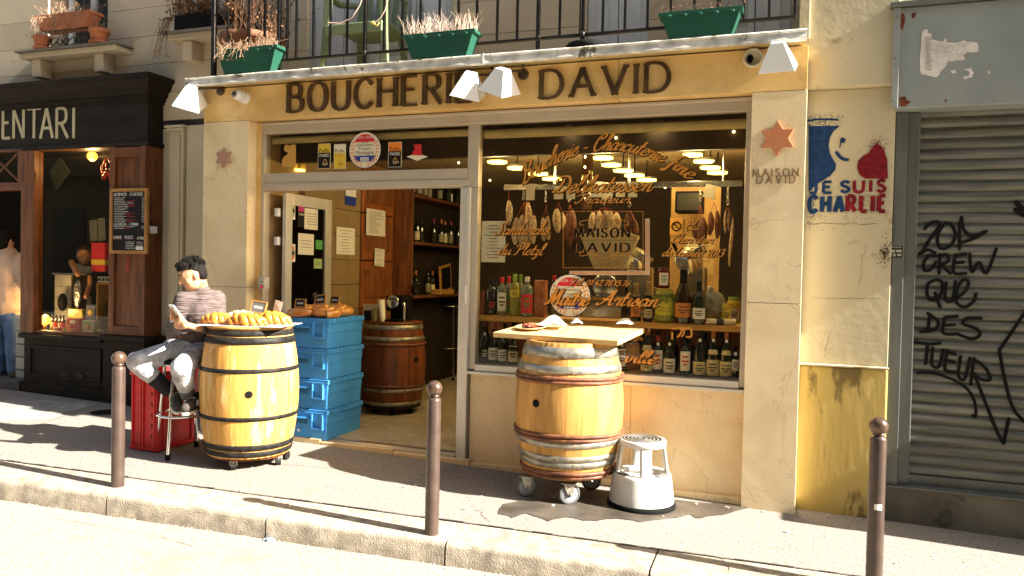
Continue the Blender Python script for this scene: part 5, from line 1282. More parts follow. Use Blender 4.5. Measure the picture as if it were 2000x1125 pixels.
for px, hw, hp, kd, cm_, labs, lab in S3:
    Y = .14
    t = bottle(V((at(px, Y), Y, zd)), hpx(hp, Y, px), hpx(hw, Y, px)*.98, kd, m_bot, lab, cm_, labs)
    H_ = hpx(hp, Y, px); a = math.atan2(CAM.y-Y, CAM.x-at(px, Y)); rn = hpx(hw, Y, px)*.40
    c_ = V((at(px, Y)+(rn+.003)*math.cos(a), Y+(rn+.003)*math.sin(a), zd+H_*(.78 if kd == 'bordeaux' else .80)))
    if random.random() < .75: MB().box(c_-V((.009, .001, .011)), c_+V((.009, .001, .011))).build('price_tag', tagw, t)
for i in range(9):
    px = 950+i*18 if i < 3 else 1255+(i-3)*31
    bottle(V((at(px, .3), .3, zd)), .30, .036, 'bordeaux', m_bot, 'dim wine bottle behind the front row under the shelf, '+'first second third fourth fifth sixth seventh eighth ninth'.split()[i]+' from the left', random.choice([fbk, fr2]), [(.1, .4, 50, ld)], group='dim wine bottles in the second row under the shelf')
# small cask in lower window
cq = V((at(1240, .33), .33, zd)); barrel(cq, .26, .085, .072, [(.20, .215, 'b'), (.05, .065, 'b')], m_oak2, 'small oak cask standing behind the lower bottles', n=12)

# wine shelf bottles inside the door
ORD = 'first second third fourth fifth sixth seventh eighth ninth tenth eleventh twelfth'.split()
for zi, (z_, cnt) in enumerate(((shz[0], 11), (shz[1], 9), (shz[2], 11))):
    for i in range(cnt):
        y = y2+.12+i*(y3-y2-.2)/cnt+random.uniform(-.02, .02); hh_ = random.choice([.28, .30, .31])
        if zi == 1 and 5 < i < 8: continue
        bottle(V((XLW+.16+random.uniform(-.04, .04), y, z_)), hh_, .038, random.choice(['bordeaux', 'burgundy']), m_bot, ORD[i]+' bottle from the left on the '+('upper', 'lower', 'top')[zi]+' wall shelf inside the doorway', random.choice([fbk, fr2, fo]), [(.1, .42, 50, random.choice([lc, lw, ld, ld, M('label_dim', (.3, .26, .17), .6)]))], group=('wine bottles on the upper shelf', 'wine bottles on the lower shelf', 'wine bottles on the top shelf')[zi])
q = WX(868, 556, XLW+.2); t = empty('picture_frame', q, 'tilted wooden frame leaning on the lower wine shelf', 'frame')
MB().box((q.x, q.y-.16, shz[1]+.03), (q.x+.02, q.y+.16, shz[1]+.36), rot=Euler((.15, 0, 0))).build('frame', m_pine, t)
MB().box((q.x+.021, q.y-.13, shz[1]+.06), (q.x+.024, q.y+.13, shz[1]+.33), rot=Euler((.15, 0, 0))).build('picture', m_blk, t)
q = WX(862, 567, XLW+.25); t = empty('wooden_box', (q.x, q.y, shz[1]), 'pale wooden wine crate at the end of the lower shelf', 'crate')
bx('box', (q.x-.1, q.y-.15, shz[1]+.002), (q.x+.06, q.y+.25, shz[1]+.06), m_pine, t, .003)
q = WX(813, 548, XLW+.3); notice('price_slate', V((XLW+.31, q.y, shz[1]+.10)), .16, .10, 'small black price slate on the lower wine shelf', lines=2, col=m_s['black'], X=True, ink=m_s['cream'])

# ================================================================ things deeper in the shop
YI = 1.3
# hanging rail with chains and sausages
rz_ = W(1200, 362, .62).z
rl_ = empty('meat_rail', ((xw0+xw1)/2, .62, rz_), 'steel hanging rail across the shop behind the window', 'rail')
bx('rail', (W(985, 365, .62).x, .60, rz_-.025), (W(1450, 355, .62).x, .62, rz_+.02), m_steel, rl_, .003)
for px in (1078, 1222, 1405): MB().tube([(at(px, .62), .61, rz_+.02), (at(px, .62), .61, 2.62)], .008, 8).build('hanger_rod', m_steel, rl_)
m_saus = M('salami', (.33, .20, .11), .7, var=.55, sc=45, bump=.4, rnd=.15, col2=(.55, .46, .34), amt=.5)
m_saus2 = M('dark_salami', (.13, .045, .025), .6, var=.4, sc=40, bump=.4, rnd=.15)
m_str = M('butcher_twine', (.30, .07, .04), .8)
def chain(par, x, y, z0, z1):
    n = max(2, int((z0-z1)/.028)); mb = MB()
    for i in range(n):
        z = z0-(z0-z1)*(i+.5)/n; pts = []
        for a in range(9):
            t = a*math.pi/4; u = .009*math.cos(t); w = .019*math.sin(t)
            pts.append((x+(u if i % 2 == 0 else u*.4), y+(0 if i % 2 == 0 else u*.9), z+w))
        mb.tube(pts, .0028, 5, caps=False)
    mb.build('chain', m_steel, par)
def sausages(px, ptop, items, lab, mat=m_saus, Y=.64, ch=True):
    x = at(px, Y); zt_ = W(px, ptop, Y).z; t = empty('sausage_bunch', (x, Y, rz_-.02), lab, 'sausages')
    if ch: chain(t, x, Y-.03, rz_-.01, zt_+.02)
    else: MB().tube([(x, Y-.02, rz_-.01), (x, Y, zt_)], .003, 6).build('string', m_str, t)
    for dx, y0_, y1_, w in items:
        k = hpx(1, Y, px); X = x+dx*k; za = W(px, y0_, Y).z; zb_ = W(px, y1_, Y).z; r = w*k/2; yy = Y+random.uniform(-.03, .03)
        n = 8; pts = []; rr = []
        for i in range(n+1):
            u = i/n; pts.append((X+.008*math.sin(u*3+dx), yy, za+(zb_-za)*u)); rr.append(max(.003, r*math.sin(math.pi*min(.97, max(.03, u)))**.45))
        MB().tube(pts, rr, 10).build('sausage', mat, t)
        MB().tube([(x, Y-.01, zt_), pts[0]], .0025, 5).build('string', m_str, t)
    return t
sausages(989, 375, [(0, 392, 440, 14)], 'single pale salami on a string at the left of the window', ch=False)
sausages(1019, 395, [(-16, 425, 478, 16), (-4, 420, 475, 15), (6, 395, 455, 14), (10, 425, 478, 15), (22, 422, 476, 16), (0, 440, 486, 14)], 'large bunch of pale salamis behind the word Sandwichs')
sausages(1062, 400, [(-7, 425, 470, 14), (4, 422, 468, 11)], 'pair of pale salamis hanging on a chain')
sausages(1086, 395, [(-2, 408, 454, 17), (6, 415, 446, 12)], 'short fat salami bunch left of the framed panel')
sausages(1108, 400, [(-6, 415, 470, 12), (6, 410, 465, 14), (0, 425, 480, 12)], 'dark salami bunch by the left edge of the framed panel', m_saus2, .8)
sausages(1176, 405, [(-24, 415, 450, 14), (-12, 412, 452, 14), (0, 410, 450, 15), (12, 412, 452, 14), (24, 415, 450, 14), (-6, 420, 455, 12), (18, 420, 455, 12)], 'thick bundle of small dry sausages above the brass scale')
sausages(1225, 410, [(-6, 418, 462, 12), (5, 418, 465, 14), (12, 430, 470, 11)], 'dark spotted sausage bundle right of the scale', m_saus2)
sausages(1362, 400, [(-8, 430, 470, 16), (6, 425, 475, 15), (0, 440, 480, 14)], 'dark sausages hanging by the word Elu', m_saus2, .75)
sausages(1388, 395, [(-6, 415, 460, 13), (6, 412, 466, 12)], 'brown sausages hanging right of the word Elu', m_saus2, .7)
sausages(1415, 405, [(-3, 410, 455, 5), (3, 410, 450, 5), (8, 425, 520, 7)], 'thin dry sausages hanging at the far right of the window')
for px, p1_ in ((1303+0, 425), (1361+2, 405), (1388, 398)):
    pass
for k, (px, y1_) in enumerate(((1362, 400), (1416, 400))): pass
for k, (px, py, w_, h_, lab) in enumerate(((1036, 375, 18, 32, 'leftmost'), (1091, 376, 19, 26, 'second'), (1115, 377, 18, 24, 'third'), (1167, 370, 22, 30, 'fourth'), (1187, 380, 20, 22, 'tilted fifth'), (1212, 370, 18, 30, 'sixth'), (1236, 370, 18, 30, 'seventh'), (1387, 374, 22, 26, 'tilted rightmost'))):
    c = W(px, py, .585); kk = hpx(1, .585, px)
    notice('price_card', c, w_*kk, h_*kk, 'white price card on the hanging rail, '+lab+' from the left' if 'right' not in lab else 'tilted white price card on the rail at its right end', lines=0, tilt=(-.25 if 'tilted' in lab else 0))
# antique scale: cream cone hopper on steel base
sx = at(1185, .55); k = hpx(1, .55, 1185); zc0 = W(1185, 527, .55).z; zc1 = W(1185, 450, .55).z
sc_ = empty('shop_scale', (sx, .55, zsh), 'large cream fan-shaped counter scale with steel base', 'scale')
m_cream = M('cream_enamel', (.52, .46, .28), .3, var=.06, rnd=0, coat=.5)
P = [(-28, 0), (28, 0), (58, 66)]; P += [(58-116*i/10, 66+14*math.sin(math.pi*i/10)) for i in range(1, 10)]+[(-58, 66)]
MB().poly([(sx+a*k, .55, zc0+b*k) for a, b in P], .09).build('dial_head', m_cream, sc_, .006)
mb = MB()
for i in range(11): 
    a0_, a1_ = (58-116*i/11, 58-116*(i+1)/11); 
    mb.add([(sx+a0_*k*.93, .5455, zc0+(60+14*math.sin(math.pi*i/11))*k), (sx+a1_*k*.93, .5455, zc0+(60+14*math.sin(math.pi*(i+1)/11))*k), (sx+a1_*k*.93, .5455, zc0+(61.2+14*math.sin(math.pi*(i+1)/11))*k), (sx+a0_*k*.93, .5455, zc0+(61.2+14*math.sin(math.pi*i/11))*k)], [(0, 1, 2, 3)])
FS = FX(sx, zc0, .5485)
for sg in (1, -1):
    for pts in ([(0, 10), (6, 18), (14, 20), (20, 14), (16, 8), (10, 12)], [(0, 22), (10, 30), (24, 32), (30, 26), (24, 22), (18, 26)], [(0, 10), (4, 4), (10, 2)], [(0, 34), (0, 4)]):
        ribbon(mb, FS, catmull([(a*k*sg, b*k) for a, b in pts]), .004, .004, 0, .0015)
mb.build('ornament', m_s['gold'], sc_)
text('Scale', FX(sx-.05, zc0+.14, .5485), .028, .1, .12, .06, .5, .0015, SCRIPT, .04, mat=m_ink, parent=sc_, name='lettering') if False else None
bx('neck', (sx-.06, .56, zc0-.10), (sx+.06, .66, zc0), m_steel, sc_, .01)
MB().lathe([(.10, 0), (.10, .03), (.09, .035), (0, .035)], (sx-.02, .56, zc0-.13), 28, mat=Matrix.Rotation(R(90), 3, 'X')).build('round_dial', m_steel, sc_)
bx('base', (sx-.19, .46, zsh-.02), (sx+.14, .80, zsh+.15), m_steel, sc_, .012)
bx('plate', (sx-.22, .44, zsh+.152), (sx+.17, .82, zsh+.168), m_chrome, sc_, .004)
# counter the deeper things stand on
ct = empty('counter', (-1.2, .9, FZ), 'dark wooden shop counter behind the window shelf', 'counter')
bx('body', (W(960, 600, .70).x, .64, FZ), (xc, 1.5, zsh-.08), m_wood, ct, .006); bx('top', (W(960, 600, .70).x-.02, .61, zsh-.078), (xc, 1.52, zsh-.04), m_steel, ct, .004)
for k_, (px, lab) in enumerate(((1245, 'tilted steel meat slicer in the middle of the window'), (1350, 'polished steel meat slicer at the right of the window'))):
    x_ = at(px, .8); zz_ = W(px, 497, .8).z; t = empty('meat_slicer', (x_, .8, zsh-.04), lab, 'slicer'); Q = Euler((0, R(35 if k_ == 0 else -30), 0))
    MB().box((x_-.10, .75, zz_-.03), (x_+.10, .95, zz_+.03), rot=Q).build('carriage', m_steel, t, .01)
    MB().lathe([(.11, 0), (.115, .01), (.11, .02), (0, .02)], (x_-.03, .77, zz_-.05), 28, mat=Euler((R(70), 0, R(20))).to_matrix()).build('blade', m_chrome, t)
    MB().box((x_-.10, .78, zsh-.038), (x_+.10, .98, zz_-.10)).build('base', m_steel, t, .02)
    MB().tube([(x_-.12, .76, zz_+.02), (x_-.16, .74, zz_+.10)], .014, 8).build('handle', m_blk, t)
# yellow pot, dark bottle beyond
bottle(V((at(1121, .75), .75, zsh-.035)), .33, .03, 'bordeaux', m_bot, 'dark bottle with white cap left of the counter scale', fwh, [(.1, .4, 50, ld)], capf=.08)
bottle(V((at(1141, .75), .75, zsh-.035)), .22, .055, 'jar', M('yellow_tub', (.6, .42, .04), .4), 'yellow tub standing left of the counter scale', fwh, [(.5, .75, 50, m_s['blue'])], capf=.1, name='mustard_tub', cat='tub')
for i, (px, kind, hh2, rr2, gm2, cp2, lab) in enumerate(((1000, 'jar', .16, .045, m_botbr, fg, 'brown glass jar on the counter behind the left bottles'), (1060, 'bordeaux', .30, .036, m_botbr, frd, 'red-capped bottle on the counter left of the framed panel'), (1095, 'jar', .20, .05, MATS['pickle_brine'], fwh, 'green jar on the counter under the framed panel'), (1255, 'jar', .15, .05, m_s['orange'], fwh, 'orange tub on the counter right of the scale'), (1278, 'bordeaux', .28, .034, m_botbr, fg, 'gold-capped bottle on the counter behind the pickle jar'), (1316, 'jar', .2, .05, m_s['cream'], frd, 'cream tub with red lid beyond the pickle jar'), (1384, 'bordeaux', .30, .035, m_bot, fwh, 'white-capped bottle on the counter at the right'), (1432, 'jar', .22, .05, m_s['yellow'], fgr, 'yellow tub with green lid at the far right of the counter'))):
    bottle(V((at(px, .72), .72, zsh-.035)), hh2, rr2, kind, gm2, lab, cp2, [(.2, .6, 55, lw if i % 2 else lc, m_ink)], capf=.12, name='jar' if kind == 'jar' else 'bottle', cat='jar' if kind == 'jar' else 'bottle')
# tan wall board, no-smoking sign, sheets
wbY = 1.9
a = W(1312, 365, wbY); b = W(1402, 600, wbY); wb = empty('wall_board', ((a.x+b.x)/2, wbY, 1.5), 'tan wall partition at the right side of the shop', 'partition')
bx('board', (a.x, wbY, 0.1), (b.x, wbY+.05, a.z), m_tanw, wb)
c = W(1321, 442, wbY-.004); notice('no_smoking_sign', c, .12, .16, 'yellow no smoking sign on the tan partition', lines=0, col=m_s['gold']); 
disc(c, .045, .008, m_s['black'], 'ring', None, 'Y') if False else None
t = bpy.data.objects['no_smoking_sign']; MB().tube([c+V((.042*math.cos(i*math.pi/8), -.008, .042*math.sin(i*math.pi/8))) for i in range(17)], .006, 6, caps=False).tube([c+V((-.03, -.008, .03)), c+V((.03, -.008, -.03))], .006, 6).build('prohibition_ring', m_s['black'], t)
notice('certificate', W(1363, 500, wbY-.004), .30, .36, 'framed brown certificate on the tan partition', lines=7, col=M('kraft', (.40, .27, .12), .7), header=1)
notice('wall_notice', W(1357, 478, wbY-.006), .14, .12, 'small cream notice above the brown certificate', lines=3, col=m_s['cream'])
q = W(1345, 395, 1.5); t = empty('monitor', q, 'old dark monitor hung near the ceiling on the right', 'monitor'); bx('case', (q.x-.12, 1.5, q.z-.09), (q.x+.12, 1.7, q.z+.10), m_blk, t, .01); bx('screen', (q.x-.10, 1.495, q.z-.07), (q.x+.10, 1.4995, q.z+.08), M('dark_screen', (.03, .03, .028), .1), t)
# pillar lantern
q = W(1147, 352, 1.2); t = empty('wall_lantern', q, 'tall dark glass column with small bulbs behind the lettering', 'lantern'); MB().tube([q-V((0, 0, .28)), q+V((0, 0, .24))], .05, 14).build('column', m_botbr, t)
mb = MB()
for i in range(5): mb.ell(q+V((-.01, -.058, -.16+i*.09)), (.007, .007, .012), 8, 6)
mb.build('bulb', M('small_bulb', (1, .75, .3), .4, emit=6, bump=0, rnd=0), t)
for px, py, lab in ((957, 352, 'tiny spot light far left behind the glass'), (1203, 269, 'tiny spot light near the top centre of the glass'), (1433, 257, 'tiny spot light near the top right corner of the glass'), (1299, 366, 'tiny spot light left of the monitor'), (895+1, 318, 'tiny spot light behind the transom')):
    q = W(px, py, .22 if py < 300 else 1.3); t = tag(MB().ell(q, (.009, .009, .009), 8, 6).build('spot_bulb', MATS['small_bulb'], None), lab, 'bulb')
# A4 notice inside window, framed notice
c = W(964, 472, .025+.02); o = notice('window_notice', c, hpx(50, .045, 964), hpx(80, .045, 964), 'white information sheet taped low inside the window left edge', lines=11, header=1)

# ---- lettering and stickers on the glass
YG = .0295
lett = wp
def gtext(body, px0, py0, px1, h_px, font=SCRIPT, thick=.12, thin=.05, shear=.45, warp=None, sp=.04, nib=.5, split=False, mat=None, Yq=YG, z1=None, sh_=True, serif=0, dy=0):
    q0 = W(px0, py0, YG); q1 = W(px1, py0, YG); k = hpx(1, YG, (px0+px1)/2); h = h_px*k
    wt = q1.x-q0.x
    def wf(a, b): 
        X = a+b*shear
        if warp: return warp(X, b, wt, h)
        return (X, b)
    if sh_: text(body, FX(q0.x+.006, q0.z-.006, YG-.0002-dy), h, wt-h*shear*.5, thick*1.25, thin*1.6, nib, .0006, font, sp, 0, serif, warp=wf, mat=m_goldsh, parent=wp, name='lettering_shadow')
    text(body, FX(q0.x, q0.z, YG-.0032-dy), h, wt-h*shear*.5, thick, thin, nib, .0012, font, sp, 0, serif, warp=wf, mat=mat or m_gold, parent=wp, name='lettering')
def arc1(rise, tiltpx=0):
    def f(X, b, wt, h):
        u = X/wt; z = rise*(1-(2*u-1)**2); sl_ = -rise*4*(2*u-1)/wt
        return (X-b*sl_*.6, z+b)
    return f
# arched top line: from (1022,358) up to the middle (1170,300) down to (1350,352)
gtext('Boucherie - Charcuterie fine', 1020, 362, 1352, 31, warp=arc1(.245), thick=.14, thin=.045)
gtext('Delikatessen', 1080, 376, 1278, 32, thick=.15)
gtext('Traiteur', 1122, 397, 1232, 17, thick=.15, thin=.06)
gtext('Sandwichs', 968, 458, 1075, 24); gtext('du Pletzl', 973, 497, 1063, 22)
gtext('Elu', 1338, 449, 1367, 19); gtext('Charcutier', 1311, 474, 1394, 18); gtext("de l'année 2013", 1293, 500, 1415, 18, thick=.16)
gtext('Tél: 01.42.78.15.76', 1114, 556, 1232, 13, thick=.15, dy=.009); gtext('Maître', 1066, 594, 1154, 32, thick=.17, dy=.009); gtext('Artisan', 1168, 595, 1290, 30, thick=.17)
gtext('.fr', 1238, 664, 1256, 10); gtext('en ville', 1172, 704, 1284, 24, thick=.2)
gtext('www.maisondavid.fr', 1090, 637, 1250, 8, thick=.2) if False else None
# hebrew letters drawn by strokes
mb = MB(); 
def gst(pts, w, m=mb, Y=YG-.003): wstroke(m, pts, Y, w)
gst([(1314, 642), (1330, 641), (1330, 650), (1324, 658)], .012); gst([(1313, 650), (1313, 662)], .012)
gst([(1333, 640), (1336, 650), (1332, 657)], .010); gst([(1336, 645), (1344, 640), (1350, 645), (1350, 657), (1341, 658)], .012)
mb.build('hebrew_lettering', m_gold, wp)
# framed shop name panel on the glass
mb = MB()
def outl(mb, x0, y0, x1, y1, w, d=.001):
    for a, b in (((x0, y0), (x1, y0)), ((x1, y0), (x1, y1)), ((x1, y1), (x0, y1)), ((x0, y1), (x0, y0))): wstroke(mb, [a, b], YG-.002, w, False)
outl(mb, 1097, 410, 1259, 526, .006)
mb.build('panel_outline', m_goldsh, wp)
mb = MB(); outl(mb, 1100, 413, 1256, 523, .0025); mb.build('panel_inline', m_gold, wp)
mb = MB(); wpoly(mb, [(1260, 427), (1269, 427), (1269, 537), (1112, 537), (1112, 529), (1260, 529)], YG-.0015); mb.build('panel_border', M('pink_border', (.48, .33, .22), .5), wp)
mb = MB()
for i in range(9): wstroke(mb, [(1118+i*16, 533), (1122+i*16, 531.5), (1126+i*16, 534.5), (1130+i*16, 533)], YG-.003, .006)
for i in range(6): wstroke(mb, [(1264.5, 436+i*16), (1263, 440+i*16), (1266, 444+i*16), (1264.5, 448+i*16)], YG-.003, .006)
mb.build('border_scroll', m_gold, wp)
for body, py in (('MAISON', 463), ('DAVID', 491)):
    q0 = W(1123, py, YG); q1 = W(1229, py, YG); h = hpx(17, YG, 1180)
    for off, mt, dz in ((.003, m_gold, .0004), (0, m_blk, .0030)): text(body, FX(q0.x+off, q0.z-off*.6, YG-dz), h, q1.x-q0.x, .27, .08, .1, .001, serif=.12, mat=mt, parent=wp, name='lettering', sp=.42)
mb = MB(); wstroke(mb, [(1106, 469), (1246, 469)], YG-.002, .003, False); mb.build('divider_line', m_goldsh, wp)
mb = MB()
for sg in (1, -1):
    for pts in ([(1180+6*sg, 504), (1180+16*sg, 498), (1180+30*sg, 497), (1180+44*sg, 500), (1180+48*sg, 494), (1180+40*sg, 492)], [(1180+5*sg, 512), (1180+16*sg, 508), (1180+24*sg, 502)], [(1180+20*sg, 436), (1180+30*sg, 430), (1180+44*sg, 432), (1180+48*sg, 438), (1180+40*sg, 440)]): wstroke(mb, pts, YG-.002, .004)
mb.build('panel_scroll', m_gold, wp)['kind'] = 'stuff'

# round plaque stickers
def plaque(px, py, rpx, Y, par, lab):
    c = W(px, py, Y); k = hpx(1, Y, px); r = rpx*k
    disc(c, r, .001, m_s['black'], 'plaque_rim', par, 'Y', 1.0)
    disc(c, r*.965, .0022, m_s['white'], 'plaque', par, 'Y')['label'] = lab
    disc(c, r*.93, .0034, m_s['cream'], 'plaque_field', par, 'Y')
    def seg(z0, z1, m_, nm):
        n = 14; P = []; rr = r*.86
        a0 = math.asin(z0); a1 = math.asin(z1)
        L_ = [(math.cos(a0+(a1-a0)*i/n)*rr, math.sin(a0+(a1-a0)*i/n)*rr) for i in range(n+1)]
        pts = [V((c.x+x*.86, Y-.0046, c.z+z)) for x, z in L_]+[V((c.x-x*.86, Y-.0046, c.z+z)) for x, z in reversed(L_)]
        MB().poly(pts, .0008, V((0, -1, 0))).build(nm, m_, par)
    seg(.50, .97, m_s['red'], 'plaque_red'); seg(-.72, -.36, m_s['blue'], 'plaque_blue')
    # laurel leaves
    for sg in (1, -1):
        mb = MB()
        for i in range(9):
            a = R(-75+i*13); rr = r*.80
            for d_ in (-.07, .07):
                x = c.x+sg*(rr+d_*r)*math.cos(a); z = c.z+(rr+d_*r)*math.sin(a)
                mb.ell((x, Y-.0055, z), (.035*r, .0006, .075*r), 6, 5, rot=Euler((0, -sg*(a+.6*(1 if d_ > 0 else -1))+0, 0)))
        mb.build('plaque_laurel', m_s['orange'], par)['kind'] = 'stuff'
    ftext('MAISON - QUALITE', FX(c.x, c.z+r*.62, Y-.0056), r*.19, m_s['white'], parent=par, align='CENTER', sx=.8)
    ftext('CLUB', FX(c.x, c.z+r*.36, Y-.0046), r*.16, m_ink, parent=par, align='CENTER')
    ftext('GASTRONOMIQUE', FX(c.x, c.z+r*.20, Y-.0046), r*.16, m_ink, parent=par, align='CENTER', sx=.8)
    ftext('Prosper', FX(c.x, c.z+r*.0, Y-.0046), r*.23, m_ink, parent=par, align='CENTER')
    ftext('Montagné', FX(c.x, c.z-r*.24, Y-.0046), r*.30, m_ink, parent=par, align='CENTER', sx=.95)
    MB().box((c.x-r*.25, Y-.0066, c.z-r*.58), (c.x+r*.25, Y-.0056, c.z-r*.40)).build('plaque_year', m_s['white'], par)
    ftext('2016', FX(c.x, c.z-r*.56, Y-.0070), r*.2, m_ink, parent=par, align='CENTER')
plaque(713, 293, 36, YG, tp, 'round gastronomic club plaque on the transom')
plaque(1113, 577, 42, YG-.002, wp, 'round gastronomic club plaque low on the big pane')
def vign(px0, px1, py0, py1, top, body_, yr, fg_):
    a = W(px0, py1, YG); b = W(px1, py0, YG)
    MB().box((a.x, YG-.0016, a.z), (b.x, YG-.0004, b.z)).build('guide_sticker', m_s['cream'], tp)['label'] = 'tall Pudlo Paris guide sticker dated '+yr
    MB().box((a.x+.004, YG-.0026, a.z+.004), (b.x-.004, YG-.0017, b.z-.004)).build('sticker_field', m_s[body_], tp)
    MB().box((a.x+.004, YG-.0034, b.z-(b.z-a.z)*.36), (b.x-.004, YG-.0027, b.z-.004)).build('sticker_band', m_s[top], tp)
    w_ = b.x-a.x; cx_ = (a.x+b.x)/2
    ftext('Pudlo', FX(cx_, b.z-(b.z-a.z)*.34, YG-.0036), w_*.36, m_s['black'], parent=tp, align='CENTER'); ftext('PARIS', FX(cx_, b.z-(b.z-a.z)*.53, YG-.0034), w_*.30, m_s['white' if body_ == 'black' else 'gold'], parent=tp, align='CENTER')
    ftext(yr, FX(cx_+.01, a.z+.03, YG-.0032), w_*.22, m_s[fg_], parent=tp, align='CENTER')
    mb = MB(); wstroke(mb, [(px0+10, (py0+py1)/2+12), (px0+14, (py0+py1)/2+6), (px0+17, (py0+py1)/2+14), (px0+12, (py0+py1)/2+18)], YG-.003, .006); mb.build('sticker_figure', m_s['gold'], tp)
vign(621, 646, 280, 330, 'yellow', 'black', '2013', 'cream'); vign(652, 676, 281, 330, 'cream', 'yellow', '2012', 'brown'); vign(758, 785, 277, 327, 'orange', 'black', '2014', 'cream')
# stylised stickers (gold and red head shapes)
mb = MB(); wpoly(mb, [(551, 326), (551, 312), (556, 305), (562, 301), (562, 294), (566, 285), (571, 282), (578, 283), (578, 326)], YG-.002); mb.build('gold_head_sticker', m_s['gold'], tp)
c = W(561, 290, YG); disc(c, .035, .002, m_s['brown'], 'sticker_disc', tp, 'Y'); disc(c, .030, .003, m_s['gold'], 'sticker_disc', tp, 'Y')
mb = MB(); wpoly(mb, [(794, 306), (815, 300), (836, 306), (815, 314)], YG-.001); mb.build('grey_diamond_sticker', m_s['cream'], tp)
mb = MB(); wpoly(mb, [(806, 303), (806, 296), (811, 292), (808, 284), (812, 282), (823, 282), (824, 304)], YG-.0025); mb.build('red_head_sticker', m_s['red'], tp)
# ================================================================ café front on the left
CY = .38
m_cblk = M('brown_black_paint', (.020, .014, .010), .55, var=.25, sc=4, stretch=(.6, 3, 3), bump=.1, rnd=.04)
m_cwood = M('stained_brown_wood', (.17, .062, .022), .4, var=.35, sc=5, stretch=(5, 5, .6), bump=.15, rnd=.08)
m_cwoodh = M('stained_brown_wood_rail', (.17, .062, .022), .4, var=.35, sc=5, stretch=(.6, 5, 5), bump=.15, rnd=.08)
cf = empty('cafe_front', (-7.2, CY, gz(-7)), 'dark timber Italian café front with brown shutters and black base', 'café')
cxr = W(289, 300, CY).x; cxl = -13.5
zc1 = W(145, 152, .25).z; zf0 = W(145, 281, CY).z; zf1 = W(145, 206, CY-.02).z
# cornice profile extruded, mitred return
def cornice(prof, xr, mat, name):
    # prof: (outward distance, z); outward measured from CY
    mb = MB(); vs = []; k = len(prof)
    for d, z in prof: vs.append((cxl, CY-d, z))
    for d, z in prof: vs.append((xr+d, CY-d, z))
    for d, z in prof: vs.append((xr+d, UY-.001, z))
    mb.add(vs, [(i, i+1, k+i+1, k+i) for i in range(k-1)]+[(k+i, k+i+1, 2*k+i+1, 2*k+i) for i in range(k-1)])
    return mb.build(name, mat, cf)
h_ = zc1-zf1
cornice([(.0, zf1-.002), (.012, zf1), (.012, zf1+.02), (.03, zf1+.03), (.03, zf1+.06*1), (.05, zf1+.065), (.06, zf1+h_*.45), (.09, zf1+h_*.55), (.11, zf1+h_*.8), (.135, zf1+h_*.86), (.135, zc1), (-.1, zc1+.015)], cxr-.005, m_cblk, 'cornice')
cornice([(-.02, zf0), (.0, zf0), (.0, zf1-.003), (-.02, zf1-.003)], cxr-.01, m_cblk, 'fascia')
cornice([(-.02, zf0-.05), (.012, zf0-.05), (.02, zf0-.025), (.012, zf0-.003), (-.02, zf0-.003)], cxr-.008, m_cblk, 'fascia_moulding')
bx('box_head', (cxl, CY+.02, zf0-.05), (cxr-.03, UY-.002, zc1), m_cblk, cf)
q0 = W(3, 271, CY); q1 = W(148, 269, CY); hS = W(80, 212, CY).z-W(80, 270, CY).z
m_sign = M('cream_sign_paint', (.52, .45, .28), .5, bump=0, rnd=0)
_k = hS
lst = [('E', 6, 20), ('N', 27, 46), ('T', 53, 80), ('A', 79, 103), ('R', 111, 132), ('I', 144, 144)]
for ch, a, b in lst:
    xa_ = W(a, 270, CY).x; xb_ = W(b, 270, CY).x; g = CAPS[ch]; zz_ = W((a+b)/2, 270, CY).z
    mb = MB()
    for P, s_ in strokes(g[1]): ribbon(mb, FX(xa_, zz_, CY-.001), [(px*(xb_-xa_)/max(.01, g[0]), py*hS) for px, py in P], .036, .030, 0, .002)
    mb.build('letter', m_sign, cf)
mb = MB()
for P, s_ in strokes(CAPS['M'][1]): ribbon(mb, FX(W(-45, 270, CY).x, W(-20, 271, CY).z, CY-.001), [(px*.13, py*hS) for px, py in P], .036, .030, 0, .002)
mb.build('letter', m_sign, cf)
# pilaster with panel (shutter box)
zp0 = W(250, 656, CY-.02).z; zp1 = zf0-.052; xpl = W(216, 500, CY).x
bx('pilaster', (xpl, CY-.0, zp0), (cxr, UY-.003, zp1), m_cwood, cf, .004)
for (a, b, c_, d) in ((xpl+.002, zp0+.002, xpl+.07, zp1-.001), (cxr-.075, zp0+.002, cxr-.002, zp1-.001)): bx('pilaster_stile', (a, CY-.025, b), (c_, CY-.001, d), m_cwood, cf, .004)
for zz_ in (zp0+.003, zp0+(zp1-zp0)*.52, zp1-.10): bx('pilaster_rail', (xpl+.071, CY-.025, zz_), (cxr-.076, CY-.001, zz_+.09), m_cwoodh, cf, .004)
bx('pilaster_base', (xpl-.03, CY-.05, gz(-6)-.03), (cxr+.03, UY-.002, zp0-.055), m_cblk, cf, .006)
bx('pilaster_cap', (xpl-.06, CY-.08, zp0-.053), (cxr+.06, UY-.002, zp0-.001), m_cblk, cf, .008)
bx('pilaster_panel', (xpl+.04, CY-.062, gz(-6)+.16), (cxr-.05, CY-.051, zp0-.15), m_cblk, cf, .005)
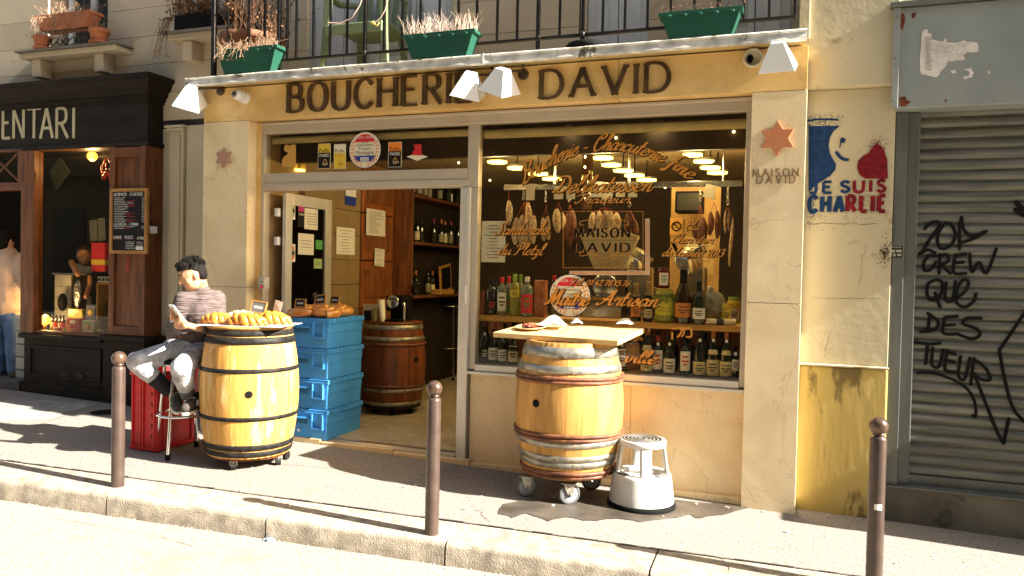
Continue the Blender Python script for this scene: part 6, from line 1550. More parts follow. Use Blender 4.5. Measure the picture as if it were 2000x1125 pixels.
# base under the window
xw_l = W(47, 700, CY).x; xw_r = xpl-.061; zb0 = gz(-7)-.05; zbs = W(130, 655, CY).z
bx('base_wall', (xw_l, CY-.0, zb0), (xpl-.031, UY+.1, zbs-.05), m_cblk, cf)
bx('window_sill', (xw_l-.02, CY-.06, zbs-.049), (xpl-.061, UY+.1, zbs), m_cblk, cf, .01)
bx('skirting', (xw_l-.01, CY-.045, zb0), (xpl-.032, CY-.001, gz(-7)+.11), m_cblk, cf, .008)
za_, zb2 = gz(-7)+.17, zbs-.12
for a, b in (((xw_l+.08, za_), (xpl-.10, za_+.03)), ((xw_l+.08, zb2-.03), (xpl-.10, zb2)), ((xw_l+.08, za_+.031), (xw_l+.11, zb2-.031)), ((xpl-.13, za_+.031), (xpl-.10, zb2-.031))):
    bx('panel_moulding', (a[0], CY-.018, a[1]), (b[0], CY-.001, b[1]), m_cblk, cf, .004)
for px, py in ((128, 736), (157, 736)):
    q = W(px, py, CY); mb = MB().lathe([(.05, 0), (.05, .008), (.042, .008), (.042, .004), (0, .004)], (q.x, CY-.001, q.z), 22, mat=Matrix.Rotation(R(90), 3, 'X'))
    for i in range(-2, 3): mb.box((q.x-.035, CY-.011, q.z+i*.014-.003), (q.x+.035, CY-.006, q.z+i*.014+.003))
    mb.build('air_vent', m_iron, cf)
# window frame & door post
zwt = W(140, 291, CY).z; xg_l = W(70, 500, CY).x; 
bx('window_post', (W(45, 500, CY).x, CY-.03, zbs+.001), (xg_l, CY+.08, zp1), m_cwood, cf, .006)
bx('window_head', (xg_l+.001, CY-.01, zwt), (xpl-.001, CY+.08, zp1), m_cwoodh, cf, .006)
bx('window_foot', (xg_l+.001, CY-.01, zbs+.001), (xpl-.001, CY+.08, zbs+.035), m_cwoodh, cf, .006)
cg = bx('window_pane', (xg_l+.001, CY+.03, zbs+.034), (xpl-.001, CY+.036, zwt+.001), glassmat('cafe_glass', (.88, .88, .80), .015), cf)
zd1 = W(20, 372, CY).z; zd2 = W(20, 357, CY).z
bx('door_transom_bar', (cxl, CY-.02, zd1), (W(45, 500, CY).x-.001, CY+.07, zd2), m_cwoodh, cf, .006)
bx('door_head', (cxl, CY-.02, W(20, 292, CY).z), (W(45, 500, CY).x-.001, CY+.07, zp1), m_cwoodh, cf, .006)
bx('transom_stile', (W(38, 300, CY).x, CY-.02, zd2+.001), (W(45, 300, CY).x-.002, CY+.07, W(20, 292, CY).z-.001), m_cwood, cf, .004)
bx('transom_pane', (cxl, CY+.03, zd2), (W(38, 300, CY).x, CY+.035, W(20, 292, CY).z), MATS['cafe_glass'], cf)
mb = MB(); a = W(-20, 357, CY-.0); b = W(40, 294, CY); c_ = W(-20, 296, CY); d = W(38, 354, CY)
mb.tube([a, b], .010, 6).tube([c_+V((0, -.01, 0)), d+V((0, -.01, 0))], .010, 6); mb.build('transom_lattice', m_cwood, cf)
bx('door_step', (cxl, CY-.06, zb0), (xw_l-.021, UY+.5, W(20, 742, CY-.06).z), M('step_stone', (.10, .09, .08), .7), cf, .01)
zstep = W(20, 742, CY-.06).z
# interior of café
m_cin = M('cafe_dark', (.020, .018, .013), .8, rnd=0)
ci = empty('cafe_interior', (-9, 2, gz(-8)), kind='structure'); ci['label'] = 'dark interior of the café'
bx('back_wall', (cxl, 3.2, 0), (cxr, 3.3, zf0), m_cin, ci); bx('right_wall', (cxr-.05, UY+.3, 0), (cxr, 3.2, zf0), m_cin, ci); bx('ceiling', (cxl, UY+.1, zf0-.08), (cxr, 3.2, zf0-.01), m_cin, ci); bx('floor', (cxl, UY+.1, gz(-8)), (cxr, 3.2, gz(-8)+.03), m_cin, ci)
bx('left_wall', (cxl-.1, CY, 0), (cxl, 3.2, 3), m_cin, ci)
# tiled ledge by the door
for i in range(6):
    q = W(33, 620+i*25, CY+.12)
    bx('white_tile', (xw_l-.20, CY+.06, q.z-.13), (xw_l-.025, CY+.13, q.z-.004), M('white_wall_tile', (.28, .28, .26), .3, rnd=.06), ci, .002)
# window display deck
bx('display_deck', (xg_l, CY+.085, zbs-.0), (xpl, CY+.55, zbs+.012), m_cwoodh, ci)
zD = zbs+.014
def cx_(px, Y=CY+.22): return W(px, 620, Y).x
def ck(px, n, Y=CY+.22): q = W(px, 620, Y); return n*((q-CAM).dot(fw))/F
def cbox(name, px0, px1, h_px, mat, lab, cat, Y=CY+.22, dep=.08, z0=None):
    x0, x1 = cx_(px0, Y), cx_(px1, Y); z0 = zD if z0 is None else z0; h = ck(px0, h_px, Y)
    t = empty(name, ((x0+x1)/2, Y, z0), lab, cat); bx('carton' if name == 'box' else 'body', (x0, Y, z0), (x1, Y+dep, z0+h), mat, t, .004)
    return t, x0, x1, z0, h
t, x0, x1, z0, h = cbox('food_tin', 130, 155, 26, M('tin_red', (.50, .02, .03), .35, bump=0), 'red tin with white oval label in the café window', 'tin')
MB().ell(((x0+x1)/2, CY+.219, z0+h*.72), (ck(140, 9), .002, ck(140, 4)), 14, 6).build('oval_label', m_s['white'], t)
ftext('C', FX(x0+.015, z0+.02, CY+.218), .07, m_s['white'], parent=t); ftext('LASSICO', FX(x0+.055, z0+.025, CY+.218), .022, m_s['white'], parent=t)
t, x0, x1, z0, h = cbox('food_tin', 161, 184, 24, M('tin_white', (.62, .60, .52), .35, bump=0), 'white tin with green and red tomato print in the café window', 'tin')
MB().ell(((x0+x1)/2, CY+.219, z0+h*.45), (ck(140, 5), .002, ck(140, 6)), 14, 6).build('tomato_print', m_s['orange'], t)
MB().box((x0+.03, CY+.2175, z0+h*.72), (x1-.03, CY+.2185, z0+h*.88)).build('leaf_print', m_s['green'], t)
Yb = CY+.34
t, x0, x1, z0, h = cbox('pasta_bag', 133, 161, 42, M('yellow_bag', (.62, .48, .04), .35, var=.3, sc=14, bump=.5, bsc=20), 'crumpled yellow pasta bag behind the red tin', 'bag', Yb)
MB().box((x0+.02, Yb-.002, z0+h*.3), (x1-.02, Yb-.001, z0+h*.6)).build('bag_print', m_s['green'], t)
t, x0, x1, z0, h = cbox('painted_tin', 168, 186, 52, M('blue_tin', (.05, .08, .25), .35), 'blue and yellow painted tin behind the white tin', 'tin', Yb)
MB().ell(((x0+x1)/2, Yb-.001, z0+h*.7), (ck(140, 7), .002, ck(140, 7)), 12, 6).build('tin_print', m_s['yellow'], t); MB().box((x0, Yb-.0025, z0+h*.1), (x1, Yb-.0015, z0+h*.4)).build('tin_band', m_s['red'], t)
for i, px in enumerate((186, 199)):
    q = cx_(px, CY+.15); t = empty('spread_jar', (q, CY+.15, zD), ('left', 'right')[i]+' small dark spread jar with gold lid at the front of the café window', 'jar')
    MB().lathe([(.03, 0), (.032, .01), (.032, .035), (0, .035)], (q, CY+.15, zD), 16).build('glass', m_botbr, t); MB().lathe([(.033, .035), (.033, .05), (0, .05)], (q, CY+.15, zD), 16).build('lid', fg, t)
for i, px in enumerate((102, 110, 118, 124)):
    bottle(V((cx_(px, CY+.3), CY+.3, zD)), .16, .024, 'bordeaux', m_botbr, 'small dark beer bottle, '+('first', 'second', 'third', 'fourth')[i]+' from the glowing bulb', fbk, [(.15, .5, 60, m_s['red' if i % 2 else 'cream'])])
t = empty('bread_tray', (cx_(118, CY+.14), CY+.14, zD), 'flat tray of small yellow packets at the front of the café window', 'tray')
bx('tray', (cx_(95, CY+.12), CY+.10, zD), (cx_(130, CY+.12), CY+.2, zD+.012), m_pine, t)
for i in range(4): bx('packet', (cx_(98+i*8, CY+.13), CY+.12, zD+.012), (cx_(103+i*8, CY+.13), CY+.16, zD+.045), m_s[('yellow', 'cream', 'red', 'yellow')[i]], t, .004)
m_bulb = M('amber_bulb', (1.0, .55, .12), .3, emit=4, bump=0, rnd=0)
def bulb(q, r, lab, up=True):
    t = empty('filament_bulb', q, lab, 'bulb'); MB().ell(q, r, 16, 12).build('bulb_glass', M('amber_glass', (.9, .5, .1), .1, emit=.35, trans=.5, bump=0, rnd=0), t)
    MB().ell(q-V((0, r*.2, 0)), (r*.35, r*.35, r*.5), 8, 6).build('filament', m_bulb, t)
    l = bpy.data.lights.new('bulb_light', 'POINT'); l.energy = 3; l.color = (1, .6, .25); l.shadow_soft_size = .05
    lo = bpy.data.objects.new('bulb_light', l); COL.objects.link(lo); lo.parent = t; lo.location = (0, .0, .09 if up else -.09)
    s_ = -1 if up else 1; MB().lathe([(.018, 0), (.018, .05), (0, .05)], q+V((0, 0, (-r-.045) if up else r-.005)), 12).build('socket', fg, t)
    return t
q = W(88, 615, CY+.2); q.z = zD+.11; bulb(q, .055, 'round amber bulb glowing at the left of the café window sill')
q = W(180, 305, CY+.25); t = bulb(q, .052, 'round amber bulb hanging at the top of the café window', False); MB().tube([q+V((0, 0, .08)), (q.x, q.y, zwt+.1)], .004, 6).build('cord', m_blk, t)
# chilli bunch
q = W(210, 328, CY+.25); t = empty('chilli_bunch', q, 'bunch of red chillies hanging in the café window corner', 'chillies'); mb = MB()
for i in range(46):
    z = random.uniform(-.10, .10); a = random.random()*6.28; r = .035*(1-abs(z)*5)+.012; p = q+V((r*math.cos(a), r*math.sin(a), z)); mb.tube([p, p+V((.02*math.cos(a), .02*math.sin(a), -.02)), p+V((.022*math.cos(a), .02*math.sin(a), -.045))], [.008, .007, .002], 5)
o = mb.build('chilli', M('chilli_red', (.50, .03, .015), .3), t); o['kind'] = 'stuff'; MB().tube([q+V((0, 0, .09)), q+V((0, 0, .2))], .003, 5).build('string', m_str, t)
# wooden bottle case
Y = CY+.28; x0, x1 = cx_(188, Y), cx_(222, Y); h = ck(200, 98, Y); t = empty('bottle_case', ((x0+x1)/2, Y, zD), 'upright open wooden case holding a dark bottle in the café window', 'case')
for a, b in (((x0, zD), (x0+.015, zD+h)), ((x1-.05, zD), (x1, zD+h)), ((x0+.016, zD+h-.015), (x1-.051, zD+h)), ((x0+.016, zD), (x1-.051, zD+.012))): bx('case_board', (a[0], Y, a[1]), (b[0], Y+.16, b[1]), m_pine, t, .002)
bx('case_back', (x0+.016, Y+.15, zD+.013), (x1-.051, Y+.158, zD+h-.016), m_pine, t)
bottle(V(((x0+x1)/2-.02, Y+.08, zD+.014)), h*.82, .042, 'bordeaux', m_bot, 'dark wine bottle standing in the wooden case', fbk, [(.2, .5, 55, ld, m_s['cream'])])
for i in range(3):
    c = V((x0+.05+i*.055, Y-.005, zD+h+.035)); notice('photo_card', c, .05, .055, ('left', 'middle', 'right')[i]+' black and white card standing on the wooden case', lines=0, col=m_s['white'], tilt=.1)
    MB().box((c.x-.018, c.y-.007, c.z-.018), (c.x+.018, c.y-.0055, c.z+.018)).build('photo', m_ink, [o for o in COL.objects if o.name.startswith('photo_card')][-1])
# tiled counter block, red boxes, foil
Y = CY+.62; x0, x1 = cx_(106, Y), cx_(138, Y); zt_ = W(120, 533, Y).z; t = empty('tiled_counter', ((x0+x1)/2, Y, zD-.1), 'white tiled counter block inside the café window', 'counter')
for r_ in range(5):
    for c_ in range(2):
        o0 = x0+(x1-x0)*c_/2+.002; 
        z0 = zt_-.02-(r_+1)*.13
        bx('counter_tile', (o0, Y, z0+.002), (o0+(x1-x0)/2-.004, Y+.02, z0+.128), M('counter_tile_white', (.42, .42, .38), .25, rnd=.08), t, .002)
bx('core', (x0+.005, Y+.021, zt_-.7), (x1, Y+.3, zt_-.02), m_mort, t); bx('top', (x0-.02, Y-.02, zt_-.018), (x1+.25, Y+.35, zt_), m_steel, t, .003)
for i, (py0, py1, mt, lab) in enumerate(((474, 506, 'red', 'upper red box in the café window stack'), (507, 517, 'yellow', 'yellow box in the middle of the café window stack'), (518, 530, 'red', 'lower red box in the café window stack'))):
    Y = CY+.64; a = W(178, py1, Y); b = W(205, py0, Y); t = empty('box', (a.x, Y, a.z), lab, 'box'); bx('carton', (a.x, Y, a.z+.001), (b.x, Y+.15, b.z), m_s[mt], t, .003)
Y = CY+.5; q = W(152, 575, Y); t = empty('foil_bag', (q.x, Y, q.z-.2), 'silver foil coffee bag standing before the tiled counter', 'bag')
MB().ell(q, (.055, .03, .16), 12, 9).build('bag', M('crinkled_foil', (.5, .5, .48), .25, metal=.9, bump=1, bsc=25, bdist=.02), t)
q = W(122, 585, Y); t = empty('dark_jar', (q.x, Y, q.z-.1), 'dark rounded jar before the tiled counter', 'jar'); MB().ell(q-V((0, 0, .03)), (.05, .05, .10), 12, 9).build('jar', m_blk, t)
bx('support_shelf', (cx_(95, CY+.5), CY+.551, zD-.02), (xpl, 1.3, zD+.0), m_cin, ci)
# papers hung inside
for px, py, w_, h_, lab in ((183, 450, 20, 40, 'grey leaflet hanging inside the café window, left one'), (199, 448, 18, 44, 'grey leaflet hanging inside the café window, right one')):
    c = W(px, py, 1.15); kk = ck(px, 1, 1.15); notice('leaflet', c, w_*kk, h_*kk, lab, lines=6, col=M('grey_leaflet', (.16, .17, .15), .7), tilt=.08)
mb = MB(); wpoly(mb, [(97, 336), (118, 308), (138, 336), (110, 372)], CY+.06, .004); t = empty('hanging_sign', W(115, 338, CY+.06), 'diamond shaped hanging sign seen through the café glass', 'sign'); mb.build('board', M('olive_sign', (.05, .045, .02), .6), t)
text('Dols', FX(W(103, 345, 0).x, 0, CY), .05, .1, mat=m_gold, font=SCRIPT, name='lettering') if False else None
# chalk menu board
Yc = CY-.045; a = W(215, 495, Yc); b = W(289, 367, Yc)
bo = empty('menu_board', ((a.x+b.x)/2, Yc, (a.z+b.z)/2), 'wood-framed chalk menu board hanging on the brown café pilaster', 'menu board')
m_fr = M('light_oak_frame', (.40, .19, .05), .5, var=.2, rnd=.05)
fw_ = .032
for p, q in (((a.x, a.z), (a.x+fw_, b.z)), ((b.x-fw_, a.z), (b.x, b.z)), ((a.x+fw_+.001, a.z), (b.x-fw_-.001, a.z+fw_)), ((a.x+fw_+.001, b.z-fw_), (b.x-fw_-.001, b.z))): bx('frame', (p[0], Yc-.012, p[1]), (q[0], Yc+.018, q[1]), m_fr, bo, .003)
bx('slate', (a.x+fw_-.004, Yc, a.z+fw_-.004), (b.x-fw_+.004, Yc+.014, b.z-fw_+.004), M('slate_black', (.015, .014, .014), .6, bump=.05), bo)
m_ch = M('chalk', (.62, .60, .56), .9, bump=0); m_chr = M('red_chalk', (.55, .05, .05), .9, bump=0)
xl_ = a.x+fw_+.012; wd0 = b.x-a.x-2*fw_-.024; hB = b.z-a.z-2*fw_
text('ANTIPASTI - STARTERS', FX(xl_, b.z-fw_-.042, Yc-.0005), .030, wd0*.95, .16, .14, 0, .0008, sp=.3, mat=m_ch, parent=bo, name='chalk_heading')
text('LA PASTA - I PRIMI', FX(xl_, a.z+fw_+hB*.42, Yc-.0005), .028, wd0*.8, .16, .14, 0, .0008, sp=.3, mat=m_ch, parent=bo, name='chalk_heading')
text('CARNE', FX(xl_, a.z+fw_+hB*.20, Yc-.0005), .026, wd0*.27, .17, .15, 0, .0008, sp=.3, mat=m_ch, parent=bo, name='chalk_heading')
text('PESCE', FX(xl_+wd0*.38, a.z+fw_+hB*.20, Yc-.0005), .026, wd0*.27, .17, .15, 0, .0008, sp=.3, mat=m_ch, parent=bo, name='chalk_heading')
text('ATTRO', FX(xl_+wd0*.78, a.z+fw_+hB*.19, Yc-.0005), .024, wd0*.21, .17, .15, 0, .0008, sp=.3, mat=m_ch, parent=bo, name='chalk_heading')
mw, mr_ = MB(), MB()
def scrib(mb, x, z, w, s=.0065):
    xx = x
    while xx < x+w: l = random.uniform(.006, .012); mb.box((xx, Yc-.0012, z+random.uniform(-.001, .001)), (xx+l*.75, Yc-.0004, z+s*random.uniform(.5, 1))); xx += l
for i in range(19):
    z = b.z-fw_-.062-i*hB*.029
    if abs(z-(a.z+fw_+hB*.44)) < .02: continue
    r_ = random.random(); w1 = wd0*random.uniform(.3, .5); scrib(mw, xl_, z, w1)
    if r_ < .65: scrib(mr_ if r_ < .5 else mw, xl_+w1+.015, z, wd0*random.uniform(.15, .3))
    scrib(mw, xl_+wd0*.93, z, wd0*.06)
for i in range(5): scrib(mw, xl_+wd0*.4, a.z+fw_+hB*(.14-.028*i), wd0*.28); 
for i in range(3): scrib(mw, xl_+wd0*.76, a.z+fw_+hB*(.14-.03*i), wd0*.2)
scrib(mr_, xl_, a.z+fw_+hB*.18, wd0*.25, .003); scrib(mr_, xl_+wd0*.38, a.z+fw_+hB*.18, wd0*.25, .003)
mw.build('chalk_writing', m_ch, bo)['kind'] = 'stuff'; mr_.build('red_chalk_writing', m_chr, bo)['kind'] = 'stuff'
bx('card', (xl_+wd0*.74, Yc-.003, a.z+fw_+.006), (xl_+wd0*.98, Yc-.001, a.z+fw_+.04), m_s['white'], bo)
q = W(309, 449, UY-.16); t = empty('alarm_box', q, 'small white box fixed on the side of the café pilaster', 'alarm box'); bx('case', (cxr+.002, q.y-.04, q.z-.035), (cxr+.05, q.y+.04, q.z+.035), m_s['white'], t, .006)
MB().tube([(cxr+.02, q.y, q.z+.035), (cxr+.02, q.y, q.z+.09)], .005, 6).build('cable', m_blk, t)
# red scrawl on the pilaster
mb = MB(); 
for i in range(6): wstroke(mb, [(248+random.uniform(-2, 2), 502+i*5), (252, 504+i*5), (247, 507+i*5)], CY-.004, .006)
t = empty('red_scrawl', W(249, 515, CY-.004), 'small red vertical scrawl on the café pilaster under the menu', 'scrawl'); mb.build('scrawl', M('red_marker', (.55, .06, .02), .6), t)

# ================================================================ café flower boxes on the sill
m_terra = M('terracotta', (.42, .145, .065), .75, var=.18, sc=8, bump=.2, rnd=.08)
m_terra2 = M('old_terracotta', (.22, .10, .055), .8, var=.3, sc=8, bump=.3)
m_dry = M('dry_leaves', (.22, .105, .045), .85, var=.5, sc=30, bump=0, rnd=.15)
m_drys = M('dry_stalks', (.34, .22, .14), .85, var=.4, sc=30, bump=0, rnd=.1)
m_drydk = M('dark_dry_leaves', (.10, .045, .018), .85, var=.5, sc=30, bump=0)
def trough(x0, x1, y0, y1, z0, h, mat, t, tp=.86):
    cx, cy = (x0+x1)/2, (y0+y1)/2; w, d = (x1-x0)/2, (y1-y0)/2
    mb = MB(); n = 4
    P = [(-1, -1), (1, -1), (1, 1), (-1, 1)]; lv = [(tp, 0), (1, h-.03), (1.0, h-.025), (1.07, h-.025), (1.07, h), (.97, h), (.95, h-.03)]
    vs = [(cx+sx*w*s, cy+sy*d*s, z0+z) for s, z in lv for sx, sy in P]
    mb.add(vs, [(i*4+j, i*4+(j+1) % 4, (i+1)*4+(j+1) % 4, (i+1)*4+j) for i in range(len(lv)-1) for j in range(4)]+[(0, 1, 2, 3)]); o = mb.build('trough', mat, t, .004)
    bx('soil', (x0+.01, y0+.01, z0+h-.05), (x1-.01, y1-.01, z0+h-.03), M('dry_soil', (.05, .03, .02), .95, bump=.8, bsc=30), t)
def drystuff(t, x0, x1, y0, y1, z0, n, hmin, hmax, spread=.06, leaf=.35, stm=None, lfm=None, droop=0, ls=.010, sw=.0016):
    ms, ml_ = MB(), MB()
    for i in range(n):
        p = V((random.uniform(x0, x1), random.uniform(y0, y1), z0)); h = random.uniform(hmin, hmax); a = random.random()*6.28; s_ = random.uniform(0, spread)
        pts = [p]
        for j in range(1, 4):
            u = j/3; pts.append(p+V((s_*math.cos(a)*u*u+random.uniform(-.016, .016), s_*math.sin(a)*u*u+random.uniform(-.016, .016)-droop*u*.3, h*u-droop*u*u)))
        ms.tube(pts, [sw, sw, sw*.8, sw*.5], 3, caps=False, smooth=False)
        for j in (1, 2, 3):
            if random.random() < leaf:
                c = pts[j]; r = ls*random.uniform(.6, 1.5); u1 = V((random.gauss(0, 1), random.gauss(0, 1), random.gauss(0, 1))).normalized(); u2 = u1.orthogonal().normalized()
                ml_.add([c, c+u1*r+u2*r*.5, c+u1*r*1.9, c+u1*r-u2*r*.5], [(0, 1, 2, 3)])
    ms.build('stalks', stm or m_drys, t)['kind'] = 'stuff'
    if ml_.v: ml_.build('leaves', lfm or m_dry, t)['kind'] = 'stuff'
Ys = UY-.16
zS = zS1+.001
t = empty('window_planter', (W(134, 40, Ys).x, Ys, zS+.08), 'long terracotta trough with withered creepers on the left window sill', 'planter')
zt0 = W(130, 54, Ys-.08).z; trough(W(84, 45, Ys).x, W(186, 30, Ys).x, Ys-.08, Ys+.08, zt0, W(130, 24, Ys-.08).z-zt0, m_terra, t)
drystuff(t, W(84, 45, Ys).x, W(186, 30, Ys).x, Ys-.08, Ys+.08, W(130, 26, Ys-.08).z, 70, .05, .16, .12, .5)
drystuff(t, W(84, 45, Ys).x, W(186, 30, Ys).x, Ys-.13, Ys-.09, W(130, 30, Ys-.08).z, 40, .02, .06, .1, .7, droop=.28)
for zt_ in (zt0,): 
    mb = MB()
    for i in range(9):
        x = W(100, 70, Ys).x+i*.085; c = V((x, Ys-.04, zS+.06))
        mb.tube([c+V((.035*math.cos(a*.45+i), 0, (.045-.002*a)*math.sin(a*.45+i))) for a in range(13)], .006, 6)
    mb.tube([(W(98, 80, Ys).x, Ys-.04, zS+.012), (W(178, 80, Ys).x, Ys-.04, zS+.012)], .007, 6).tube([(W(98, 80, Ys).x, Ys-.04, zt0-.01), (W(178, 60, Ys).x, Ys-.04, zt0-.01)], .007, 6)
    g_ = empty('scroll_guard', (W(140, 75, Ys).x, Ys-.04, zS), 'black scrolled iron guard under the terracotta trough', 'iron guard'); mb.build('scrolls', m_iron, g_)
def pot(px, py, rpx, hpx_, lab, Y, mat=m_terra, n=26, z=None):
    q = W(px, py, Y); k = (q-CAM).dot(fw)/F; r = rpx*k; h = hpx_*k; z = q.z if z is None else z
    t = empty('flower_pot', (q.x, Y, z), lab, 'flower pot'); MB().lathe([(r*.68, 0), (r*.9, h*.72), (r*1.0, h*.73), (r*1.02, h), (r*.9, h), (r*.88, h*.85), (0, h*.84)], (q.x, Y, z), 24).build('pot', mat, t)
    MB().lathe([(r*.95, -.002), (r*1.0, .012), (r*.9, .012), (0, .005)], (q.x, Y, z), 24).build('saucer', mat, t)
    drystuff(t, q.x-r*.5, q.x+r*.5, Y-r*.5, Y+r*.5, z+h*.85, n, .05, .2, .10, .5)
    return t
pot(82, 86, 16, 24, 'small terracotta pot with withered plant at the left of the sill', Ys-.05, z=zS+.002); pot(194, 74, 19, 26, 'terracotta pot at the right end of the left window sill', Ys-.04, z=zS+.002, n=14)
# second sill plants
t = empty('withered_plants', (W(400, 50, Ys).x, Ys, zS2), 'tangle of brown withered plants on the second window sill', 'plants')
xA, xB = W(345, 50, Ys).x, W(430, 40, Ys).x
bx('planter_box', (xA+.04, Ys-.08, zS2+.002), (xB, Ys+.08, zS2+.14), m_blk, t, .01)
drystuff(t, xA, xB, Ys-.1, Ys+.1, zS2+.10, 260, .10, .5, .22, .9, m_drydk, m_dry, ls=.016)
drystuff(t, xA, xA+.12, Ys-.16, Ys-.12, zS2+.10, 30, .02, .06, .08, .9, m_drydk, m_dry, droop=.42)

# ================================================================ balcony railing and things on it
YR = -.16
rl = empty('balcony_railing', (-2.3, YR, zz1), 'black wrought iron balcony railing', 'railing')
zr = W(1100, 71, YR).z
xr0 = W(418, 100, YR).x; xr1 = W(1552, 30, YR).x
def rbar(x, y0=YR, r=.008, z0=None, m=m_iron): MB().box((x-r, y0-r, z0 if z0 is not None else zr), (x+r, y0+r, 4.4)).build('baluster', m, rl)
bx('bottom_rail', (W(551, 112, YR).x-.6, YR-.014, zr-.012), (xr1+.01, YR+.014, zr+.008), m_iron, rl, .003)
bx('post', (xr0-.018, YR-.018, zz1+.002), (xr0+.018, YR+.018, 4.4), m_iron, rl, .003)
for px in (446, 486, 517, 561, 579, 612, 645, 678, 750, 786, 821, 858, 895, 931, 971, 1010, 1093, 1177, 1220, 1264, 1309, 1355, 1401, 1451, 1501, 1551): rbar(W(px, 60, YR).x)
for px in (545, 713, 1051, 1138):
    rbar(W(px, 60, YR).x, r=.0125, z0=zz1+.003); x = W(px, 60, YR).x
    MB().lathe([(.024, 0), (.024, .012), (.014, .03), (.014, .05)], (x, YR, zz1+.002), 12).build('post_foot', m_iron, rl)
    MB().ell((x, YR, zr), (.022, .022, .03), 8, 6).build('collar', m_iron, rl)
mb = MB(); q = W(1133, 60, YR-.02); mb.box((q.x-.006, YR-.03, zr), (q.x+.006, YR-.02, 4.4)); mb.build('brace', m_iron, rl)
# green planters
m_gp = M('green_plastic', (.018, .085, .055), .35, var=.12, sc=4, bump=.05, rnd=.1)
for i, (px0_, px1_, pyt, pyb, lab) in enumerate(((425, 537, 92, 140, 'left green plastic trough with rusty dead plants'), (790, 922, 62, 120, 'middle green plastic trough with pale dry stalks'), (1290, 1444, 18, 80, 'right green plastic trough near the party wall'))):
    Yp0, Yp1 = -.275, -.185+.03
    x0 = W(px0_, pyb, Yp0).x; x1 = W(px1_, pyb, Yp0).x; zb = zz1+.012; zt_ = W((px0_+px1_)/2, pyt, Yp0).z
    t = empty('planter', ((x0+x1)/2, -.22, zb), lab, 'planter')
    trough(x0+.0, x1+.0, Yp0, Yp1+.015, zb, zt_-zb, m_gp, t, .80)
    if i == 0: drystuff(t, x0, x1, Yp0, Yp1, zt_-.03, 190, .03, .13, .10, .5, ls=.009); drystuff(t, x0+.05, x0+.3, Yp0-.03, Yp0-.02, zt_-.01, 18, 0, .02, .05, .8, droop=.10)
    if i == 1: drystuff(t, x0, x1, Yp0, Yp1, zt_-.03, 260, .06, .19, .07, .12, stm=M('pale_stalks', (.50, .38, .30), .9), ls=.006)
    if i == 2: drystuff(t, x0, x1, Yp0, Yp1, zt_-.03, 60, .03, .12, .06, .5, stm=m_drydk, lfm=m_drydk)
    for k in range(5): MB().ell((x0+(x1-x0)*(k+.5)/5, Yp0-.006-.0, zt_-.03), (.018, .003, .012), 10, 5).build('clip', m_gp, t)
# saucer / round black lid
q = W(1141, 92, -.20); t = empty('round_tray', (q.x, -.17, zz1+.012), 'round black tray lying on the balcony edge', 'tray')
MB().lathe([(.12, 0), (.145, .005), (.15, .03), (.14, .045), (.06, .05), (0, .05)], (q.x, -.13, zz1+.012), 32).build('tray', m_blk, t)
# big terracotta pot and dead shrub on the balcony
q = W(496, 80, .12); t = empty('potted_shrub', (q.x, .12, zz1), 'large old terracotta pot with tangled dead shrub on the balcony', 'potted plant')
k = (q-CAM).dot(fw)/F; r = 64*k
zpt = W(496, 52, .12-r).z
MB().lathe([(r*.62, 0), (r*.9, zpt-zz1-.07), (r*1.0, zpt-zz1-.06), (r*1.02, zpt-zz1-.01), (r*.98, zpt-zz1), (r*.88, zpt-zz1), (r*.86, zpt-zz1-.05), (0, zpt-zz1-.06)], (q.x, .12, zz1+.003), 30).build('pot', m_terra2, t)
drystuff(t, q.x-r*.7, q.x+r*.9, .12-r*.6, .12+r*.6, zpt-.05, 130, .25, .95, .40, .8, m_drydk, m_drydk, ls=.014, sw=.0022)
drystuff(t, q.x+r*.7, q.x+r*1.15, -.02, .2, zpt-.05, 60, .15, .6, .12, .8, m_drydk, m_dry, ls=.012, droop=.35, sw=.0018)
drystuff(t, q.x-r*.9, q.x+r*.2, .0, .3, zpt-.05, 90, .3, .9, .35, .95, m_drydk, M('rust_leaves', (.20, .08, .022), .85), ls=.015, sw=.002)
# string of lights / vine tips
q0 = W(640, 45, YR-.02); mb = MB().tube([catm for catm in (W(640, 44, YR-.03), W(665, 46, YR-.03), W(688, 34, YR-.03), W(703, 10, YR-.03), W(712, -20, YR-.03))], .0045, 5).tube([W(728, 48, YR-.03), W(744, 34, YR-.03), W(752, 20, YR-.03), W(760, -10, YR-.03)], .004, 5)
t = empty('dry_vine', q0, 'pale dry vine hanging over the railing before the green chair', 'vine'); mb.build('vine', M('pale_vine', (.60, .44, .34), .8), t)
mb = MB()
for i in range(8): mb.ell(W(733+random.uniform(-8, 8), 47+random.uniform(-5, 4), YR-.035), (.010, .008, .008), 6, 5)
mb.build('buds', M('yellow_buds', (.62, .50, .12), .7), t)['kind'] = 'stuff'
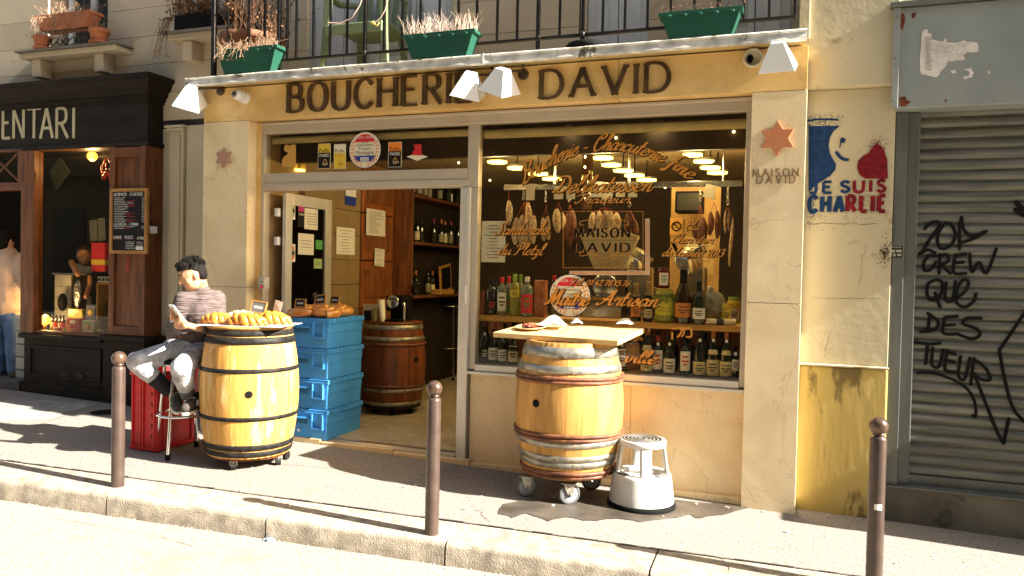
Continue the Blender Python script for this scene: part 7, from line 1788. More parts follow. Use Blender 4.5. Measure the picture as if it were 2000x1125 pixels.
# green plastic armchair
m_ch_ = M('green_chair_plastic', (.17, .215, .115), .4, var=.05, bump=.03, rnd=0)
YC0 = .02
xl0 = W(628, 130, YC0).x; xr0_ = W(752, 120, YC0).x; zs_ = zz1+.44
zst = W(690, 45, YC0+.05).z; sc0 = (zst-zz1)/.43
t = empty('plastic_chair', ((xl0+xr0_)/2, .25, zz1), 'pale green plastic armchair on the balcony', 'chair')
def leg(x, y, dx, dy, top):
    mb = MB(); vs = []
    for z, w, o in ((0, .022, 1), (.15, .025, .7), (.32, .030, .35), (top, .036, 0)):
        cx = x+dx*o; cy = y+dy*o
        vs += [(cx-w, cy-.018, zz1+z*sc0), (cx+w, cy-.018, zz1+z*sc0), (cx+w*.9, cy+.022, zz1+z*sc0), (cx-w*.9, cy+.022, zz1+z*sc0)]
    mb.add(vs, [(i*4+j, i*4+(j+1) % 4, (i+1)*4+(j+1) % 4, (i+1)*4+j) for i in range(3) for j in range(4)]+[(0, 1, 2, 3), (12, 13, 14, 15)]); mb.build('leg', m_ch_, t, .006)
cxm = (xl0+xr0_)/2; hw = (xr0_-xl0)/2
leg(cxm-hw+.04, YC0+.03, -.05, -.02, .66); leg(cxm+hw-.04, YC0+.03, .05, -.02, .66); leg(cxm-hw+.10, YC0+.45, -.04, .06, .42); leg(cxm+hw-.10, YC0+.45, .04, .06, .42)
mb = MB(); n = 8; vs = []
for j in range(5):
    for i in range(n+1):
        u = i/n*2-1; v = j/4; vs.append((cxm+u*(hw-.02-.03*v), YC0+v*.46, zz1+(.42+.018*u*u-.02*v+(-.03 if j == 0 else 0))*sc0))
nn = len(vs); vs += [(x, y, z-.02) for x, y, z in vs]
W_ = n+1; fs = [(j*W_+i, j*W_+i+1, (j+1)*W_+i+1, (j+1)*W_+i) for j in range(4) for i in range(n)]; fs += [tuple(nn+a for a in f) for f in fs]
fs += [(i, i+1, nn+i+1, nn+i) for i in range(n)]+[(j*W_, (j+1)*W_, nn+(j+1)*W_, nn+j*W_) for j in range(4)]+[(j*W_+n, (j+1)*W_+n, nn+(j+1)*W_+n, nn+j*W_+n) for j in range(4)]
mb.add(vs, fs, True); mb.build('seat', m_ch_, t)
MB().box((cxm-hw+.03, YC0-.01, zz1+.33*sc0), (cxm+hw-.03, YC0+.008, zz1+.415*sc0)).build('seat_apron', m_ch_, t, .01)
for s_ in (-1, 1):
    MB().tube([(cxm+s_*(hw-.04), YC0+.02, zz1+.62*sc0), (cxm+s_*(hw-.01), YC0+.05, zz1+.665*sc0), (cxm+s_*(hw+.0), YC0+.25, zz1+.66*sc0), (cxm+s_*(hw-.06), YC0+.45, zz1+.70*sc0)], [.026, .03, .03, .026], 8).build('armrest', m_ch_, t)
for i in range(6):
    x = cxm-hw*.72+i*hw*1.44/5; MB().box((x-.026, YC0+.46, zz1+.40*sc0), (x+.026, YC0+.475, zz1+.86*sc0), rot=Euler((-.18, 0, 0))).build('back_slat', m_ch_, t, .004)

# ================================================================ lamps and cameras on the fascia
m_lampw = M('lamp_white_enamel', (.78, .78, .76), .35, var=.03, bump=0)
def spot(mx, my, lab, rz=0.0, sx__=0):
    q = W(mx, my, FY); t = empty('sign_lamp', q, lab, 'lamp')
    MB().lathe([(.04, 0), (.04, .014), (.03, .02), (0, .02)], (q.x, FY-.001, q.z), 20, mat=Matrix.Rotation(R(90), 3, 'X')).build('wall_mount', M('brown_metal', (.07, .045, .03), .5, metal=.4), t)
    ax = V((sx__, .40, -.90)).normalized(); a0_ = q+V((-.02+sx__*.25, -.20, .0)); side = (V((1, 0, 0))-ax*ax.x).normalized(); side = Matrix.Rotation(rz, 3, ax) @ side; up2 = side.cross(ax).normalized()
    MB().tube([q+V((0, -.015, 0)), q+V((0, -.05, .015)), a0_+ax*.02], .009, 8).build('arm', MATS['brown_metal'], t)
    mb = MB(); vs = []
    for d, hw_ in ((0, .040), (.17, .112)):
        for sx_, sy_ in ((-1, -1), (1, -1), (1, 1), (-1, 1)): vs.append(a0_+ax*d+side*hw_*sx_+up2*hw_*sy_)
    for d, hw_ in ((.17, .106), (.012, .034)):
        for sx_, sy_ in ((-1, -1), (1, -1), (1, 1), (-1, 1)): vs.append(a0_+ax*d+side*hw_*sx_+up2*hw_*sy_)
    mb.add(vs, [(0, 1, 2, 3)]+[(i, (i+1) % 4, 4+(i+1) % 4, 4+i) for i in range(4)]+[(4+i, 4+(i+1) % 4, 8+(i+1) % 4, 8+i) for i in range(4)]+[(8+i, 8+(i+1) % 4, 12+(i+1) % 4, 12+i) for i in range(4)]+[(12, 13, 14, 15)])
    mb.build('shade', m_lampw, t, .003)
    MB().ell(a0_+ax*.07, .028, 10, 8).build('bulb', m_s['cream'], t)
    MB().tube([q+V((0, -.01, .03)), q+V((.0, -.02, .07)), q+V((-.03, -.03, .11))], .004, 6).build('cable', m_blk, t)
spot(432, 178, 'white square lamp at the left end of the sign', -.3, -.45); spot(963, 153, 'left one of the two white lamps between the sign words', -.1, -.30); spot(1023, 146, 'right one of the two white lamps between the sign words', .35, -.28); spot(1522, 99, 'white square lamp at the right end of the sign', .08, .04)
q = W(468, 186, FY-.05); t = empty('security_camera', q, 'white dome security camera beside the left sign lamp', 'camera')
qq = V((q.x+.02, FY, q.z-.01)); MB().lathe([(.052, 0), (.052, .02), (.045, .035), (.045, .06)], (qq.x, FY-.001, qq.z), 24, mat=Matrix.Rotation(R(90), 3, 'X')).build('housing', m_lampw, t)
MB().ell((q.x, FY-.072, q.z), .044, 18, 12).build('eyeball', m_lampw, t); MB().lathe([(.026, 0), (.026, .006), (0, .006)], (q.x-.004, FY-.110, q.z-.004), 18, mat=Matrix.Rotation(R(90), 3, 'X')).build('lens_ring', m_s['grey'], t); MB().ell((q.x-.004, FY-.115, q.z-.004), (.013, .006, .013), 12, 8).build('lens', m_blk, t)
q = W(1471, 115, FY); t = empty('vent_pipe', q, 'round cream vent pipe stub at the right of the sign', 'vent')
MB().lathe([(.052, 0), (.064, .004), (.068, .02), (.060, .04), (.05, .04), (.048, .002), (0, .002)], (q.x, FY-.0025, q.z), 28, mat=Matrix.Rotation(R(90), 3, 'X')).build('collar', M('cream_plastic', (.6, .54, .38), .4), t)
MB().ell((q.x-.018, FY-.008, q.z), (.02, .004, .028), 12, 8).build('opening', m_blk, t)
MB().tube([q+V((0, -.01, .06)), q+V((0, -.01, .11))], .004, 6).build('cable', m_blk, t)

# ================================================================ bollards
m_bol = M('bollard_paint', (.075, .05, .04), .32, metal=.25, var=.15, sc=12, bump=.15, rnd=.05, spots=((.5, .46, .42), 30, .70))
m_ball = M('bollard_ball', (.11, .065, .045), .3, metal=.4, var=.3, sc=20, bump=.25, rnd=.05, spots=((.42, .33, .26), 24, .64))
def bollard(x, y, lab, H=.88):
    z = gz(x); L_ = V((x, y, z)); t = empty('bollard', L_, lab, 'bollard', 'bollards along the kerb')
    MB().lathe([(.040, -.1), (.040, H-.115), (.038, H-.105), (.034, H-.10), (.022, H-.095), (.021, H-.085)], L_, 28).build('post', m_bol, t)
    MB().ell(L_+V((0, 0, H-.045)), .046, 24, 16).build('ball_top', m_ball, t); MB().lathe([(.03, H-.088), (.03, H-.080), (.02, H-.075)], L_, 20).build('collar', m_ball, t)
    return t
g_ = G(230, 950); bollard(g_.x, g_.y, 'brown bollard with ball top at the left in front of the red crate'); g_ = G(843, 1043); bollard(g_.x, g_.y, 'brown bollard with rusty ball top in front of the shop door')
o = bollard(.49, -1.22, 'brown bollard with white scratch nearest the steel shutter'); q = V((.49, -1.22, gz(.49)))
MB().add([q+V((.0415*math.cos(a), .0415*math.sin(a), z)) for a in (-1.9, -1.6, -1.3, -1.0) for z in (.42, .45)], [(0, 2, 3, 1), (2, 4, 5, 3), (4, 6, 7, 5)]).build('scratch', m_s['white'], o)

# ================================================================ blue crates
m_blue = M('blue_plastic', (.06, .31, .72), .42, var=.10, sc=5, bump=.08, rnd=.05, spots=((.09, .36, .72), 9, .66))
c0 = WZ(639, 862, .068); c1 = WZ(702, 836, .068)
bxR, byF, byB = c0.x, c0.y, c1.y; cw, cdp = .42, byB-byF; Hs = W(639, 622, byF).z-.068; ch_ = Hs/4
def crate(loc, w, d, h, mat, t):
    X, Yc_, Z = loc
    mb = MB(); P = [(-1, -1), (1, -1), (1, 1), (-1, 1)]; s0, s1 = .90, .945; hb = h-.042
    vs = []
    for s, z in ((s0, 0), (s0+.012, h*.5), (s0+.026, h*.515), (s1, hb)): vs += [(X+sx*w/2*s, Yc_+sy*d/2*((1+s)/2), Z+z) for sx, sy in P]
    mb.add(vs, [(i*4+j, i*4+(j+1) % 4, (i+1)*4+(j+1) % 4, (i+1)*4+j) for i in range(3) for j in range(4)]+[(0, 1, 2, 3)]); mb.build('body', mat, t, .004)
    MB().box((X-w/2, Yc_-d/2, Z+hb+.001), (X+w/2, Yc_+d/2, Z+hb+.016)).build('rim', mat, t, .003)
    for s_ in (-1, 1):
        mb = MB(); n = 10
        for i in range(n):
            a = -1+2*i/n; b = a+1.7/n; mb.box((X+s_*w/2-.012 if s_ > 0 else X+s_*w/2, Yc_+a*d/2, Z+hb+.017), (X+s_*w/2 if s_ > 0 else X+s_*w/2+.012, Yc_+b*d/2, Z+h-.0035))
        mb.build('hinge_ridge', mat, t)
    MB().box((X-w/2+.013, Yc_-d/2+.004, Z+hb+.017), (X-.004, Yc_+d/2-.004, Z+h-.004)).box((X+.004, Yc_-d/2+.004, Z+hb+.017), (X+w/2-.013, Yc_+d/2-.004, Z+h-.004)).build('lid', mat, t, .004)
    # front: handle shell and square frame
    yf = Yc_-d/2*((1+s1)/2)
    for xa_, xb_ in ((X+w*.13, X+w*.40), ):
        z0, z1 = Z+h*.34, Z+hb
        for a, b in (((xa_, z0), (xb_, z0+.014)), ((xa_, z0+.0145), (xa_+.014, z1)), ((xb_-.014, z0+.0145), (xb_, z1))): bx('clasp_frame', (a[0], yf-.020, a[1]), (b[0], yf+.004, b[1]), mat, t, .002)
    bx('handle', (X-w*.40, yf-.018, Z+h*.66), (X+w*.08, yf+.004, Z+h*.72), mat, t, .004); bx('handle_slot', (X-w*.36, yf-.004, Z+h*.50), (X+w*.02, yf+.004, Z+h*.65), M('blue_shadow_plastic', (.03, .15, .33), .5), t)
for i in range(4):
    L_ = (bxR-cw/2, (byF+byB)/2, .068+i*ch_)
    t = empty('crate', L_, ('bottom blue lidded crate of the stack in the doorway', 'second blue lidded crate from the floor in the doorway', 'third blue lidded crate from the floor in the doorway', 'top blue lidded crate of the stack carrying the round loaves')[i], 'crate', 'blue crates stacked in the doorway')
    crate(L_, cw, cdp, ch_, m_blue, t)
    if i == 0: MB().box((L_[0]-.08, byF-.002, L_[2]+.06), (L_[0]-.06, byF+.01, L_[2]+.08), rot=Euler((0, .7, 0))).build('sticker', m_s['white'], t)
zct = .068+Hs
# loaves
m_crust = M('glazed_crust', (.48, .15, .02), .28, var=.45, sc=9, bump=.3, bsc=30, rnd=.12, col2=(.66, .30, .05), amt=.7, coat=.5)
m_chal = M('golden_crust', (.42, .13, .015), .32, var=.5, sc=16, bump=.35, bsc=40, rnd=.1, col2=(.66, .29, .04), amt=.8, coat=.4)
def boule(x, y, z, r, h, lab):
    t = empty('round_loaf', (x, y, z), lab, 'bread', 'round glazed loaves on the blue crates'); pts, rr = [], []
    for i in range(60):
        u = i/59; a = u*4.4*math.pi+x*9; R_ = r*.76*(1-u)**.9; pts.append((x+R_*math.cos(a), y+R_*math.sin(a), z+h*.24+h*.46*u**.8)); rr.append(h*.30*(1-.30*u)*(1+random.uniform(-.05, .05)))
    mb = MB().tube(pts, rr, 10); mb.ell((x, y, z+h*.28), (r*.8, r*.8, h*.30), 18, 9); mb.build('loaf', m_crust, t); return t
bxm = bxR-cw/2; bl = [(bxR-.30, byF+.10, .125, 'glazed round loaf at the front left on the crates'), (bxR-.12, byF+.13, .13, 'golden round loaf at the front right corner of the crates'), (bxR-.16, byF+.40, .125, 'glazed round loaf at the back right on the crates'), (bxR-.34, byF+.34, .12, 'glazed round loaf at the back left on the crates')]
for x, y, r, lab in bl: boule(x, y, zct, r*1.12, .125, lab)
def slate(px, py, Y, w, h, lab, rz=0.1, ry=0.0, base=None, m_=None):
    c = W(px, py, Y); t = empty('price_slate', c, lab, 'price sign'); Q = (Euler((-.25, ry, rz))).to_matrix(); fb = .008
    def B(a, b, c0_, d, y0, y1, nm, m2): MB().box((c.x+a, c.y+y0, c.z+b), (c.x+c0_, c.y+y1, c.z+d), rot=Q, piv=c).build(nm, m2, t)
    B(-w/2+fb, -h/2+fb, w/2-fb, h/2-fb, -.002, .002, 'slate', m_ or MATS['slate_black'])
    B(-w/2, -h/2, w/2, -h/2+fb, -.005, .005, 'frame', m_fr); B(-w/2, h/2-fb, w/2, h/2, -.005, .005, 'frame', m_fr); B(-w/2, -h/2+fb, -w/2+fb, h/2-fb, -.005, .005, 'frame', m_fr); B(w/2-fb, -h/2+fb, w/2, h/2-fb, -.005, .005, 'frame', m_fr)
    mb = MB()
    for i in range(5): mb.box((c.x-w*.28+i*w*.12, c.y-.0035, c.z-h*.12), (c.x-w*.28+i*w*.12+w*.06, c.y-.0022, c.z+h*.08), rot=Q, piv=c)
    mb.build('chalk_writing', m_ch, t)
    MB().tube([c+V((0, .01, -h/2)), (c.x, c.y+.01, base if base else c.z-.1)], .003, 6).build('prong', m_steel, t)
slate(587, 592, byF+.03, .10, .072, 'small slate price sign at the left of the loaves', .05, .0, zct); slate(626, 585, byF+.04, .115, .08, 'middle slate price sign tilted among the loaves', -.1, -.14, zct); slate(654, 586, byF+.24, .09, .07, 'right slate price sign behind the loaves', .0, .05, zct)

# ================================================================ left barrel: tray, braided loaves, cards
ztb_ = lb.z+HB+.012
t = empty('tray', (lb.x, lb.y, ztb_), 'thin pale board on the left barrel under the braided loaves', 'tray')
a, b = WZ(408, 634, ztb_), WZ(598, 630, ztb_)
MB().lathe([(.30, 0), (.31, .004), (.305, .016), (0, .016)], (lb.x, lb.y, ztb_-.010), 40).build('wooden_rim', m_oak2, t)
MB().box((lb.x-.27, lb.y-.25, ztb_+.007), (lb.x+.33, lb.y+.20, ztb_+.013), rot=Euler((0, 0, .25))).build('board', M('grey_board', (.5, .5, .5), .5), t, .003)
def braid(x, y, z, L_, r, rz, lab, m_=m_chal):
    r *= 1.12
    t = empty('braided_loaf', (x, y, z), lab, 'bread', 'braided loaves on the left barrel')
    mb = MB(); ca, sa = math.cos(rz), math.sin(rz)
    for k in range(3):
        pts, rr = [], []
        for i in range(40):
            u = i/39; s_ = (u-.5)*L_; ph = u*4.2*math.pi+k*2*math.pi/3; env = math.sin(math.pi*min(.98, max(.02, u)))**.5
            o = r*.75*math.sin(ph)*env; hz = r*.40*math.sin(2*ph)*env; pts.append((x+s_*ca-o*sa, y+s_*sa+o*ca, z+r*.75*env+hz)); rr.append(max(.004, r*.55*env*(1+.16*math.sin(ph*1.0+k)+random.uniform(-.07, .07))))
        mb.tube(pts, rr, 9)
    mb.build('loaf', m_, t); return t
zl2 = ztb_+.012
braid(lb.x-.17, lb.y-.16, zl2, .27, .046, .25, 'braided loaf at the front left of the tray'); braid(lb.x+.09, lb.y-.17, zl2, .32, .050, .3, 'long braided loaf at the front right of the tray'); braid(lb.x-.12, lb.y+.03, zl2, .30, .050, .3, 'pale floury braided loaf at the back left of the tray', M('floury_crust', (.55, .30, .10), .6, var=.3, sc=14, bump=.3, col2=(.70, .58, .40), amt=.6)); braid(lb.x+.15, lb.y+.04, zl2, .32, .052, .2, 'seeded braided loaf at the back right of the tray')
slate(505, 600, lb.y+.14, .13, .095, 'slate sign framed in white on the braided loaves', .1, .12, zl2, M('grey_slate', (.10, .10, .10), .5))
c = W(543, 599, lb.y+.12); notice('bread_card', c, .07, .09, 'small white card standing upright among the braided loaves', lines=3, tilt=-.25)

# ================================================================ right barrel: board, plate, napkins, forks
zk = 1.085
FLc, FRc = WZ(963, 649, 1.07), WZ(1207, 665, 1.07)
BRc = W(1259, 641, -.05); BLc = W(1035, 629, -.02)
t = empty('table_board', (rb_.x, rb_.y, 1.04), 'thick wooden board used as table top on the right barrel', 'table board')
P = [FLc, FRc, BRc, BLc]
vs = [p for p in P]+[p-V((0, 0, .034)) for p in P]; MB().add(vs, [(0, 1, 2, 3), (7, 6, 5, 4)]+[(i, i+4, (i+1) % 4+4, (i+1) % 4) for i in range(4)]).build('board', M('pale_board_wood', (.70, .47, .19), .5, var=.12, sc=5, stretch=(.8, 8, 8), bump=.08, rnd=0), t, .003)
bn = (FRc-FLc).cross(BLc-FLc).normalized(); bn = bn if bn.z > 0 else -bn
def onb(px, py): d_ = ray(px, py); tt = (FLc-CAM).dot(bn)/d_.dot(bn); return CAM+d_*tt
MB().lathe([(.20, -.03), (.20, 0), (0, 0)], (rb_.x, rb_.y, 1.035), 24).build('packing_ring', m_oak3, t)
q = onb(1037, 642); t = empty('plate', q, 'wooden plate of sliced cured meat on the board', 'plate')
Qb = V((0, 0, 1)).rotation_difference(bn).to_matrix()
MB().lathe([(.07, .002), (.105, .012), (.118, .018), (.112, .02), (.07, .009), (0, .008)], q, 28, mat=Qb).build('plate', M('plate_beige', (.60, .42, .22), .5), t)
mb = MB()
for i in range(26): a = random.random()*6.28; r = random.uniform(0, .075); mb.ell(q+V((r*math.cos(a), r*math.sin(a)*.9, .018+random.random()*.012)), (.022, .016, .005), 8, 5, rot=Euler((random.uniform(-.6, .6), random.uniform(-.6, .6), random.random()*3)))
mb.build('meat_slices', M('cured_meat', (.36, .07, .045), .4, var=.4, sc=30, rnd=0), t)
def napkin(q, s_, lab):
    t = empty('napkin', q, lab, 'napkin'); mb = MB(); n = 7; vs = []
    for i in range(n):
        for j in range(n):
            u, v = i/(n-1)-.5, j/(n-1)-.5; hgt = s_*(.55*math.exp(-6*(u*u+v*v))+.18*random.random()); vs.append(q+V((u*s_*1.3+random.uniform(-.01, .01), v*s_*.9, hgt+.003)))
    mb.add(vs, [(i*n+j, i*n+j+1, (i+1)*n+j+1, (i+1)*n+j) for i in range(n-1) for j in range(n-1)]); o = mb.build('paper', m_s['white'], t); s2 = o.modifiers.new('s', 'SUBSURF'); s2.levels = s2.render_levels = 1
napkin(onb(1080, 640), .14, 'large crumpled white napkin beside the plate on the board'); napkin(onb(1222, 636), .09, 'small crumpled white napkin at the back edge of the board'); napkin(onb(1127, 634)+V((0, .0, 0)), .07, 'small crumpled napkin at the middle of the board')
for (a, b, lab) in (((1095, 652), (1110, 644), 'fork lying on the board beside the napkin'), ((1118, 653), (1132, 650), 'small skewer lying on the board')):
    p, q = onb(*a), onb(*b); up3 = bn*.006; t = empty('fork', p, lab, 'cutlery'); mb = MB().tube([p+up3, q+up3], .0035, 6); dd = (q-p).normalized(); sd = dd.cross(bn)
    for s_ in (-1, 0, 1): mb.tube([q+up3, q+up3+sd*.006*s_+dd*.012, q+up3+sd*.006*s_+dd*.045], .0018, 5)
    mb.build('fork', m_steel, t)

# ================================================================ step stool (white, two steps)
m_step = M('step_stool_plastic', (.60, .59, .55), .4, var=.08, sc=8, bump=.05, rnd=0, spots=((.35, .32, .27), 22, .70))
m_tread = M('grey_rubber_tread', (.12, .115, .105), .6, bump=.2)
g_ = G(1252, 985); d_ = (g_-CAM); d_.z = 0; d_.normalize(); sL = V((g_.x, g_.y, gz(g_.x)))
sL = V((sL.x, sL.y+.0, sL.z)); kS = ((sL-CAM).dot(fw))/F; rB = 66*kS; HS_ = (W(1251, 855, sL.y+.02).z-sL.z)
t = empty('step_stool', sL, 'white round two-step plastic stool at the foot of the wall', 'step stool')
MB().lathe([(rB, .0), (rB*1.01, .012), (rB*.99, .03), (rB*.96, .034)], sL, 40).build('rubber_base', m_blk, t)
zst_ = HS_*.50
MB().lathe([(rB*.955, .032), (rB*.86, zst_-.02), (rB*.84, zst_-.005), (rB*.80, zst_), (rB*.60, zst_), (rB*.58, zst_-.02)], sL, 40).build('lower_shell', m_step, t)
for k in range(4):
    a = R(-72)+k*math.pi/2; n = 5; vs = []
    for zf_, ra, rb2, hw_ in ((zst_-.02, rB*.80, rB*.70, .22), (HS_-.03, rB*.66, rB*.58, .26)):
        for j in range(n):
            aa = a-hw_+2*hw_*j/(n-1); vs.append(sL+V((ra*math.cos(aa), ra*math.sin(aa), zf_)))
        for j in range(n):
            aa = a-hw_+2*hw_*j/(n-1); vs.append(sL+V((rb2*math.cos(aa), rb2*math.sin(aa), zf_)))
    m_ = 2*n; fs = [(j, j+1, m_+j+1, m_+j) for j in range(n-1)]+[(n+j+1, n+j, m_+n+j, m_+n+j+1) for j in range(n-1)]+[(0, m_, m_+n, n), (n-1, 2*n-1, m_+2*n-1, m_+n-1)]
    MB().add(vs, fs, True).build('post', m_step, t)
MB().lathe([(rB*.60, HS_-.045), (rB*.685, HS_-.04), (rB*.69, HS_-.01), (rB*.66, HS_), (rB*.60, HS_), (0, HS_)], sL, 40).build('top_step', m_step, t)
for i in range(5): MB().lathe([(rB*(.08+.11*i), HS_+.001), (rB*(.08+.11*i), HS_+.004), (rB*(.15+.11*i), HS_+.004), (rB*(.15+.11*i), HS_+.001)], sL, 36).build('tread_ring', m_tread, t)
for a in (R(-140), R(-20)):
    mb = MB()
    for i in range(5):
        rr = rB*(.60+.045*i); pts = [sL+V((rr*math.cos(a-.36+.72*j/6), rr*math.sin(a-.36+.72*j/6), zst_+.003)) for j in range(7)]; mb.tube(pts, .0045, 5)
    mb.build('tread_pad', m_tread, t)

# ================================================================ red crate
m_redp = M('red_plastic', (.72, .03, .015), .35, var=.08, bump=.05, rnd=.03)
rc = G(305, 884); rk = G(378, 862); rl2 = G(242, 880)
xR, yF = rc.x, rc.y; yB = rk.y+.02; xL2 = rl2.x; zr0 = gz(xR)+.004; zr1 = W(305, 728, yF).z
t = empty('red_crate', ((xR+xL2)/2, yF, zr0), 'tall red plastic crate standing on end behind the bar stool', 'crate')
wl = .018
bx('wall', (xL2, yF, zr0), (xR, yF+wl, zr1), m_redp, t, .006); bx('wall', (xR-wl, yF+wl+.001, zr0), (xR-.001, yB, zr1), m_redp, t, .006); bx('wall', (xL2, yF+wl+.001, zr0), (xL2+wl, yB, zr1), m_redp, t, .006); bx('wall', (xL2+wl+.001, yB-wl, zr0), (xR-wl-.001, yB, zr1), m_redp, t, .006)
bx('floor', (xL2+wl, yF+wl, zr0), (xR-wl, yB-wl, zr0+.02), m_redp, t)
for x in (xL2+.01, xL2+(xR-xL2)*.36, xL2+(xR-xL2)*.46, xR-.024): bx('rib', (x, yF-.014, zr0+.03), (x+.014, yF-.001, zr1-.03), m_redp, t, .003)
for zz_ in (zr0+.004, zr1-.028): bx('rim', (xL2-.008, yF-.016, zz_), (xR+.014, yB+.008, zz_+.024), m_redp, t, .004) if zz_ < zr0+.1 else None
for s_, (a, b) in enumerate((((xL2-.008, yF-.016), (xR+.014, yF-.001)), ((xR+.001, yF), (xR+.014, yB)), )): bx('rim', (a[0], a[1], zr1-.03), (b[0], b[1], zr1), m_redp, t, .004)
mb = MB()
for k in range(6):
    z = zr0+.10+k*(zr1-zr0-.2)/5
    MB().box((xL2+(xR-xL2)*.30, yF-.004, z), (xL2+(xR-xL2)*.35, yF-.0005, z+.03)).build('slot', M('dark_red_slot', (.12, .005, .005), .6), t); MB().box((xR-.05, yF-.004, z), (xR-.03, yF-.0005, z+.03)).build('slot', MATS['dark_red_slot'], t) if True else 0
for k in (1, 5):
    y = yF+(yB-yF)*k/6; bx('rib', (xR+.001, y-.006, zr0+.03), (xR+.012, y+.006, zr1-.03), m_redp, t, .003)
# ================================================================ people
m_skin = M('skin', (.52, .27, .15), .5, var=.08, sc=14, bump=.1, rnd=0); m_hair = M('black_hair', (.010, .008, .007), .75, var=.4, sc=40, stretch=(1, 1, 1), bump=.6, bsc=120, rnd=0)
m_swt = M('melange_sweater', (.06, .042, .038), .95, var=.5, sc=26, stretch=(.5, .5, 7), bump=1, bsc=7, bdist=.03, rnd=0, col2=(.13, .10, .095), amt=.55)
m_jean = M('grey_jeans', (.44, .44, .46), .9, var=.35, sc=11, bump=1, bsc=13, bdist=.035, rnd=0); m_jdk = M('dark_jeans_cuff', (.025, .025, .03), .85, rnd=0)
m_shoe = M('dark_suede', (.05, .042, .035), .85, rnd=0); m_sole = M('white_sole', (.6, .58, .5), .6, rnd=0); m_belt = M('tan_leather', (.36, .13, .03), .5, rnd=0)
# joints of the seated man (world)
st_c = V((-4.27, -.80, gz(-4.27)))
SH = .79-st_c.z
MS = stool(st_c, SH, .175, 'tall chrome bar stool under the seated man', .07, ring=SH*.42, rl=.0125, rot=R(-75), seatm=m_blk)
pel = W(377, 668, -.72); hR = W(362, 682, -.80); hL = W(398, 684, -.70)
kR = W(266, 706, -1.08); aR = W(328, 762, -.90); kL = W(352, 718, -1.12); aL = W(368, 776, -.95)
chest = W(392, 610, -.78); neckb = W(392, 565, -.80); shR = W(357, 585, -.92); shL = W(424, 583, -.68)
elR = W(336, 648, -.96); wrR = W(348, 634, -1.16); elL = W(428, 642, -.78); wrL = W(384, 640, -1.02)
hd = W(376, 536, -.88)
man = empty('person', (st_c.x, st_c.y, st_c.z+SH), 'young man in melange sweater seated on a bar stool reading his phone', 'person')
ph = W(346, 611, -1.19)      # phone
# head frame: faces left / down / toward the street
hf = (V((-.60, -.70, -.34))).normalized(); hs = hf.cross(V((0, 0, 1))).normalized(); hu = hs.cross(hf).normalized()
def H_(f, s, u): return hd+hf*f+hs*s+hu*u
HQ = Matrix((hs, hf, hu)).transposed().to_euler()
body = [('e', H_(0, 0, .02), (.072, .092, .100), HQ), ('e', H_(.018, 0, -.055), (.056, .066, .060), HQ), ('e', H_(.055, 0, -.088), (.026, .026, .020), HQ),
        ('e', H_(.092, 0, -.022), (.011, .020, .024), HQ), ('e', H_(.102, 0, -.036), (.014, .012, .010), HQ), ('e', H_(.074, 0, .012), (.048, .014, .008), HQ),
        ('e', H_(.076, 0, -.062), (.024, .012, .008), HQ), ('e', H_(.046, .038, -.032), (.022, .026, .028), HQ), ('e', H_(.046, -.038, -.032), (.022, .026, .028), HQ),
        ('e', H_(-.01, .072, -.012), (.009, .018, .030), HQ), ('e', H_(-.01, -.072, -.012), (.009, .018, .030), HQ),
        ('c', H_(-.035, 0, -.06), neckb+V((0, 0, .01)), .046, .054), ('c', neckb, chest, .06, .10), ('c', chest, pel, .10, .11),
        ('c', neckb.lerp(chest, .2), shR, .05, .05), ('c', neckb.lerp(chest, .2), shL, .05, .05),
        ('c', shR, elR, .044, .036), ('c', elR, wrR, .036, .026), ('c', shL, elL, .044, .036), ('c', elL, wrL, .036, .026),
        ('c', pel, hR, .09, .08), ('c', pel, hL, .09, .08), ('c', hR, kR, .072, .05), ('c', kR, aR, .048, .035), ('c', hL, kL, .072, .05), ('c', kL, aL, .048, .035)]
# hands: palm + five fingers around the phone
def hand(wr, palm, tips, thumb, pr=.024):
    body.append(('c', wr, palm, .024, pr)); body.append(('e', palm, (.034, .022, .034)))
    for a, m, b in tips: body.append(('c', a, m, .0095, .009)); body.append(('c', m, b, .009, .0075))
    a, m, b = thumb; body.append(('c', a, m, .012, .010)); body.append(('c', m, b, .010, .008))
pR = ph+V((-.005, .015, -.055)); 
hand(wrR, pR, [(pR+V((-.025, -.005, .01*i)), ph+V((-.05, -.004, -.045+.022*i)), ph+V((-.038+.004*i, -.026, -.040+.022*i))) for i in range(4)], (pR+V((.02, -.01, 0)), ph+V((.034, -.012, -.02)), ph+V((.030, -.028, .008))))
pL = W(360, 634, -1.16)
hand(wrL, pL, [(pL+V((-.01, -.004, .012-.013*i)), pL+V((-.055, -.012, .024-.016*i)), pL+V((-.085+.008*abs(i-1), .0, .034-.018*i))) for i in range(4)], (pL+V((0, -.012, .022)), pL+V((-.02, -.02, .045)), pL+V((-.04, -.016, .058))))
bd = blob('body', body, m_skin, man, .0065, 3)
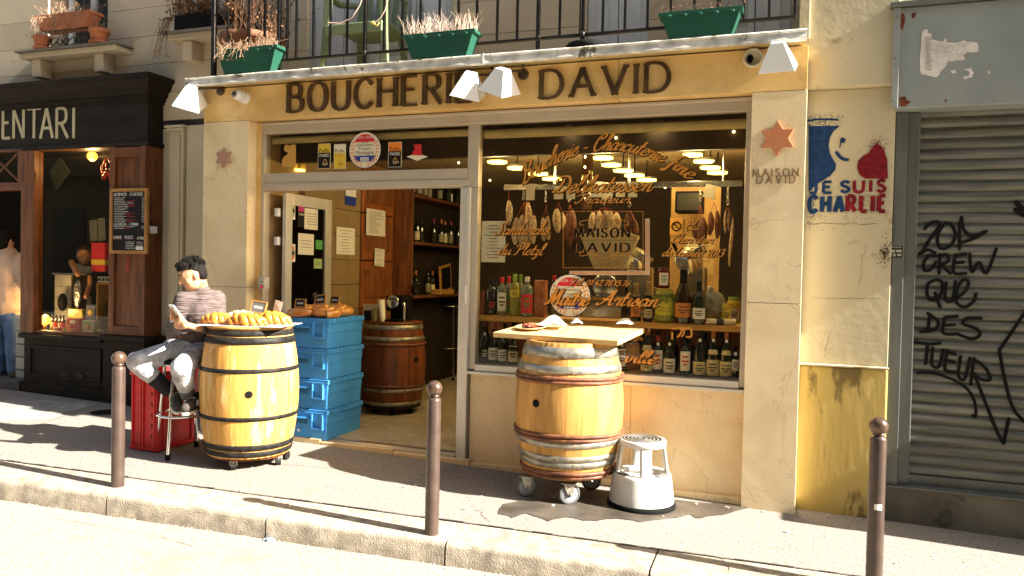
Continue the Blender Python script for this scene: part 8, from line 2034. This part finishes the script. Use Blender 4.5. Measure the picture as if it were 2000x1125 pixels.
# clothing
mid = chest.lerp(pel, .55)
sw = [('c', neckb+V((.005, 0, -.028)), chest, .075, .135), ('e', chest+V((0, 0, .0)), (.165, .115, .13), Euler((0, 0, .45))), ('c', chest, pel+V((0, 0, .05)), .135, .13), ('c', neckb.lerp(chest, .35), shR, .07, .064), ('c', neckb.lerp(chest, .35), shL, .07, .066),
      ('c', shR, elR, .062, .052), ('c', elR, elR.lerp(wrR, .80), .052, .040), ('c', shL, elL, .066, .054), ('c', elL, elL.lerp(wrL, .72), .054, .042), ('c', mid, pel+V((0, 0, .03)), .13, .125),
      ('c', elL.lerp(wrL, .1), elL.lerp(wrL, .18), .058, .055), ('c', elL.lerp(wrL, .34), elL.lerp(wrL, .40), .054, .051), ('e', elR.lerp(shR, .3), (.062, .058, .03)), ('e', mid+V((-.02, -.05, -.03)), (.12, .09, .025), Euler((0, .1, .4)))]
blob('sweater', sw, m_swt, man, .009, 3)
jn = [('e', pel+V((0, 0, -.02)), (.150, .125, .11), Euler((0, 0, .4))), ('c', pel, hR, .11, .098), ('c', pel, hL, .11, .098), ('c', hR, kR, .097, .072), ('c', kR, kR.lerp(aR, .52), .072, .062), ('c', hL, kL, .097, .072), ('c', kL, kL.lerp(aL, .62), .072, .060),
      ('e', kR+V((.03, 0, .02)), (.075, .07, .05)), ('c', kR.lerp(aR, .1), kR.lerp(aR, .16), .076, .074), ('c', kR.lerp(aR, .3), kR.lerp(aR, .36), .071, .069), ('c', hR.lerp(kR, .2), hR.lerp(kR, .25), .103, .10), ('c', kL.lerp(aL, .3), kL.lerp(aL, .36), .072, .070)]
blob('jeans', jn, m_jean, man, .009, 3)
blob('trouser_cuff', [('c', kR.lerp(aR, .56), kR.lerp(aR, .98), .062, .052)], m_jdk, man, .009, 3)
blob('trouser_cuff', [('c', kL.lerp(aL, .64), kL.lerp(aL, .96), .058, .050)], M('grey_cuff', (.10, .10, .11), .85, rnd=0), man, .009, 3)
MB().tube([pel+V((.128*math.cos(a*math.pi/12+.4), .118*math.sin(a*math.pi/12+.4)-.0, .055+.008*math.sin(a))) for a in range(25)], .020, 8, caps=False).build('belt', m_belt, man)
b_ = pel+V((-.07, -.118, .055)); MB().box(b_-V((.028, .006, .02)), b_+V((.028, .006, .02)), rot=Euler((0, 0, -.4))).build('belt_buckle', m_steel, man)
# shoes
for an, toe in ((aR, W(346, 797, -1.03)), (aL, W(362, 800, -1.10))):
    heel = an+V((.03, .05, -.055)); d = (toe-heel).normalized(); sd = d.cross(V((0, 0, 1))).normalized(); un = sd.cross(d)
    mdl = heel.lerp(toe, .55)
    blob('shoe', [('c', heel+un*.03, mdl+un*.022, .042, .042), ('c', mdl+un*.02, toe+un*.010, .042, .033), ('c', an, heel+un*.05, .045, .042)], m_shoe, man, .007, 2)
    Pts = []
    for i in range(20):
        a = i*2*math.pi/20; L0 = (toe-heel).length/2+.04; Pts.append(heel.lerp(toe, .5)+d*L0*math.cos(a)+sd*.042*math.sin(a)-un*.020)
    MB().poly(Pts, -.018, un).build('sole', m_sole, man)
    for i in range(5): 
        p = heel.lerp(toe, .42+.085*i)+un*(.062-.006*i); MB().tube([p-sd*.022, p+un*.004, p+sd*.022+d*.012], .0045, 5).build('lace', m_sole, man)
    for i in range(3):
        p = heel.lerp(toe, .28+.10*i); MB().tube([p+sd*.043+un*.048, p+sd*.046+un*.012+d*.012], .006, 5).build('stripe', m_sole, man); 
        MB().tube([p-sd*.043+un*.048, p-sd*.046+un*.012+d*.012], .006, 5).build('stripe', m_sole, man)
# hair, brows, eyes
hr = [('e', H_(-.018, 0, .042), (.074, .090, .084), HQ), ('e', H_(-.05, 0, 0.0), (.068, .056, .078), HQ), ('e', H_(.048, .02, .092), (.052, .048, .030), HQ), ('e', H_(.045, -.03, .085), (.042, .042, .030), HQ)]
for i in range(0):
    pp = H_(random.uniform(-.09, .05), random.uniform(-.06, .06), .115); hr.append(('c', pp, pp+V((random.uniform(-.02, .02), random.uniform(-.02, .02), .012)), .014, .007))
for i in range(26):
    a = -1.3+2.6*i/25; p = H_(.05*math.cos(a)+.02, .070*math.sin(a), .092); q = H_(.086*math.cos(a*.9)+random.uniform(-.004, .006), .072*math.sin(a)+random.uniform(-.008, .008), .056+random.uniform(-.014, .010)); hr.append(('c', p, q, .011, .005))
blob('hair', hr, m_hair, man, .0065, 1)
mb = MB()
for i in range(420):
    th = random.uniform(-math.pi, math.pi); ph_ = random.uniform(.15, 1.25)
    d0 = V((math.cos(th)*math.sin(ph_), math.sin(th)*math.sin(ph_), math.cos(ph_)))
    if d0.x > .35 and ph_ > .8: continue
    def hp(pz, e): return H_(-.022+d0.x*.088*e*(1 if pz == 0 else 1), d0.y*.080*e, .042+d0.z*.084*e)
    p0_ = hp(0, .96); down = hf*random.uniform(.0, .035)*(1 if d0.x > -.2 else -.3)-hu*random.uniform(.01, .045)*math.sin(ph_)+hs*d0.y*.02; out = (hf*d0.x+hs*d0.y+hu*d0.z)*random.uniform(.008, .02)
    mb.tube([p0_, p0_+out+down*.4, p0_+out*.8+down], [.0045, .0035, .0010], 4, caps=False)
mb.build('hair_strands', m_hair, man)['kind'] = 'stuff'
for s_ in (-1, 1):
    MB().ell(H_(.0845, s_*.030, .002), (.008, .004, .004), 10, 6, rot=HQ).build('eye', m_ink, man)
    MB().tube([H_(.086, s_*.014, .022), H_(.092, s_*.030, .027), H_(.080, s_*.048, .020)], .003, 6).build('eyebrow', m_hair, man)
MB().tube([H_(.084, -.020, -.060), H_(.0895, 0, -.058), H_(.084, .020, -.060)], .0045, 6).build('lips', M('lips', (.32, .10, .07), .5, rnd=0), man)
bb = MB(); bbm = M('stubble', (.12, .07, .05), .8, rnd=0)
t = empty('smartphone', ph, 'white smartphone held in the seated man\'s hands', 'phone'); Qp = Euler((R(38), 0, R(-22))).to_matrix()
MB().box(ph-V((.036, .005, .072)), ph+V((.036, .004, .072)), rot=Qp, piv=ph).build('case', m_s['white'], t, .003)
MB().box(ph+V((-.032, .0045, -.060)), ph+V((.032, .0062, .060)), rot=Qp, piv=ph).build('screen', m_blk, t)
MB().ell(ph+Qp @ V((.02, -.006, .055)), (.006, .002, .006), 8, 5).build('lens', m_blk, t)

# man standing in the café doorway, seen from behind
Yv = .55
m_jk = M('beige_jacket', (.50, .37, .27), .8, var=.12, sc=6, bump=.4, bsc=25, rnd=0); m_bj = M('blue_jeans', (.07, .13, .26), .85, var=.3, sc=8, bump=.4, bsc=60, rnd=0)
def pm(px, py, Y=Yv): return W(10+(px-5)*1.12, py, Y)
mb_ = empty('person', pm(15, 735), 'man in beige jacket and blue jeans standing in the café doorway seen from behind', 'person')
hp_ = pm(12, 600); ch2 = pm(10, 525); nk = pm(8, 490); hd2 = pm(4, 470, Yv-.02)
blob('body', [('e', hd2, (.085, .10, .12)), ('c', hd2, nk, .055, .055), ('c', nk, ch2, .08, .14), ('c', ch2, hp_, .14, .14), ('c', pm(-10, 610), pm(-8, 668), .09, .06), ('c', pm(-8, 668), pm(-5, 722), .06, .04), ('c', pm(22, 610), pm(20, 668), .09, .06), ('c', pm(20, 668), pm(22, 722), .06, .04), ('c', pm(-22, 505), pm(-34, 560), .05, .04), ('c', pm(40, 510), pm(44, 560), .05, .04), ('c', pm(44, 560), pm(30, 590, Yv+.15), .04, .03), ('e', pm(28, 596, Yv+.2), (.03, .05, .03)), ('c', pm(-34, 560), pm(-30, 600, Yv+.15), .04, .03), ('e', hd2+V((.085, .0, 0)), (.012, .02, .03))], m_skin, mb_, .012, 3)
blob('jacket', [('c', nk+V((0, 0, -.06)), ch2, .12, .205), ('e', ch2, (.25, .16, .18)), ('e', pm(10, 560), (.245, .17, .18)), ('c', ch2, pm(12, 592), .205, .19), ('c', pm(34, 508), pm(44, 556), .085, .070), ('c', pm(44, 556), pm(34, 585, Yv+.12), .07, .055), ('c', pm(-20, 505), pm(-34, 560), .08, .065), ('e', pm(12, 603), (.205, .15, .045)), ('e', nk+V((0, 0, -.03)), (.085, .08, .035))], m_jk, mb_, .012, 4)
blob('jeans', [('e', pm(12, 615), (.175, .14, .12)), ('c', pm(-6, 620), pm(-8, 668), .105, .085), ('c', pm(-8, 668), pm(-5, 722), .085, .07), ('c', pm(20, 620), pm(20, 668), .11, .085), ('c', pm(20, 668), pm(22, 724), .088, .075), ('e', pm(21, 716), (.085, .08, .03)), ('e', pm(20, 690), (.09, .085, .02))], m_bj, mb_, .012, 3)
blob('hair', [('e', hd2+V((0, -.01, .03)), (.098, .11, .115)), ('e', hd2+V((0, -.04, -.03)), (.085, .07, .09))], m_hair, mb_, .01, 2)
for px in (22, -5):
    blob('shoe', [('c', pm(px-2, 731), pm(px+14, 733, Yv+.05), .045, .038), ('c', pm(px-4, 731), pm(px-2, 733, Yv-.08), .045, .042)], m_shoe, mb_, .01, 2)
# woman inside the café
Yw = 1.25
def wq(px, py, Y=Yw): return W(px, py, Y)
wm = empty('person', wq(163, 620), 'brown-haired woman in light blue vest behind the café window counter', 'person')
h3 = wq(165, 501); hF = V((.75, -.6, -.1)).normalized(); k3 = (h3-CAM).dot(fw)/F
blob('body', [('e', h3, (.070, .085, .105)), ('e', h3+hF*.06+V((0, 0, -.03)), (.045, .05, .06)), ('e', h3+hF*.105+V((0, 0, -.02)), (.014, .016, .02)), ('c', h3+V((-.02, .02, -.06)), wq(160, 522), .045, .05), ('c', wq(160, 528), wq(162, 590), .09, .10), ('c', wq(150, 530), wq(140, 512, Yw-.1), .04, .035), ('c', wq(140, 512, Yw-.1), wq(150, 533, Yw-.25), .034, .026), ('e', wq(152, 536, Yw-.27), (.03, .03, .03)), ('c', wq(172, 530), wq(176, 560), .04, .035), ('c', wq(176, 560), wq(168, 580, Yw-.2), .035, .026)], m_skin, wm, .010, 3)
blob('vest', [('c', wq(161, 530), wq(162, 600), .105, .115), ('c', wq(152, 528), wq(171, 530), .06, .06)], M('light_blue_vest', (.30, .36, .42), .8, rnd=0), wm, .010, 3)
blob('hair', [('e', h3-hF*.025+V((0, 0, .025)), (.082, .09, .105)), ('e', h3-hF*.06+V((0, 0, -.03)), (.06, .06, .09))], M('brown_hair', (.07, .028, .012), .5, rnd=0), wm, .010, 2)
for s_ in (-1, 1): MB().ell(h3+hF*.088+hF.cross(V((0, 0, 1))).normalized()*s_*.028+V((0, 0, -.004)), .007, 8, 6).build('eye', m_ink, wm)
